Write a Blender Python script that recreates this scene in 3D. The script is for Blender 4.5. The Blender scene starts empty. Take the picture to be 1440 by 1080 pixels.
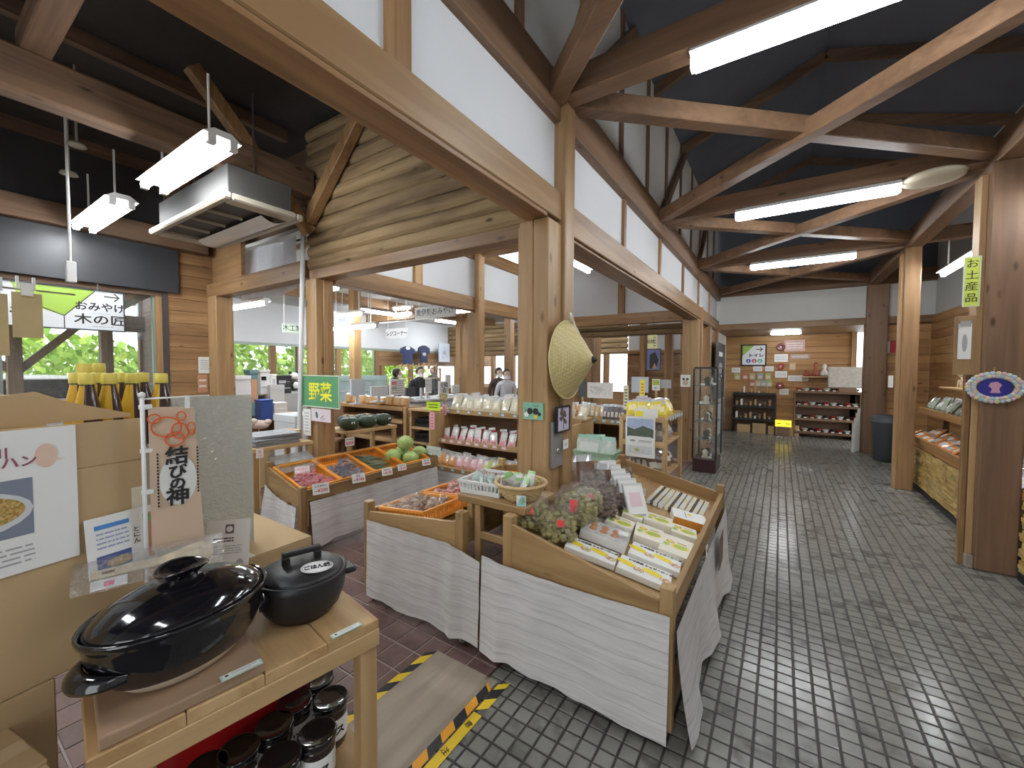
import bpy, math, random
from mathutils import Vector, Matrix, Quaternion, noise
from math import sin, cos, pi, radians, sqrt, atan2
random.seed(7)
SC = bpy.context.scene
COL = SC.collection

# ---------------------------------------------------------------- camera
F_PX, YAW, PITCH, ROLL, CAM_H = 576.46, .5792455, .0376524, .004529, 1.55
_f0 = Vector((-sin(YAW), cos(YAW), 0)); _r0 = Vector((cos(YAW), sin(YAW), 0)); _u0 = Vector((0, 0, 1))
FWD = cos(PITCH)*_f0 - sin(PITCH)*_u0
_up = cos(PITCH)*_u0 + sin(PITCH)*_f0
RGT = cos(ROLL)*_r0 + sin(ROLL)*_up
UPV = cos(ROLL)*_up - sin(ROLL)*_r0
CAM = Vector((0, 0, CAM_H))
cd = bpy.data.cameras.new('camera'); cam = bpy.data.objects.new('camera', cd); COL.objects.link(cam)
cd.sensor_width = 36; cd.lens = F_PX*36/1440; cd.clip_start = .05; cd.clip_end = 200
cam.matrix_world = Matrix(((RGT.x, UPV.x, -FWD.x, 0), (RGT.y, UPV.y, -FWD.y, 0), (RGT.z, UPV.z, -FWD.z, CAM_H), (0, 0, 0, 1)))
SC.camera = cam

# ---------------------------------------------------------------- world, exposure
W = bpy.data.worlds.new('world'); SC.world = W; W.use_nodes = True
_b = W.node_tree.nodes['Background']; _b.inputs[0].default_value = (.93, .97, 1, 1); _b.inputs[1].default_value = 2.4
SC.view_settings.view_transform = 'Standard'; SC.view_settings.look = 'None'
SC.view_settings.gamma = 1; SC.view_settings.use_curve_mapping = False
SC.view_settings.exposure = 0.36
TUBE = 40.0        # emission strength of the fluorescent tubes

# ---------------------------------------------------------------- pixel -> place
def ray(px, py): return FWD + RGT*((px-720)/F_PX) - UPV*((py-540)/F_PX)
def gz(px, py, z=0.0):
    d = ray(px, py); return CAM + d*((z-CAM_H)/d.z)
def gx(px, py, x):
    d = ray(px, py); return CAM + d*(x/d.x)
def gy(px, py, y):
    d = ray(px, py); return CAM + d*(y/d.y)

# ---------------------------------------------------------------- materials
MATS = {}
def _new(name):
    m = bpy.data.materials.new(name); m.use_nodes = True
    return m, m.node_tree.nodes, m.node_tree.links, m.node_tree.nodes['Principled BSDF']
def mat(name, c, rough=.6, metal=0, var=0, scale=8, bump=0, emit=0, trans=0, alpha=1, coat=0, spec=None, stretch=(1, 1, 1), rnd=0):
    """plain procedural material: noise colour variation + bump"""
    if name in MATS: return MATS[name]
    m, N, L, B = _new(name)
    B.inputs['Roughness'].default_value = rough; B.inputs['Metallic'].default_value = metal
    c = tuple(c)+(1,)
    B.inputs['Base Color'].default_value = c
    if spec is not None: B.inputs['Specular IOR Level'].default_value = spec
    if trans: B.inputs['Transmission Weight'].default_value = trans
    if alpha < 1: B.inputs['Alpha'].default_value = alpha
    if coat: B.inputs['Coat Weight'].default_value = coat; B.inputs['Coat Roughness'].default_value = .08
    if emit:
        B.inputs['Emission Color'].default_value = c; B.inputs['Emission Strength'].default_value = emit
    if var or bump or rnd:
        tc = N.new('ShaderNodeTexCoord'); mp = N.new('ShaderNodeMapping'); mp.inputs['Scale'].default_value = stretch
        L.new(tc.outputs['Object'], mp.inputs[0])
        nz = N.new('ShaderNodeTexNoise'); nz.inputs['Scale'].default_value = scale; nz.inputs['Detail'].default_value = 5
        L.new(mp.outputs[0], nz.inputs['Vector'])
        if var or rnd:
            oi = N.new('ShaderNodeObjectInfo')
            a = N.new('ShaderNodeMath'); a.operation = 'MULTIPLY_ADD'; a.inputs[1].default_value = var*2; a.inputs[2].default_value = 1-var
            L.new(nz.outputs['Fac'], a.inputs[0])
            r = N.new('ShaderNodeMath'); r.operation = 'MULTIPLY_ADD'; r.inputs[1].default_value = rnd*2; r.inputs[2].default_value = 1-rnd
            L.new(oi.outputs['Random'], r.inputs[0])
            p = N.new('ShaderNodeMath'); p.operation = 'MULTIPLY'; L.new(a.outputs[0], p.inputs[0]); L.new(r.outputs[0], p.inputs[1])
            mx = N.new('ShaderNodeVectorMath'); mx.operation = 'SCALE'; mx.inputs[0].default_value = c[:3]
            L.new(p.outputs[0], mx.inputs['Scale']); L.new(mx.outputs[0], B.inputs['Base Color'])
        if bump:
            bp = N.new('ShaderNodeBump'); bp.inputs['Strength'].default_value = bump; bp.inputs['Distance'].default_value = .01
            L.new(nz.outputs['Fac'], bp.inputs['Height']); L.new(bp.outputs[0], B.inputs['Normal'])
    MATS[name] = m; return m

def wood(name, c1, c2, axis='Y', rough=.5, cross=22, along=1.3, knots=True):
    """plank wood: grain stretched along one object axis, growth bands, a few dark knots"""
    key = name+'_'+axis
    if key in MATS: return MATS[key]
    m, N, L, B = _new(key)
    tc = N.new('ShaderNodeTexCoord'); oi = N.new('ShaderNodeObjectInfo')
    ad = N.new('ShaderNodeVectorMath'); ad.operation = 'MULTIPLY_ADD'
    cb = N.new('ShaderNodeCombineXYZ')
    for i in range(3): L.new(oi.outputs['Random'], cb.inputs[i])
    L.new(cb.outputs[0], ad.inputs[0]); ad.inputs[1].default_value = (17, 31, 23); L.new(tc.outputs['Object'], ad.inputs[2])
    mp = N.new('ShaderNodeMapping'); s = [cross]*3; s['XYZ'.index(axis)] = along; mp.inputs['Scale'].default_value = s
    L.new(ad.outputs[0], mp.inputs[0])
    n1 = N.new('ShaderNodeTexNoise'); n1.inputs['Scale'].default_value = 1; n1.inputs['Detail'].default_value = 6; n1.inputs['Distortion'].default_value = .6
    L.new(mp.outputs[0], n1.inputs['Vector'])
    n2 = N.new('ShaderNodeTexNoise'); n2.inputs['Scale'].default_value = .22; n2.inputs['Detail'].default_value = 2
    L.new(mp.outputs[0], n2.inputs['Vector'])
    mx = N.new('ShaderNodeMath'); mx.operation = 'MULTIPLY_ADD'; mx.inputs[1].default_value = .6
    L.new(n1.outputs['Fac'], mx.inputs[0])
    m2 = N.new('ShaderNodeMath'); m2.operation = 'MULTIPLY_ADD'; m2.inputs[1].default_value = .9; m2.inputs[2].default_value = -.25
    L.new(n2.outputs['Fac'], m2.inputs[0]); L.new(m2.outputs[0], mx.inputs[2])
    cr = N.new('ShaderNodeValToRGB'); e = cr.color_ramp.elements
    e[0].position = .36; e[0].color = (*c2, 1); e[1].position = .64; e[1].color = (*c1, 1)
    L.new(mx.outputs[0], cr.inputs[0])
    hs = N.new('ShaderNodeHueSaturation'); rv = N.new('ShaderNodeMapRange'); rv.inputs['To Min'].default_value = .86; rv.inputs['To Max'].default_value = 1.12
    L.new(oi.outputs['Random'], rv.inputs[0]); L.new(rv.outputs[0], hs.inputs['Value']); L.new(cr.outputs[0], hs.inputs['Color'])
    col = hs.outputs[0]
    if knots:
        km = N.new('ShaderNodeMapping'); ks = [7.0]*3; ks['XYZ'.index(axis)] = 2.6; km.inputs['Scale'].default_value = ks
        L.new(ad.outputs[0], km.inputs[0])
        vo = N.new('ShaderNodeTexVoronoi'); vo.inputs['Scale'].default_value = 1; L.new(km.outputs[0], vo.inputs['Vector'])
        kr = N.new('ShaderNodeValToRGB'); k = kr.color_ramp.elements; k[0].position = .05; k[0].color = (1, 1, 1, 1); k[1].position = .13; k[1].color = (0, 0, 0, 1)
        L.new(vo.outputs['Distance'], kr.inputs[0])
        kx = N.new('ShaderNodeMix'); kx.data_type = 'RGBA'; kx.inputs['B'].default_value = (c2[0]*.42, c2[1]*.36, c2[2]*.3, 1)
        L.new(kr.outputs[0], kx.inputs['Factor']); L.new(col, kx.inputs['A']); col = kx.outputs['Result']
    L.new(col, B.inputs['Base Color']); B.inputs['Roughness'].default_value = rough
    bp = N.new('ShaderNodeBump'); bp.inputs['Strength'].default_value = .12; bp.inputs['Distance'].default_value = .004
    L.new(n1.outputs['Fac'], bp.inputs['Height']); L.new(bp.outputs[0], B.inputs['Normal'])
    MATS[key] = m; return m
def cedar(a): return wood('cedar', (.39, .225, .10), (.21, .11, .045), a)
def cedar_hi(a): return wood('cedar_light', (.47, .30, .145), (.32, .185, .08), a)
def dark_beam(a): return wood('dark_timber', (.20, .115, .065), (.10, .058, .034), a, rough=.7)  # dark timber; near-bay purlins and header have their shade in this colour
def shelf_wood(a): return wood('shelf_wood', (.55, .375, .185), (.41, .25, .11), a)
def cart_wood(a): return wood('cart_wood', (.45, .295, .135), (.27, .155, .06), a, cross=16)
def log_wood(a): return wood('log_wood', (.34, .235, .115), (.14, .085, .04), a, rough=.75, cross=14)
def plank_wood(a): return wood('plank_wood', (.50, .28, .105), (.34, .165, .055), a)
def old_wood(a): return wood('old_wood', (.26, .15, .085), (.17, .095, .052), a)

def film(name='clear_film', tint=(1, 1, 1), gloss=.09, haze=.01):
    """thin clear plastic film: mostly see-through, wrinkled gloss on top"""
    if name in MATS: return MATS[name]
    m, N, L, B = _new(name); N.remove(B)
    out = N['Material Output']
    t = N.new('ShaderNodeBsdfTransparent'); t.inputs[0].default_value = (*tint, 1)
    g = N.new('ShaderNodeBsdfGlossy'); g.inputs['Roughness'].default_value = .07
    d = N.new('ShaderNodeBsdfDiffuse'); d.inputs[0].default_value = (*tint, 1)
    fr = N.new('ShaderNodeLayerWeight'); fr.inputs[0].default_value = .35
    tc = N.new('ShaderNodeTexCoord'); nz = N.new('ShaderNodeTexNoise'); nz.inputs['Scale'].default_value = 38; nz.inputs['Detail'].default_value = 3; nz.inputs['Distortion'].default_value = 1.5
    L.new(tc.outputs['Object'], nz.inputs['Vector'])
    bp = N.new('ShaderNodeBump'); bp.inputs['Strength'].default_value = 1.0; bp.inputs['Distance'].default_value = .02
    L.new(nz.outputs['Fac'], bp.inputs['Height']); L.new(bp.outputs[0], g.inputs['Normal']); L.new(bp.outputs[0], fr.inputs['Normal'])
    ma = N.new('ShaderNodeMath'); ma.operation = 'MULTIPLY_ADD'; ma.inputs[1].default_value = .34; ma.inputs[2].default_value = gloss
    L.new(fr.outputs['Facing'], ma.inputs[0])
    m1 = N.new('ShaderNodeMixShader'); m1.inputs[0].default_value = haze; L.new(t.outputs[0], m1.inputs[1]); L.new(d.outputs[0], m1.inputs[2])
    m2 = N.new('ShaderNodeMixShader'); L.new(ma.outputs[0], m2.inputs[0]); L.new(m1.outputs[0], m2.inputs[1]); L.new(g.outputs[0], m2.inputs[2])
    L.new(m2.outputs[0], out.inputs[0]); MATS[name] = m; return m

def speckle(name, cols, scale=40, rough=.5, bump=.3, stretch=(1, 1, 1)):
    """small random cells of several colours (food, print, foliage)"""
    if name in MATS: return MATS[name]
    m, N, L, B = _new(name); tc = N.new('ShaderNodeTexCoord'); mp = N.new('ShaderNodeMapping'); mp.inputs['Scale'].default_value = stretch
    vo = N.new('ShaderNodeTexVoronoi'); vo.inputs['Scale'].default_value = scale
    L.new(tc.outputs['Object'], mp.inputs[0]); L.new(mp.outputs[0], vo.inputs['Vector'])
    sp = N.new('ShaderNodeSeparateColor'); L.new(vo.outputs['Color'], sp.inputs[0])
    cr = N.new('ShaderNodeValToRGB'); cr.color_ramp.interpolation = 'CONSTANT'; e = cr.color_ramp.elements
    e[0].position = 0; e[0].color = (*cols[0], 1); e[1].position = 1/len(cols); e[1].color = (*cols[1], 1)
    for i, c in enumerate(cols[2:], 2):
        k = e.new(i/len(cols)); k.color = (*c, 1)
    L.new(sp.outputs[0], cr.inputs[0]); L.new(cr.outputs[0], B.inputs['Base Color']); B.inputs['Roughness'].default_value = rough
    if bump:
        bp = N.new('ShaderNodeBump'); bp.inputs['Strength'].default_value = bump; bp.inputs['Distance'].default_value = .01; bp.invert = True
        L.new(vo.outputs['Distance'], bp.inputs['Height']); L.new(bp.outputs[0], B.inputs['Normal'])
    MATS[name] = m; return m

# ---------------------------------------------------------------- mesh helper
class MB:
    def __init__(s): s.v = []; s.f = []; s.m = []
    def add(s, vs, fs, m=0):
        o = len(s.v); s.v += [tuple(p) for p in vs]
        for f in fs: s.f.append(tuple(o+i for i in f)); s.m.append(m)
        return s
    def box(s, x0, x1, y0, y1, z0, z1, m=0):
        return s.add([(x, y, z) for z in (z0, z1) for y in (y0, y1) for x in (x0, x1)],
                     [(0, 2, 3, 1), (4, 5, 7, 6), (0, 1, 5, 4), (2, 6, 7, 3), (0, 4, 6, 2), (1, 3, 7, 5)], m)
    def cbox(s, c, d, m=0): return s.box(c[0]-d[0]/2, c[0]+d[0]/2, c[1]-d[1]/2, c[1]+d[1]/2, c[2]-d[2]/2, c[2]+d[2]/2, m)
    def cham(s, x0, x1, y0, y1, z0, z1, b=.003, m=0):
        """block with chamfered upper edges"""
        vs = [(x, y, z0) for y in (y0, y1) for x in (x0, x1)]+[(x, y, z1-b) for y in (y0, y1) for x in (x0, x1)]+[(x, y, z1) for y in (y0+b, y1-b) for x in (x0+b, x1-b)]
        return s.add(vs, [(0, 2, 3, 1), (0, 1, 5, 4), (2, 6, 7, 3), (0, 4, 6, 2), (1, 3, 7, 5), (4, 5, 9, 8), (6, 10, 11, 7), (4, 8, 10, 6), (5, 7, 11, 9), (8, 9, 11, 10)], m)
    def bar(s, a, b, w, h, m=0, up=(0, 0, 1)):
        """rectangular bar between two points; w across, h along up"""
        a = Vector(a); b = Vector(b); d = (b-a).normalized(); u = Vector(up)
        x = d.cross(u).normalized(); y = x.cross(d).normalized()
        vs = [p+x*(i*w/2)+y*(j*h/2) for p in (a, b) for j in (-1, 1) for i in (-1, 1)]
        return s.add(vs, [(0, 1, 3, 2), (4, 6, 7, 5), (0, 4, 5, 1), (2, 3, 7, 6), (0, 2, 6, 4), (1, 5, 7, 3)], m)
    def tube(s, pts, r, n=8, m=0, caps=True):
        pts = [Vector(p) for p in pts]; rs = r if isinstance(r, (list, tuple)) else [r]*len(pts)
        o = len(s.v)
        for i, p in enumerate(pts):
            d = (pts[min(i+1, len(pts)-1)]-pts[max(i-1, 0)]).normalized()
            u = Vector((0, 0, 1)) if abs(d.z) < .95 else Vector((1, 0, 0))
            x = d.cross(u).normalized(); y = x.cross(d)
            for k in range(n):
                a = 2*pi*k/n; s.v.append(tuple(p+x*(cos(a)*rs[i])+y*(sin(a)*rs[i])))
        for i in range(len(pts)-1):
            for k in range(n):
                s.f.append((o+i*n+k, o+i*n+(k+1) % n, o+(i+1)*n+(k+1) % n, o+(i+1)*n+k)); s.m.append(m)
        if caps:
            s.f.append(tuple(o+k for k in range(n))[::-1]); s.m.append(m)
            s.f.append(tuple(o+(len(pts)-1)*n+k for k in range(n))); s.m.append(m)
        return s
    def lathe(s, prof, n=24, c=(0, 0, 0), sx=1, sy=1, m=0, caps=True, fn=None):
        o = len(s.v)
        for r, z in prof:
            for k in range(n):
                a = 2*pi*k/n; p = (c[0]+cos(a)*r*sx, c[1]+sin(a)*r*sy, c[2]+z)
                s.v.append(fn(p, a) if fn else p)
        for i in range(len(prof)-1):
            for k in range(n):
                s.f.append((o+i*n+k, o+i*n+(k+1) % n, o+(i+1)*n+(k+1) % n, o+(i+1)*n+k)); s.m.append(m)
        if caps:
            s.f.append(tuple(o+k for k in range(n))[::-1]); s.m.append(m)
            s.f.append(tuple(o+(len(prof)-1)*n+k for k in range(n))); s.m.append(m)
        return s
    def sheet(s, fn, nu, nv, m=0):
        o = len(s.v)
        for j in range(nv+1):
            for i in range(nu+1): s.v.append(tuple(fn(i/nu, j/nv)))
        for j in range(nv):
            for i in range(nu):
                a = o+j*(nu+1)+i; s.f.append((a, a+1, a+nu+2, a+nu+1)); s.m.append(m)
        return s
    def prism(s, pts, h, m=0, M=None, z0=0):
        """polygon in the local xy plane, extruded in z by h"""
        n = len(pts); vs = [Vector((x, y, z0)) for x, y in pts]+[Vector((x, y, z0+h)) for x, y in pts]
        if M: vs = [M @ p for p in vs]
        return s.add(vs, [tuple(range(n))[::-1], tuple(range(n, 2*n))]+[(i, (i+1) % n, n+(i+1) % n, n+i) for i in range(n)], m)
    def blob(s, c, r, n=10, k=7, m=0, amp=0, sd=0, fr=3):
        """lumpy ellipsoid"""
        r = r if isinstance(r, (tuple, list)) else (r, r, r); o = len(s.v)
        for j in range(k+1):
            t = pi*j/k
            for i in range(n):
                a = 2*pi*i/n; d = Vector((sin(t)*cos(a), sin(t)*sin(a), -cos(t)))
                q = 1+amp*noise.noise(d*fr+Vector((sd*7.1, sd*3.3, sd))) if amp else 1
                s.v.append((c[0]+d.x*r[0]*q, c[1]+d.y*r[1]*q, c[2]+d.z*r[2]*q))
        for j in range(k):
            for i in range(n):
                s.f.append((o+j*n+i, o+j*n+(i+1) % n, o+(j+1)*n+(i+1) % n, o+(j+1)*n+i)); s.m.append(m)
        return s
    def xf(s, M):
        s.v = [tuple(M @ Vector(p)) for p in s.v]; return s
    def mesh(s, name, mats, smooth=False):
        me = bpy.data.meshes.new(name); me.from_pydata(s.v, [], s.f)
        mats = mats if isinstance(mats, (list, tuple)) else [mats]
        for m in mats: me.materials.append(m)
        if len(mats) > 1: me.polygons.foreach_set('material_index', s.m)
        if smooth: me.polygons.foreach_set('use_smooth', [True]*len(me.polygons))
        me.validate(); me.update(); return me
    def build(s, name, mats, parent=None, smooth=False, bevel=0, loc=None, rot=None, **tg):
        return link(name, s.mesh(name, mats, smooth), parent, loc, rot, bevel, **tg)

def tag(o, label=None, cat=None, group=None, kind=None):
    if label: o['label'] = label
    if cat: o['category'] = cat
    if group: o['group'] = group
    if kind: o['kind'] = kind
    return o
def link(name, me, parent=None, loc=None, rot=None, bevel=0, **tg):
    o = bpy.data.objects.new(name, me); COL.objects.link(o)
    if parent is not None: o.parent = parent
    if loc is not None: o.location = loc
    if rot is not None: o.rotation_euler = (0, 0, rot) if isinstance(rot, (int, float)) else rot
    if bevel:
        b = o.modifiers.new('bevel', 'BEVEL'); b.width = bevel; b.segments = 1; b.limit_method = 'ANGLE'
    return tag(o, **tg)
def thing(name, label, cat, loc=(0, 0, 0), rot=0, group=None, kind=None):
    return link(name, None, None, loc, rot, label=label, cat=cat, group=group, kind=kind)
def copy_tree(o, loc=None, rot=None, parent=None, **tg):
    c = o.copy(); COL.objects.link(c)
    if parent is not None: c.parent = parent
    if loc is not None: c.location = loc
    if rot is not None: c.rotation_euler = (0, 0, rot) if isinstance(rot, (int, float)) else rot
    tag(c, **tg)
    for ch in o.children: copy_tree(ch, parent=c)
    return c
def bx(name, m, x0, x1, y0, y1, z0, z1, parent=None, bevel=0, **tg):
    """box object with its origin at the centre of its foot"""
    cx, cy = (x0+x1)/2, (y0+y1)/2
    return MB().box(x0-cx, x1-cx, y0-cy, y1-cy, 0, z1-z0).build(name, m, parent, loc=(cx, cy, z0), bevel=bevel, **tg)
_txt = {}
def text(body, size, m, parent, loc, rot, name='lettering', bold=0, align='CENTER', depth=.0006, spacing=1, sx=1):
    """flat lettering as a mesh; lies in its own xy plane"""
    k = (body, size, bold, align, spacing, sx, m.name)
    if k not in _txt:
        c = bpy.data.curves.new('lettering', 'FONT'); c.body = body; c.size = size; c.align_x = align; c.align_y = 'CENTER'
        c.extrude = depth; c.offset = bold; c.resolution_u = 2; c.space_line = spacing
        o = bpy.data.objects.new('lettering', c); COL.objects.link(o)
        dg = bpy.context.evaluated_depsgraph_get()
        me = bpy.data.meshes.new_from_object(o.evaluated_get(dg)); bpy.data.objects.remove(o)
        me.materials.clear(); me.materials.append(m)
        if sx != 1:
            for v in me.vertices: v.co.x *= sx
        _txt[k] = me
    o = link(name, _txt[k], parent, loc); o.rotation_mode = 'XYZ'
    o.rotation_euler = rot
    return o
FX = (pi/2, 0, pi/2)      # lettering upright on a face looking +X
FY = (pi/2, 0, 0)         # lettering upright on a face looking -Y
FZ = (0, 0, 0)
WHITE = mat('white_paint', (.80, .80, .79), .6)
PAPER = mat('paper', (.86, .86, .84), .7)
INK = mat('ink', (.02, .02, .02), .6)
REDINK = mat('red_ink', (.62, .04, .05), .6)
PINKINK = mat('pink_ink', (.85, .22, .35), .6)
GREY = mat('grey_print', (.42, .42, .44), .7)
TUBEM = mat('tube_glow', (.93, .97, 1.0), emit=TUBE)
BLACK = mat('black_gloss', (.008, .008, .01), .12, coat=.6)
BLACKM = mat('black_matte', (.015, .015, .017), .45)
STEEL = mat('steel', (.55, .55, .56), .3, metal=1)
CARDB = mat('cardboard', (.50, .355, .19), .8, var=.08, scale=3)
FILM = film()
# ================================================================ SETTING
XP = -1.15                 # aisle face of the timber wall between hall and side bays
YC = 2.40                  # cross wall (logs) at the main post
XB = -3.85                 # second timber wall, register side
YE = 10.04                 # hall end wall
YR = 7.40                  # cross wall at the far end of the side bay
def S(name, parts=None, label=None): return link(name, None, kind='structure')
PLASTER = mat('plaster', (.74, .76, .79), .85, var=.03, scale=2, bump=.05)
DIMPLAS = mat('plaster_grey', (.62, .62, .60), .9, var=.05, scale=2)  # greyer copy of the plaster
ROOFM = wood('roof_board', (.12, .095, .085), (.065, .05, .045), 'X', rough=.8, knots=False)
NAVY = mat('roof_slate_board', (.11, .12, .15), .85, var=.15, scale=3)  # pale roof boards, the dimness overhead put into their colour

# ---- floor
def tile_mat(name, pitch, off, a, b, rough, bump=.25):
    m, N, L, B = _new(name)
    g = N.new('ShaderNodeNewGeometry')
    s = N.new('ShaderNodeVectorMath'); s.operation = 'SUBTRACT'; s.inputs[1].default_value = (off[0], off[1], 0)
    d = N.new('ShaderNodeVectorMath'); d.operation = 'SCALE'; d.inputs['Scale'].default_value = 1/pitch
    fl = N.new('ShaderNodeVectorMath'); fl.operation = 'FLOOR'; w = N.new('ShaderNodeTexWhiteNoise'); w.noise_dimensions = '2D'
    L.new(g.outputs['Position'], s.inputs[0]); L.new(s.outputs[0], d.inputs[0]); L.new(d.outputs[0], fl.inputs[0]); L.new(fl.outputs[0], w.inputs['Vector'])
    nz = N.new('ShaderNodeTexNoise'); nz.inputs['Scale'].default_value = 16; nz.inputs['Detail'].default_value = 2; L.new(g.outputs['Position'], nz.inputs['Vector'])
    lo = N.new('ShaderNodeTexNoise'); lo.inputs['Scale'].default_value = 1.1; L.new(g.outputs['Position'], lo.inputs['Vector'])
    ma = N.new('ShaderNodeMath'); ma.operation = 'MULTIPLY_ADD'; ma.inputs[1].default_value = .55
    L.new(w.outputs['Value'], ma.inputs[0]); L.new(nz.outputs['Fac'], ma.inputs[2])
    mb = N.new('ShaderNodeMath'); mb.operation = 'MULTIPLY_ADD'; mb.inputs[1].default_value = .5; L.new(lo.outputs['Fac'], mb.inputs[0]); L.new(ma.outputs[0], mb.inputs[2])
    cr = N.new('ShaderNodeValToRGB'); e = cr.color_ramp.elements; e[0].position = .55; e[0].color = (*b, 1); e[1].position = 1.35/1.4; e[1].color = (*a, 1)
    L.new(mb.outputs[0], cr.inputs[0]); L.new(cr.outputs[0], B.inputs['Base Color'])
    rr = N.new('ShaderNodeMapRange'); rr.inputs['To Min'].default_value = rough-.1; rr.inputs['To Max'].default_value = rough+.14
    L.new(nz.outputs['Fac'], rr.inputs[0]); L.new(rr.outputs[0], B.inputs['Roughness'])
    bp = N.new('ShaderNodeBump'); bp.inputs['Strength'].default_value = bump; bp.inputs['Distance'].default_value = .006
    L.new(nz.outputs['Fac'], bp.inputs['Height']); L.new(bp.outputs[0], B.inputs['Normal'])
    return m
GROUT = mat('dark_grout', (.055, .05, .045), .7, var=.2, scale=9)
LGROUT = mat('pale_grout', (.38, .32, .29), .8, var=.15, scale=9)
def proj(p):
    v = Vector(p)-CAM; d = v.dot(FWD)
    return (720+F_PX*v.dot(RGT)/d, 540-F_PX*v.dot(UPV)/d, d) if d > .05 else (-999, -999, d)
def tile_floor(root, x0, y0, nx, ny, p, w, tm, hidden, keep=300, h=.012):
    cells = [(x0+(i+.5)*p, y0+(j+.5)*p) for i in range(nx) for j in range(ny)]
    near = []
    for c in cells:
        a, b, d = proj((c[0], c[1], 0))
        if -15 < a < 1455 and b < 1095 and d > 0 and not hidden(*c): near.append((d, c))
    near = set(c for d, c in sorted(near)[:keep])
    tme = MB().cham(-w/2, w/2, -w/2, w/2, -h, 0, .0025).mesh('tile', tm)
    rest = MB()
    for c in cells:
        if c in near: link('tile', tme, root, (c[0], c[1], random.uniform(-.0006, .0006)))
        else: rest.cham(c[0]-w/2, c[0]+w/2, c[1]-w/2, c[1]+w/2, -h, 0, .0025)
    rest.build('tile_field', tm, root, kind='stuff')
fl = MB().box(-14, 5, -2.5, 14, -.2, -.006).build('floor', [GROUT], kind='structure')
GT = tile_mat('hall_tile', .0755, (-1.19, .2), (.225, .222, .20), (.10, .098, .086), .19, .1)
tile_floor(fl, -1.19, .2, 46, 158, .0755, .0665, GT, lambda x, y: x < -.3 and 1.65 < y < 3.6 or y < .5)
RT = tile_mat('quarry_tile', .149, (-6.406, .2), (.17, .095, .08), (.085, .048, .042), .45)
fs = MB().box(-6.45, -1.2, -2.5, 7.5, -.1, -.004).build('floor_side_bay', [LGROUT], kind='structure')
tile_floor(fs, -6.406, .2, 35, 48, .149, .141, RT, lambda x, y: y > 3.2 or x < -4.4, keep=300)

# ---- timber wall along the hall
w1 = S('wall_aisle')
def beam(n, root, m, *b, bevel=.006): return bx(n, m, *b, parent=root, bevel=bevel)
beam('beam', w1, cedar_hi('Y'), XP-.15, XP, -2, 2.31, 2.46, 2.632)
beam('soffit_board', w1, cedar('Y'), XP-.155, XP-.006, -2, 2.135, 2.437, 2.459, bevel=.002)
beam('plaster_panel', w1, PLASTER, XP-.09, XP-.055, -2, 2.31, 2.632, 3.06, bevel=0)
beam('upper_beam', w1, old_wood('Y'), XP-.12, XP-.01, -2, 2.31, 3.06, 3.33)
beam('stud', w1, cedar('Z'), XP-.1, XP-.03, 1.0, 1.115, 2.632, 3.06)
beam('stud', w1, cedar('Z'), XP-.1, XP-.03, -.1, .0, 2.632, 3.06)
for x0, x1 in ((XP-.2, XP-.1), (XP-.099, XP)): beam('post', w1, cedar_hi('Z'), x0, x1, 2.135, 2.31, 0, 2.437)
beam('post', w1, cedar('Z'), XP-.25, XP-.201, 2.2, 2.34, 0, 2.437)
beam('post', w1, cedar_hi('Z'), XP-.12, XP+.025, 2.311, 2.445, 0, 3.33)
beam('beam', w1, cedar('Y'), XP-.15, XP, 2.446, YE, 2.41, 2.605)
beam('soffit_board', w1, cedar('Y'), XP-.2, XP-.02, 2.446, YE, 2.39, 2.409, bevel=.002)
beam('plaster_panel', w1, PLASTER, XP-.09, XP-.05, 2.445, YE, 2.605, 3.04, bevel=0)
beam('upper_beam', w1, old_wood('Y'), XP-.12, XP+.02, 2.446, YE, 3.04, 3.30)
for y in (3.58, 4.87, 6.2, 7.5, 8.75): beam('stud', w1, cedar('Z'), XP-.1, XP-.025, y, y+.07, 2.605, 3.04)
for x0, x1 in ((XP-.25, XP-.13), (XP-.129, XP)): beam('post', w1, cedar_hi('Z'), x0, x1, YR, YR+.17, 0, 2.39)
beam('post', w1, cedar('Z'), XP-.03, XP+.03, YR+.18, YR+.26, 0, 2.6)
beam('post', w1, cedar('Z'), XP-.2, XP, 8.75, 8.95, 0, 2.39)
beam('post', w1, cedar('Z'), XP-.15, XP, YE-.15, YE, 0, 2.39)
beam('infill_board', w1, plank_wood('Y'), XP-.12, XP-.06, 8.95, YE-.15, 0, 2.39, bevel=0)
# upper wall above the plate, studs and braces in the dusk under the roof
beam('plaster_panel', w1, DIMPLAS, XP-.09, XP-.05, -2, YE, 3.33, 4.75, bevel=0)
y = .2
while y < YE-.2:
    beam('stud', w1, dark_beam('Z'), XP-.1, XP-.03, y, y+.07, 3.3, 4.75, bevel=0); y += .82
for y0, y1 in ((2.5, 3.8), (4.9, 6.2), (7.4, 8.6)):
    MB().bar((XP-.02, y0, 3.32), (XP-.02, y1, 4.6), .05, .09).build('diagonal_brace', dark_beam('Z'), w1)

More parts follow.
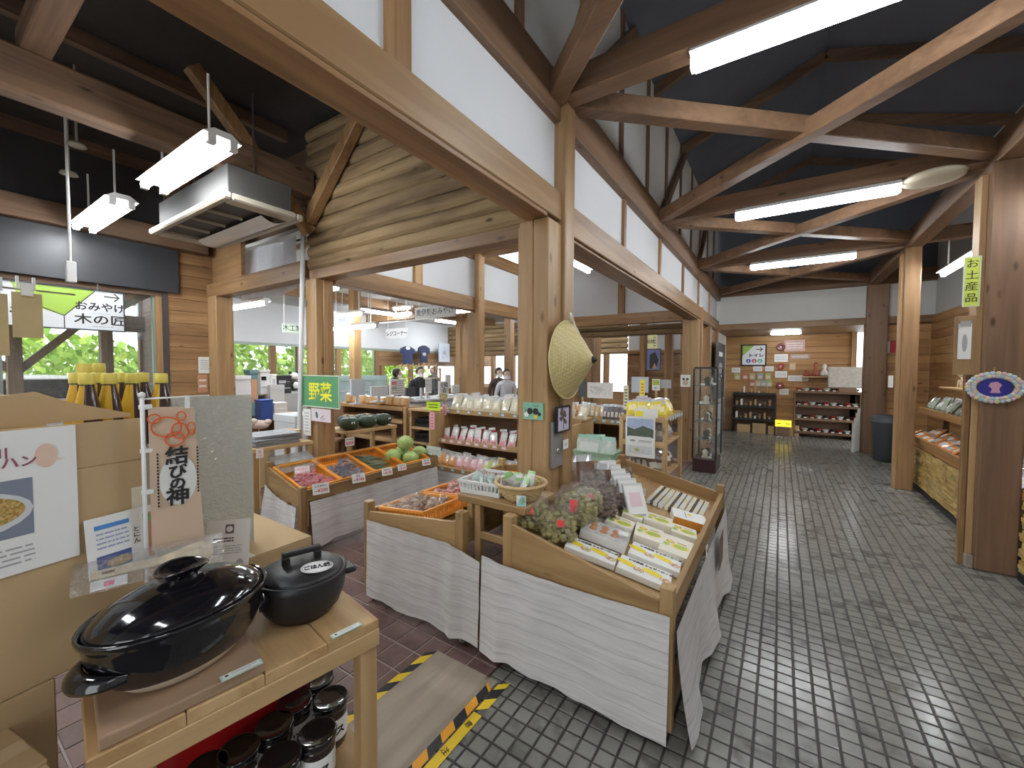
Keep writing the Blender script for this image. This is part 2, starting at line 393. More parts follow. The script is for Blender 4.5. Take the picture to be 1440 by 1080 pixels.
# ---- log cross wall by the main post
w2 = S('wall_log')
beam('lintel', w2, cedar('X'), XB-.1, XP-.2, YC-.06, YC+.1, 2.42, 2.515)
n = 0; z = 2.515
while z < 3.85:
    h = random.uniform(.112, .132)
    prof = [(-.055, 0), (-.075, h*.22), (-.082, h*.5), (-.075, h*.78), (-.055, h), (.06, h), (.06, 0)]
    rows = 26; L0, L1 = XB-.1, XP-.17
    mb = MB()
    for i in range(rows+1):
        x = L0+(L1-L0)*i/rows
        for k, (py, pz) in enumerate(prof):
            q = noise.noise(Vector((x*1.7, n*3.1, 0)))*.012+noise.noise(Vector((x*7, n*3.1, k*.8)))*.004
            mb.v.append((x, py+(q if k < 5 else 0), pz))
    K = len(prof)
    for i in range(rows):
        for k in range(K):
            a, b = i*K+k, i*K+(k+1) % K
            mb.f.append((a, b, b+K, a+K)); mb.m.append(0)
    mb.f.append(tuple(range(K))); mb.m.append(0); mb.f.append(tuple(rows*K+k for k in range(K))[::-1]); mb.m.append(0)
    mb.build('log', log_wood('X'), w2, loc=(0, YC, z)); z += h+.003; n += 1
beam('post', w2, cedar_hi('Z'), XB-.12, XB+.06, YC-.09, YC+.1, 0, 2.42)
beam('post', w2, cedar('Z'), XB+.061, XB+.075, YC-.02, YC+.08, 0, 2.42)
# ---- continuation of the cross wall towards the left with a doorway
beam('lintel', w2, cedar('X'), -6.35, XB-.16, YC-.07, YC+.08, 2.45, 2.63)
beam('post', w2, cedar_hi('Z'), -6.2, -5.96, YC-.1, YC+.1, 0, 2.45)
beam('infill_board', w2, cedar('X'), -6.35, -5.5, YC, YC+.05, 2.63, 3.95, bevel=0)
beam('infill_board', w2, old_wood('X'), -5.5, XB+.5, YC+.3, YC+.34, 2.95, 3.95, bevel=0)
# ---- register-side timber wall
w3 = S('wall_register')
beam('beam', w3, cedar('Y'), XB-.08, XB+.06, YC+.12, YR, 2.40, 2.60)
beam('plaster_panel', w3, PLASTER, XB-.04, XB, YC+.12, YR, 2.60, 3.16, bevel=0)
beam('upper_beam', w3, cedar('Y'), XB-.08, XB+.06, YC+.12, YR, 3.16, 3.34)
beam('stud', w3, cedar_hi('Z'), XB-.02, XB+.05, 3.62, 3.75, 2.60, 3.16)
beam('post', w3, cedar_hi('Z'), XB+.061, XB+.14, 4.78, 4.92, 0, 3.34)
beam('post', w3, cedar_hi('Z'), XB-.2, XB-.04, 4.93, 5.1, 0, 2.40)
beam('post', w3, cedar('Z'), XB-.1, XB+.05, YR-.15, YR, 0, 2.40)
# ---- cross wall at the end of the side bay
w4 = S('wall_bay_end')
beam('lintel', w4, cedar('X'), XB, XP-.25, YR, YR+.14, 2.37, 2.56)
beam('plaster_panel', w4, PLASTER, XB, XP-.15, YR+.05, YR+.09, 2.56, 3.6, bevel=0)
beam('stud', w4, cedar('Z'), -2.53, -2.41, YR+.0, YR+.1, 2.56, 3.4)
beam('log', w4, log_wood('X'), XB, XP-.25, YR+.2, YR+.34, 2.27, 2.36, bevel=.02)
beam('log', w4, log_wood('X'), XB, XP-.25, YR+.2, YR+.34, 2.17, 2.268, bevel=.02)
beam('post', w4, cedar('Z'), -3.3, -3.12, YR+.2, YR+.34, 0, 2.17)
for x in (-4.2, -3.75, -2.1): beam('post', w4, cedar('Z'), x, x+.16, 9.2, 9.36, 0, 2.4)
# ---- ceilings
ceil = S('ceiling')
bx('bay_ceiling', cedar('Y'), XB-.1, XP-.1, YC+.1, YR+.2, 3.62, 3.66, ceil)
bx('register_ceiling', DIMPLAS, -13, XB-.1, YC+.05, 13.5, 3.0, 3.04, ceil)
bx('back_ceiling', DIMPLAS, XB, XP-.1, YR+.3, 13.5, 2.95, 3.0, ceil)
bx('near_ceiling', mat('dark_ceiling', (.035, .03, .028), .8, var=.2, scale=5), -9, XP-.1, -2.6, YC+.9, 3.95, 4.0, ceil)  # near-black colour carries the shade under this ceiling
for x in (-6.3, -5.55, -4.9, -4.3, -3.2, -2.6, -2.0, -1.5): bx('rafter', dark_beam('Y'), x, x+.07, -2.5, YC-.1, 3.84, 3.95, ceil)
for i, sgn in enumerate((-1, 1)):
    x0 = XP-.1 if i == 0 else 2.35
    MB().add([(x0, -2.6, 4.55), (.35, -2.6, 5.2), (.35, 12.5, 5.2), (x0, 12.5, 4.55)], [(0, 1, 2, 3)]).add([(x0, -2.6, 4.6), (.35, -2.6, 5.25), (.35, 12.5, 5.25), (x0, 12.5, 4.6)], [(3, 2, 1, 0)]).build('roof_slope', NAVY, ceil)
    for k in range(9):
        yy = -1+1.4*k; MB().bar((x0, yy, 4.49), (.35, yy, 5.14), .07, .1).build('rafter', dark_beam('X'), ceil)
# bay beams crossing under the ceiling
for y in (3.6, 4.85, 6.1): bx('bay_beam', cedar('X'), XB+.14, XP-.15, y, y+.12, 3.2, 3.36, ceil, bevel=.005)
# big purlins of the near bay
for x, z0, z1 in ((XB-.1, 3.17, 3.42), (-6.3, 2.98, 3.2)): bx('purlin', dark_beam('Y'), x, x+.18, -2.5, YC-.1, z0, z1, ceil, bevel=.008)
MB().bar((XP-.2, .55, 3.5), (-3.9, .55, 3.5), .13, .16).build('tie_beam', dark_beam('X'), ceil, bevel=.006)
MB().bar((XB+.02, YC-.12, 2.85), (XB+.02, 1.35, 3.85), .09, .11).build('knee_brace', cedar('Z'), ceil, bevel=.006)
MB().bar((XB+.05, YC-.14, 2.95), (XB+1.0, YC-.14, 3.85), .09, .11).build('knee_brace', cedar('Z'), ceil, bevel=.006)
# ---- hall trusses: ties and plan braces
tr = S('ceiling_truss')
NY = (2.33, 4.80, 7.26, YE)
XL, XRP = XP-.05, 1.40
for i, y in enumerate(NY[:3]): MB().bar((XL, y, 3.25), (XRP+.9, y, 3.25), .13, .16).build('tie_beam', old_wood('X'), tr, bevel=.006)
MB().bar((XL, -.2, 3.25), (XRP, -.2, 3.25), .13, .16).build('tie_beam', old_wood('X'), tr, bevel=.006)
ys = (-.2,)+NY
for a, b in zip(ys[:-1], ys[1:]):
    d = Vector((XRP-XL, b-a, 0)).normalized()*.06
    MB().bar((XL, a+.05, 3.235), (XRP, b-.05, 3.235), .11, .12).build('plan_brace', old_wood('X'), tr, bevel=.006)
    MB().bar((XL, b-.05, 3.205), (XRP, a+.05, 3.205), .11, .12).build('plan_brace', old_wood('X'), tr, bevel=.006)
p = gy(848, -40, 2.33)
MB().bar((XP+.03, 2.33, 3.3), p, .1, .11).build('strut', cedar('Z'), tr, bevel=.006)
bx('plate_beam', old_wood('Y'), 1.32, 1.48, -2, YE, 3.12, 3.33, tr, bevel=.006)
# ---- posts on the right of the hall
w5 = S('wall_right_posts')
beam('post', w5, old_wood('Z'), 1.30, 1.525, 4.6, 4.83, 0, 3.12, bevel=.01)
beam('post', w5, cedar('Z'), 1.30, 1.46, 7.18, 7.35, 0, 3.12, bevel=.008)
beam('post', w5, old_wood('Z'), 1.31, 1.62, YE-.06, YE+.2, 0, 3.12, bevel=.008)
beam('post', w5, old_wood('Z'), 1.30, 1.5, 2.0, 2.2, 0, 3.12, bevel=.008)
beam('side_strip', w5, cedar_hi('Z'), 1.262, 1.3, 4.66, 4.8, .1, 3.05, bevel=.003)
beam('side_strip', w5, cedar_hi('Z'), 1.272, 1.3, 7.2, 7.33, 0, 3.05, bevel=.003)
beam('base_block', w5, mat('concrete', (.30, .26, .21), .9, var=.15, scale=12), 1.255, 1.299, 4.62, 4.83, 0, .1, bevel=.004)
# ---- hall end: white band, beam, alcove behind
w6 = S('wall_end')
beam('beam', w6, cedar('X'), XP, 2.3, YE, YE+.12, 2.40, 2.53)
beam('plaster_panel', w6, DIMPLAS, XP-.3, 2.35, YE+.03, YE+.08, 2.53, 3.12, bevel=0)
beam('beam', w6, dark_beam('X'), XP-.3, 2.35, YE-.04, YE+.12, 3.12, 3.36)
beam('plaster_panel', w6, NAVY, XP-.3, 2.35, YE+.03, YE+.08, 3.36, 5.2, bevel=0)
bx('alcove_ceiling', cedar('X'), XP-.1, 2.3, YE+.12, 12.1, 2.40, 2.44, w6)
def plank_wall(root, axis, fixed, a0, a1, z0, z1, m, h=.14, th=.02, face=-1, gap=.004):
    """horizontal boards, each an object; axis 'X' runs along x at y=fixed"""
    z = z0; me = None
    while z < z1-.02:
        hh = min(h, z1-z)
        if axis == 'X': o = bx('plank', m('X'), a0, a1, fixed if face < 0 else fixed-th, fixed+th if face < 0 else fixed, z, z+hh-gap, root, bevel=.003)
        else: o = bx('plank', m('Y'), fixed-(th if face > 0 else 0), fixed+(0 if face > 0 else th), a0, a1, z, z+hh-gap, root, bevel=.003)
        z += h
w7 = S('wall_alcove'); plank_wall(w7, 'X', 11.95, XP-.05, 1.33, 0, 2.40, plank_wood)
bx('backing', old_wood('X'), XP-.05, 1.33, 11.972, 12.05, 0, 2.4, w7)
bx('door_post', cedar('Z'), 1.33, 1.42, 11.9, 12.0, 0, 2.40, w7)
bx('side_plaster', DIMPLAS, XP-.12, XP-.05, YE+.12, 11.95, 0, 2.40, w7)
w8 = S('wall_right')
plank_wall(w8, 'X', YE+.1, 1.62, 2.21, 0, 2.40, plank_wood)
plank_wall(w8, 'Y', 2.21, 4.2, YE+.1, 0, 2.52, plank_wood, face=-1)
bx('backing', old_wood('X'), 1.62, 2.25, YE+.122, YE+.2, 0, 2.4, w8)
bx('backing', old_wood('Y'), 2.232, 2.3, 3, YE+.1, 0, 2.52, w8)
bx('plaster_panel', DIMPLAS, 2.24, 2.3, -2, YE+.1, 2.52, 4.6, w8)
bx('plaster_panel', DIMPLAS, 2.24, 2.3, -2.5, 3.0, 0, 2.52, w8)
# ---- left wall with shop window, planked pier
w9 = S('wall_left')
XLW = -6.3
plank_wall(w9, 'Y', XLW, 1.92, YC, 0, 3.0, cedar, h=.15, face=1)
bx('backing', old_wood('Y'), XLW-.12, XLW-.022, 1.92, YC, 0, 3.9, w9)
bx('trim_post', mat('dark_trim', (.06, .05, .05), .5), XLW-.1, XLW+.01, 1.86, 1.92, 0, 2.45, w9)
bx('door_frame', cedar('Z'), XLW-.08, XLW+.0, 1.80, 1.86, 0, 2.42, w9)
bx('header_board', dark_beam('Y'), XLW-.1, XLW, -2.5, 1.92, 2.40, 2.48, w9)
bx('upper_panel', mat('shaded_panel', (.045, .042, .045), .7, var=.2, scale=4), XLW-.1, XLW-.06, -2.5, 1.92, 2.48, 3.9, w9)  # shade above the fascia is put into the panel colour
BLKB = mat('black_board', (.035, .036, .04), .38)
bx('fascia_board', BLKB, XLW+.01, XLW+.05, -2.4, 2.02, 2.46, 3.02, w9)
# unseen rear wall of bay and hall, doorway narrowed to limit daylight
w10 = S('wall_rear_unseen')
bx('plaster_panel', DIMPLAS, -6.4, 2.3, -2.6, -2.5, 2.6, 5.2, w10)
bx('plaster_panel', DIMPLAS, -6.4, -.5, -2.6, -2.5, 0, 2.6, w10)
bx('plaster_panel', DIMPLAS, 1.1, 2.3, -2.6, -2.5, 0, 2.6, w10)
# ---- register room shell
w11 = S('wall_far_left')
XFL = -9.6
bx('plaster_panel', PLASTER, XFL-.1, XFL, YC+.1, 13.2, 2.08, 3.0, w11)
bx('sill_wall', cedar('Y'), XFL-.1, XFL, YC+.1, 13.2, 0, .95, w11)
for y in (2.5, 3.55, 4.75, 5.35, 6.4, 7.6): bx('window_post', cedar('Z'), XFL-.09, XFL+.02, y, y+.12, .95, 2.08, w11)
bx('window_head', mat('alu_frame', (.35, .42, .38), .4, metal=.6), XFL-.06, XFL+.03, YC+.1, 13.2, 2.04, 2.1, w11)
plank_wall(w11, 'Y', XFL+.03, 7.7, 13.0, 1.62, 2.04, cedar, h=.22, face=1)
bx('backing', cedar('Y'), XFL-.08, XFL+.008, 7.7, 13.2, 1.62, 2.04, w11)
for y in (7.8, 8.9, 10.0): bx('window_post', cedar('Z'), XFL-.09, XFL+.02, y, y+.12, .95, 1.62, w11)
w12 = S('wall_register_back')
z = 1.95; k = 0
while z < 2.95:
    bx('log', log_wood('X'), XFL, XB+.5, 10.6, 10.72, z, z+.142, w12, bevel=.03); z += .145
bx('sill_wall', cedar('X'), XFL, XB+.5, 10.62, 10.7, 0, .95, w12)
for x in (-9.3, -8.3, -7.75, -7.0, -6.2, -5.5, -4.8, -4.0): bx('window_post', cedar('Z'), x, x+.14, 10.6, 10.7, .95, 1.95, w12)
for x in (-6.9, -5.6): bx('post', cedar('Z'), x, x+.18, 8.2, 8.38, 0, 3.0, w12, bevel=.008)
for x, y in ((-6.75, 4.75), (-7.4, 8.5)): bx('post', cedar_hi('Z'), x, x+.16, y, y+.16, 0, 3.0, w12, bevel=.008)
bx('cross_beam', cedar('Y'), -7.3, -7.14, YC+.2, 10, 2.82, 3.0, w12, bevel=.008)
bx('cross_beam', cedar('X'), XFL, XB-.1, 7.3, 7.46, 2.8, 3.0, w12, bevel=.008)
w13 = S('wall_back_room')
bx('backing', cedar('X'), XB, XP-.15, 12.222, 12.3, 0, 2.05, w13)
bx('plaster_panel', PLASTER, XB, XP-.1, 12.3, 12.4, 2.05, 2.95, w13)
plank_wall(w13, 'X', 12.2, XB, XP-.15, 0, 2.05, cedar, h=.2)
bx('rail', cedar('X'), XB, XP-.15, 12.12, 12.2, 2.0, 2.1, w13)
for x in (-3.4, -2.3, -1.9): bx('post', cedar('Z'), x, x+.16, 11.9, 12.1, 0, 2.95, w13)
# exterior wall of the register room seen through the shop window
w14 = S('wall_outer')
plank_wall(w14, 'X', YC+.14, -9.7, -6.42, 0, 3.0, lambda a: wood('red_board', (.17, .075, .05), (.09, .04, .028), a), h=.25)
bx('backing', dark_beam('X'), -9.7, -6.42, YC+.162, YC+.2, 0, 3.05, w14)
bx('gable_board', dark_beam('X'), -9.7, XB-.1, YC+.2, YC+.24, 3.0, 4.0, w14)
# ================================================================ LAMPS
def tube_lamp(label, c, length, along='X', twin=False, drop=0, group='hall ceiling tube lights', w=.05, rods=True):
    t = thing('fluorescent_light', label, 'light', c, 0 if along == 'X' else pi/2, group)
    h = length/2
    wd = .11 if twin else .07
    MB().add([(-h-.02, -wd*.45, .07), (h+.02, -wd*.45, .07), (h+.02, wd*.45, .07), (-h-.02, wd*.45, .07), (-h-.02, -wd, .028), (h+.02, -wd, .028), (h+.02, wd, .028), (-h-.02, wd, .028)],
             [(0, 1, 2, 3), (0, 4, 5, 1), (2, 6, 7, 3), (1, 5, 6, 2), (0, 3, 7, 4), (4, 7, 6, 5)]).build('housing', WHITE, t)
    for s in ((-.5, .5) if twin else (0,)):
        MB().tube([(-h, s*wd*1.1, 0), (h, s*wd*1.1, 0)], w*.55, n=10).build('tube', TUBEM, t, smooth=True)
        for e in (-1, 1): MB().box(e*h-.022, e*h+.022, s*wd*1.1-.022, s*wd*1.1+.022, -.03, .035).build('lamp_holder', WHITE, t)
    if drop:
        for e in (-.7, .7): MB().tube([(e*h, 0, .06), (e*h, 0, drop)], .008, n=6).build('hanger_rod', WHITE, t)
    return t
for i, (y, z) in enumerate(((2.33, 3.105), (4.80, 3.095), (7.26, 3.095))):
    tube_lamp('long white tube light fixed under the %s roof tie of the tiled hall' % ('first', 'second', 'third')[i], (.2, y-.02, z), 1.2, w=.075)
tube_lamp('white tube light under the roof tie above the tiled hall entrance', (.2, -.2, 3.1), 1.2)
tube_lamp('tube light hanging along the woven-front shelves behind the brown post', (1.72, 6.9, 2.78), 1.15, 'Y', drop=.6, group='side tube lights')
tube_lamp('tube light hanging over the woven-front shelf near the entrance', (1.72, 4.6, 2.78), 1.15, 'Y', drop=.6, group='side tube lights')
tube_lamp('double tube light hanging nearest the air conditioner in the dark near bay', (-3.62, 1.22, 2.98), 1.2, twin=True, drop=.5, group='near bay tube lights')
tube_lamp('double tube light hanging near the black fascia board of the near bay', (-5.35, 1.15, 2.95), 1.2, twin=True, drop=.5, group='near bay tube lights')
tube_lamp('tube light over the near table with the clay pots', (-2.3, -.6, 3.0), 1.2, twin=True, drop=.5, group='near bay tube lights')
tube_lamp('tube light on the ceiling of the toilet sign alcove', (gz(1105, 467, 2.36).x, 11.0, 2.36), .55, group='alcove light')
for k, (x, y) in enumerate(((-2.75, 3.45), (-2.6, 5.6))):
    tube_lamp('tube light under the side bay ceiling %s' % ('beside the main post', 'over the tiered snack shelf')[k], (x, y, 3.1), 1.2, 'Y', drop=.5, group='side bay tube lights')
for k, (px, py, ln, x, lab) in enumerate(((345, 431, 1.2, -6.6, 'by the doorway with vinyl sheet'), (495, 461, 1.3, -6.3, 'above the register counter, long one'), (493, 443, .7, -6.6, 'on the hanging rail over the register'),
        (566, 434, .5, -6.8, 'beside the grey souvenir banner, upper one'), (565, 444, .5, -6.9, 'beside the grey souvenir banner, lower one'), (463, 407, .5, -5.2, 'behind the vegetable sign post'), (650, 438, .5, -5.6, 'against the log wall behind the souvenir banner'))):
    p = gx(px, py, x)
    tube_lamp('tube light in the register room '+lab, p, ln, 'X', drop=max(.1, 3.0-p.z), group='register room tube lights')
for x, y in ((-7.6, 3.5), (-8.4, 6.6), (-4.5, 9.2), (-8.3, 9.3)): tube_lamp('added unseen tube light fixed flat under the register room ceiling', (x, y, 2.925), 1.2, 'Y', twin=True, group='added ceiling lights of the register room')  # lamps added out of view to brighten the register room walls
tube_lamp('tube light in the back room behind the bear picture', (-2.6, 9.6, 2.878), 1.2, 'X', group='back room lights')
# ================================================================ NEAR TABLE WITH THE CLAY POTS
TZ = .75; TH = radians(-9)
TO = Vector((-1.055, .845, 0))
RT9 = Matrix.Rotation(TH, 3, 'Z')
def tl(x, y, z=0.0): return TO + RT9 @ Vector((x, y, z))
tb = thing('display_table', 'low pale wooden table of short planks carrying two black clay pots', 'table', TO, TH)
pw = .163
for i in range(4):
    MB().cham(-.62, 0, -.655+i*pw+.001, -.655+(i+1)*pw-.001, TZ-.03, TZ, .003).build('top_plank', shelf_wood('X'), tb)
MB().box(-.035, .004, -.65, -.003, TZ-.085, TZ-.031).build('apron', shelf_wood('Y'), tb, bevel=.003)
MB().box(-.6, -.04, -.035, -.006, TZ-.085, TZ-.031).build('apron', shelf_wood('X'), tb, bevel=.003)
for x in (-.06, -.56):
    for y in (-.062, -.6): MB().box(x, x+.055, y, y+.055, 0, TZ-.031).build('leg', shelf_wood('Z'), tb, bevel=.004)
MB().box(-.58, -.02, -.64, -.01, .26, .28).build('lower_shelf', shelf_wood('X'), tb, bevel=.003)
# slab under the oval pot
sl = MB().cham(-.37, -.0, -.635, -.325, 0, .028, .003).build('pot_base_board', mat('brown_board', (.36, .235, .15), .6, var=.08, scale=5), loc=tl(-.008, 0, TZ+.001), rot=TH, bevel=.002,
     label='flat brown board lying on the table under the oval clay pot', cat='board')
GLZ = mat('black_glaze', (.006, .006, .009), .1, coat=.8, bump=.06, scale=28)
CLAY = mat('raw_clay', (.62, .53, .40), .8, var=.1, scale=20)
# ---- oval donabe
dc = tl(-.165, -.468, TZ+.03)
dn = thing('oval_donabe', 'large glossy black oval clay pot with domed lid on the brown board', 'pot', dc, TH+radians(15)); dn.scale = (1.04, 1.02, 1.0)
ax, ay = .140, .195
MB().lathe([(.55, 0), (.60, .004), (.74, .03), (.76, .034)], 48, sx=ax, sy=ay, m=0).build('foot', CLAY, dn, smooth=True)
MB().lathe([(.765, .033), (.86, .058), (.935, .095), (.965, .13), (.975, .143), (1.01, .15), (1.02, .162), (1.0, .167), (.955, .15), (.9, .12)], 48, sx=ax, sy=ay, caps=False).build('bowl', GLZ, dn, smooth=True)
for s in (-1, 1):
    def hf(u, v, s=s):
        a = (u-.5)*1.5; r = 1+.24*(1-abs(2*v-1)**2)*cos(a*1.9)
        return (sin(a)*ax*.93*r*.9, s*(cos(a)*ay*.96*r), .070+.028*cos(2*pi*v)*1+.016)
    def hf2(u, v, s=s):
        a = (u-.5)*1.35; k = max(0.0, cos(a*2.25))
        t = 2*pi*v; out = .036*k*(1+cos(t))/2
        return (sin(a)*(ax*.93+out), s*(cos(a)*(ay*.93)+out), .088+.018*sin(t)*(.35+.65*k)-.014*(1+cos(t))/2)
    MB().sheet(hf2, 16, 12).build('lug_handle', GLZ, dn, smooth=True)
lid = MB().lathe([(.945, .146), (.95, .16), (.925, .168), (.85, .183), (.68, .203), (.46, .219), (.25, .227), (.02, .23)], 48, sx=ax, sy=ay, caps=False).build('lid', GLZ, dn, smooth=True)
MB().lathe([(.2, .226), (.2, .235), (.25, .244), (.30, .25), (.31, .254), (.29, .255), (.23, .248), (.14, .238), (.02, .234)], 32, sx=ax*1.15, sy=ay*.95, caps=False,
           fn=lambda p, a: (p[0], p[1], p[2]+(.005*cos(2*a) if p[2] > .243 else 0))).build('knob_ring', GLZ, lid, smooth=True)
# ---- round rice pot
pc = tl(-.225, -.15, TZ+.001)
rp = thing('rice_pot', 'small matte black round clay rice pot with bar handle and oval sticker', 'pot', pc, radians(72)); rp.scale = (1.06, 1.06, 1.06)
CH = mat('black_clay', (.017, .017, .018), .42, bump=.05, scale=60)
MB().lathe([(.075, 0), (.085, .002), (.108, .03), (.122, .07), (.126, .105), (.128, .125), (.124, .129), (.116, .126)], 40, caps=True).build('body', CH, rp, smooth=True)
rl = MB().lathe([(.117, .118), (.119, .128), (.112, .136), (.08, .150), (.04, .157), (.005, .158)], 40, caps=False).build('lid', CH, rp, smooth=True)
MB().box(-.055, .055, -.011, .011, .178, .194).box(-.055, -.034, -.012, .012, .148, .18).box(.034, .055, -.012, .012, .148, .18).build('bar_handle', CH, rl, bevel=.004)
for s in (-1, 1): MB().box(s*.118-.0 if s > 0 else -.158, s*.118 if s < 0 else .158, -.032, .032, .085, .103).build('lug_handle', CH, rp, bevel=.006)
st = MB().lathe([(.001, 0), (.046, 0)], 28, sx=1, sy=.58, caps=False); st.build('sticker', PAPER, rp, loc=(.028, -.066, .1535), rot=(.24, .08, 0))
MB().lathe([(.041, 0), (.0425, 0)], 28, sx=1, sy=.56, caps=False).build('sticker_ring', INK, rp, loc=(.028, -.066, .1542), rot=(.24, .08, 0))
text('ごはん鍋', .019, INK, rp, (.028, -.066, .1546), (.24, .08, 0), bold=.0006)
# ---- label strips
for i, (px, py) in enumerate(((340, 943), (487, 887))):
    z = TZ+(.034 if i == 0 else .004); p = gz(px, py, z)
    t = thing('price_strip', ('pale green bordered label strip in front of the oval clay pot', 'pale green bordered label strip in front of the round rice pot')[i], 'label', p, TH+pi/2, 'label strips on the pot table')
    MB().box(-.045, .045, -.0105, .0105, 0, .003).build('card', mat('mint_card', (.55, .70, .60), .6), t)
    MB().box(-.04, .04, -.0075, .0075, .003, .0036).build('paper', PAPER, t)
    MB().lathe([(.001, 0), (.004, 0)], 12, c=(-.032, 0, .0041), caps=False).build('pot_mark', INK, t)
    for k in (-.003, .002): MB().box(-.022, .034 if k > 0 else .02, k, k+.0016, .0037, .0041).build('print_line', GREY, t)
# ---- wooden rice paddle in a clear bag, resting on the oval pot's lid
a = gz(128, 812, 1.0); b = gz(300, 772, 1.0)
d = (b-a); L_ = d.length; xa = d.normalized(); up = Vector((.55, -.25, .8)).normalized(); ya = up.cross(xa).normalized(); za = xa.cross(ya)
Mx = Matrix(((xa.x, ya.x, za.x, a.x), (xa.y, ya.y, za.y, a.y), (xa.z, ya.z, za.z, a.z), (0, 0, 0, 1)))
pd = thing('rice_paddle', 'pale wooden rice paddle in a clear bag lying on the black lid', 'paddle', (0, 0, 0)); pd.matrix_world = Mx
prof = [(0, -.013), (L_*.55, -.012), (L_*.66, -.02), (L_*.78, -.031), (L_*.9, -.033), (L_*.97, -.024), (L_, -.006), (L_, .006), (L_*.97, .024), (L_*.9, .033), (L_*.78, .031), (L_*.66, .02), (L_*.55, .012), (0, .013)]
MB().prism(prof, .007).build('blade', mat('pale_wood', (.74, .62, .42), .55, var=.06, scale=14, stretch=(.2, 2, 2)), pd, bevel=.002)
MB().box(.02, .045, -.004, .004, .0071, .0074).build('burnt_mark', old_wood('X'), pd)
def bagf(u, v):
    x = -.035+(L_+.06)*u; w = .05; e = (1-abs(2*v-1)**3)
    return (x, (v-.5)*2*w, .004+.012*e*(.6+.4*sin(u*9))+.006*noise.noise(Vector((u*9, v*5, 0))))
MB().sheet(bagf, 30, 12).build('bag', film('paddle_bag_film', (.97, .98, 1), .2, .07), pd)
MB().box(.0, .07, -.046, -.018, .004, .006).build('insert_card', PAPER, pd)
MB().box(.025, .045, -.04, -.026, .0061, .0066).build('red_stamp', PINKINK, pd)

# ---- jars with black lids on the lower shelf
JAR = thing('spread_jar', 'dark glass jar with wide black lid on the lower shelf under the pots', 'jar', (0, 0, 0), 0, 'black lidded jars under the pot table')
MB().lathe([(.034, 0), (.042, .004), (.044, .02), (.044, .115), (.041, .128)], 24).build('glass', mat('dark_jar', (.03, .018, .015), .12, coat=.5), JAR, smooth=True)
MB().lathe([(.045, .124), (.048, .127), (.049, .146), (.046, .152), (.043, .150), (.02, .150), (.001, .150)], 24, caps=False).build('lid', BLACK, JAR, smooth=True)
MB().lathe([(.0447, .03), (.0447, .10)], 24, caps=False).build('paper_label', PAPER, JAR, smooth=True)
for i, s in enumerate(('P', 'ア', 'ス')): text(s, .03, INK, JAR, (.0452*cos(-.9+i*.5), .0452*sin(-.9+i*.5), .062), (pi/2, 0, -.9+i*.5+pi/2), bold=.0008)
for i, (px, py) in enumerate(((446, 952), (465, 980), (446, 1028), (386, 1017), (336, 1052), (394, 1064), (414, 985), (290, 1078))):
    p = gz(px, py, .432); o = JAR if i == 0 else copy_tree(JAR)
    o.scale = (1.15, 1.15, 1.0); o.location = (p.x, p.y, .281); o.rotation_euler = (0, 0, random.uniform(-.3, .3))
rt = thing('lacquer_tray', 'long red lacquer tray on the shelf behind the jars', 'tray', tl(-.42, -.36, .281), TH)
RED = mat('red_lacquer', (.45, .012, .015), .2, coat=.5)
MB().box(-.09, .09, -.27, .27, 0, .012).build('base', RED, rt)
for s in (-1, 1):
    MB().box(s*.09-.006, s*.09+.006, -.276, .276, 0, .2).build('side', RED, rt, bevel=.003)
    MB().box(-.084, .084, s*.27-.006, s*.27+.006, 0, .2).build('side', RED, rt, bevel=.003)

# ================================================================ CARTONS, BOTTLES, BANNER
CB = thing('carton_stack', 'brown cardboard carton stack beside the pot table with posters taped on', 'box', (-1.5, .02, 0), radians(10))
MB().box(-.62, 0, -.6, .40, TZ+.004, 1.28).build('body', CARDB, CB, bevel=.004)
MB().box(-.008, 0, -.6, .40, 1.281, 1.40).build('front_panel', CARDB, CB)
MB().box(-.62, -.612, -.6, .40, 1.281, 1.38).build('back_panel', CARDB, CB)
MB().box(-.62, -.001, -.6, .2, 0, TZ+.003).build('under_carton', CARDB, CB, bevel=.004)
MB().box(.0, .2, -.62, .12, 0, TZ-.06).build('lower_carton', CARDB, CB, bevel=.004)
MB().box(.0, .215, -.3, .115, TZ-.055, TZ-.05).build('flap', mat('cardboard_inner', (.56, .42, .25), .8), CB, rot=(0, .12, 0))
def pan(pts, x): return MB().prism([(y, z) for y, z in pts], .006, M=Matrix(((0, 0, 1, x), (1, 0, 0, 0), (0, 1, 0, 0), (0, 0, 0, 1))))
pan([(-.6, 1.40), (.4, 1.40), (.4, 1.41), (.27, 1.452), (.205, 1.485), (.1, 1.47), (-.05, 1.478), (-.6, 1.49)], -.075).build('inner_panel', CARDB, CB)
pan([(-.6, 1.40), (.205, 1.40), (.205, 1.47), (-.6, 1.478)], -.3).build('inner_panel', CARDB, CB)
MB().box(-.3, -.07, .198, .204, 1.40, 1.472).build('divider', CARDB, CB)
MB().box(.001, .002, .365, .402, 1.13, 1.2).build('tape', mat('tape_clear', (.75, .68, .55), .3), CB)
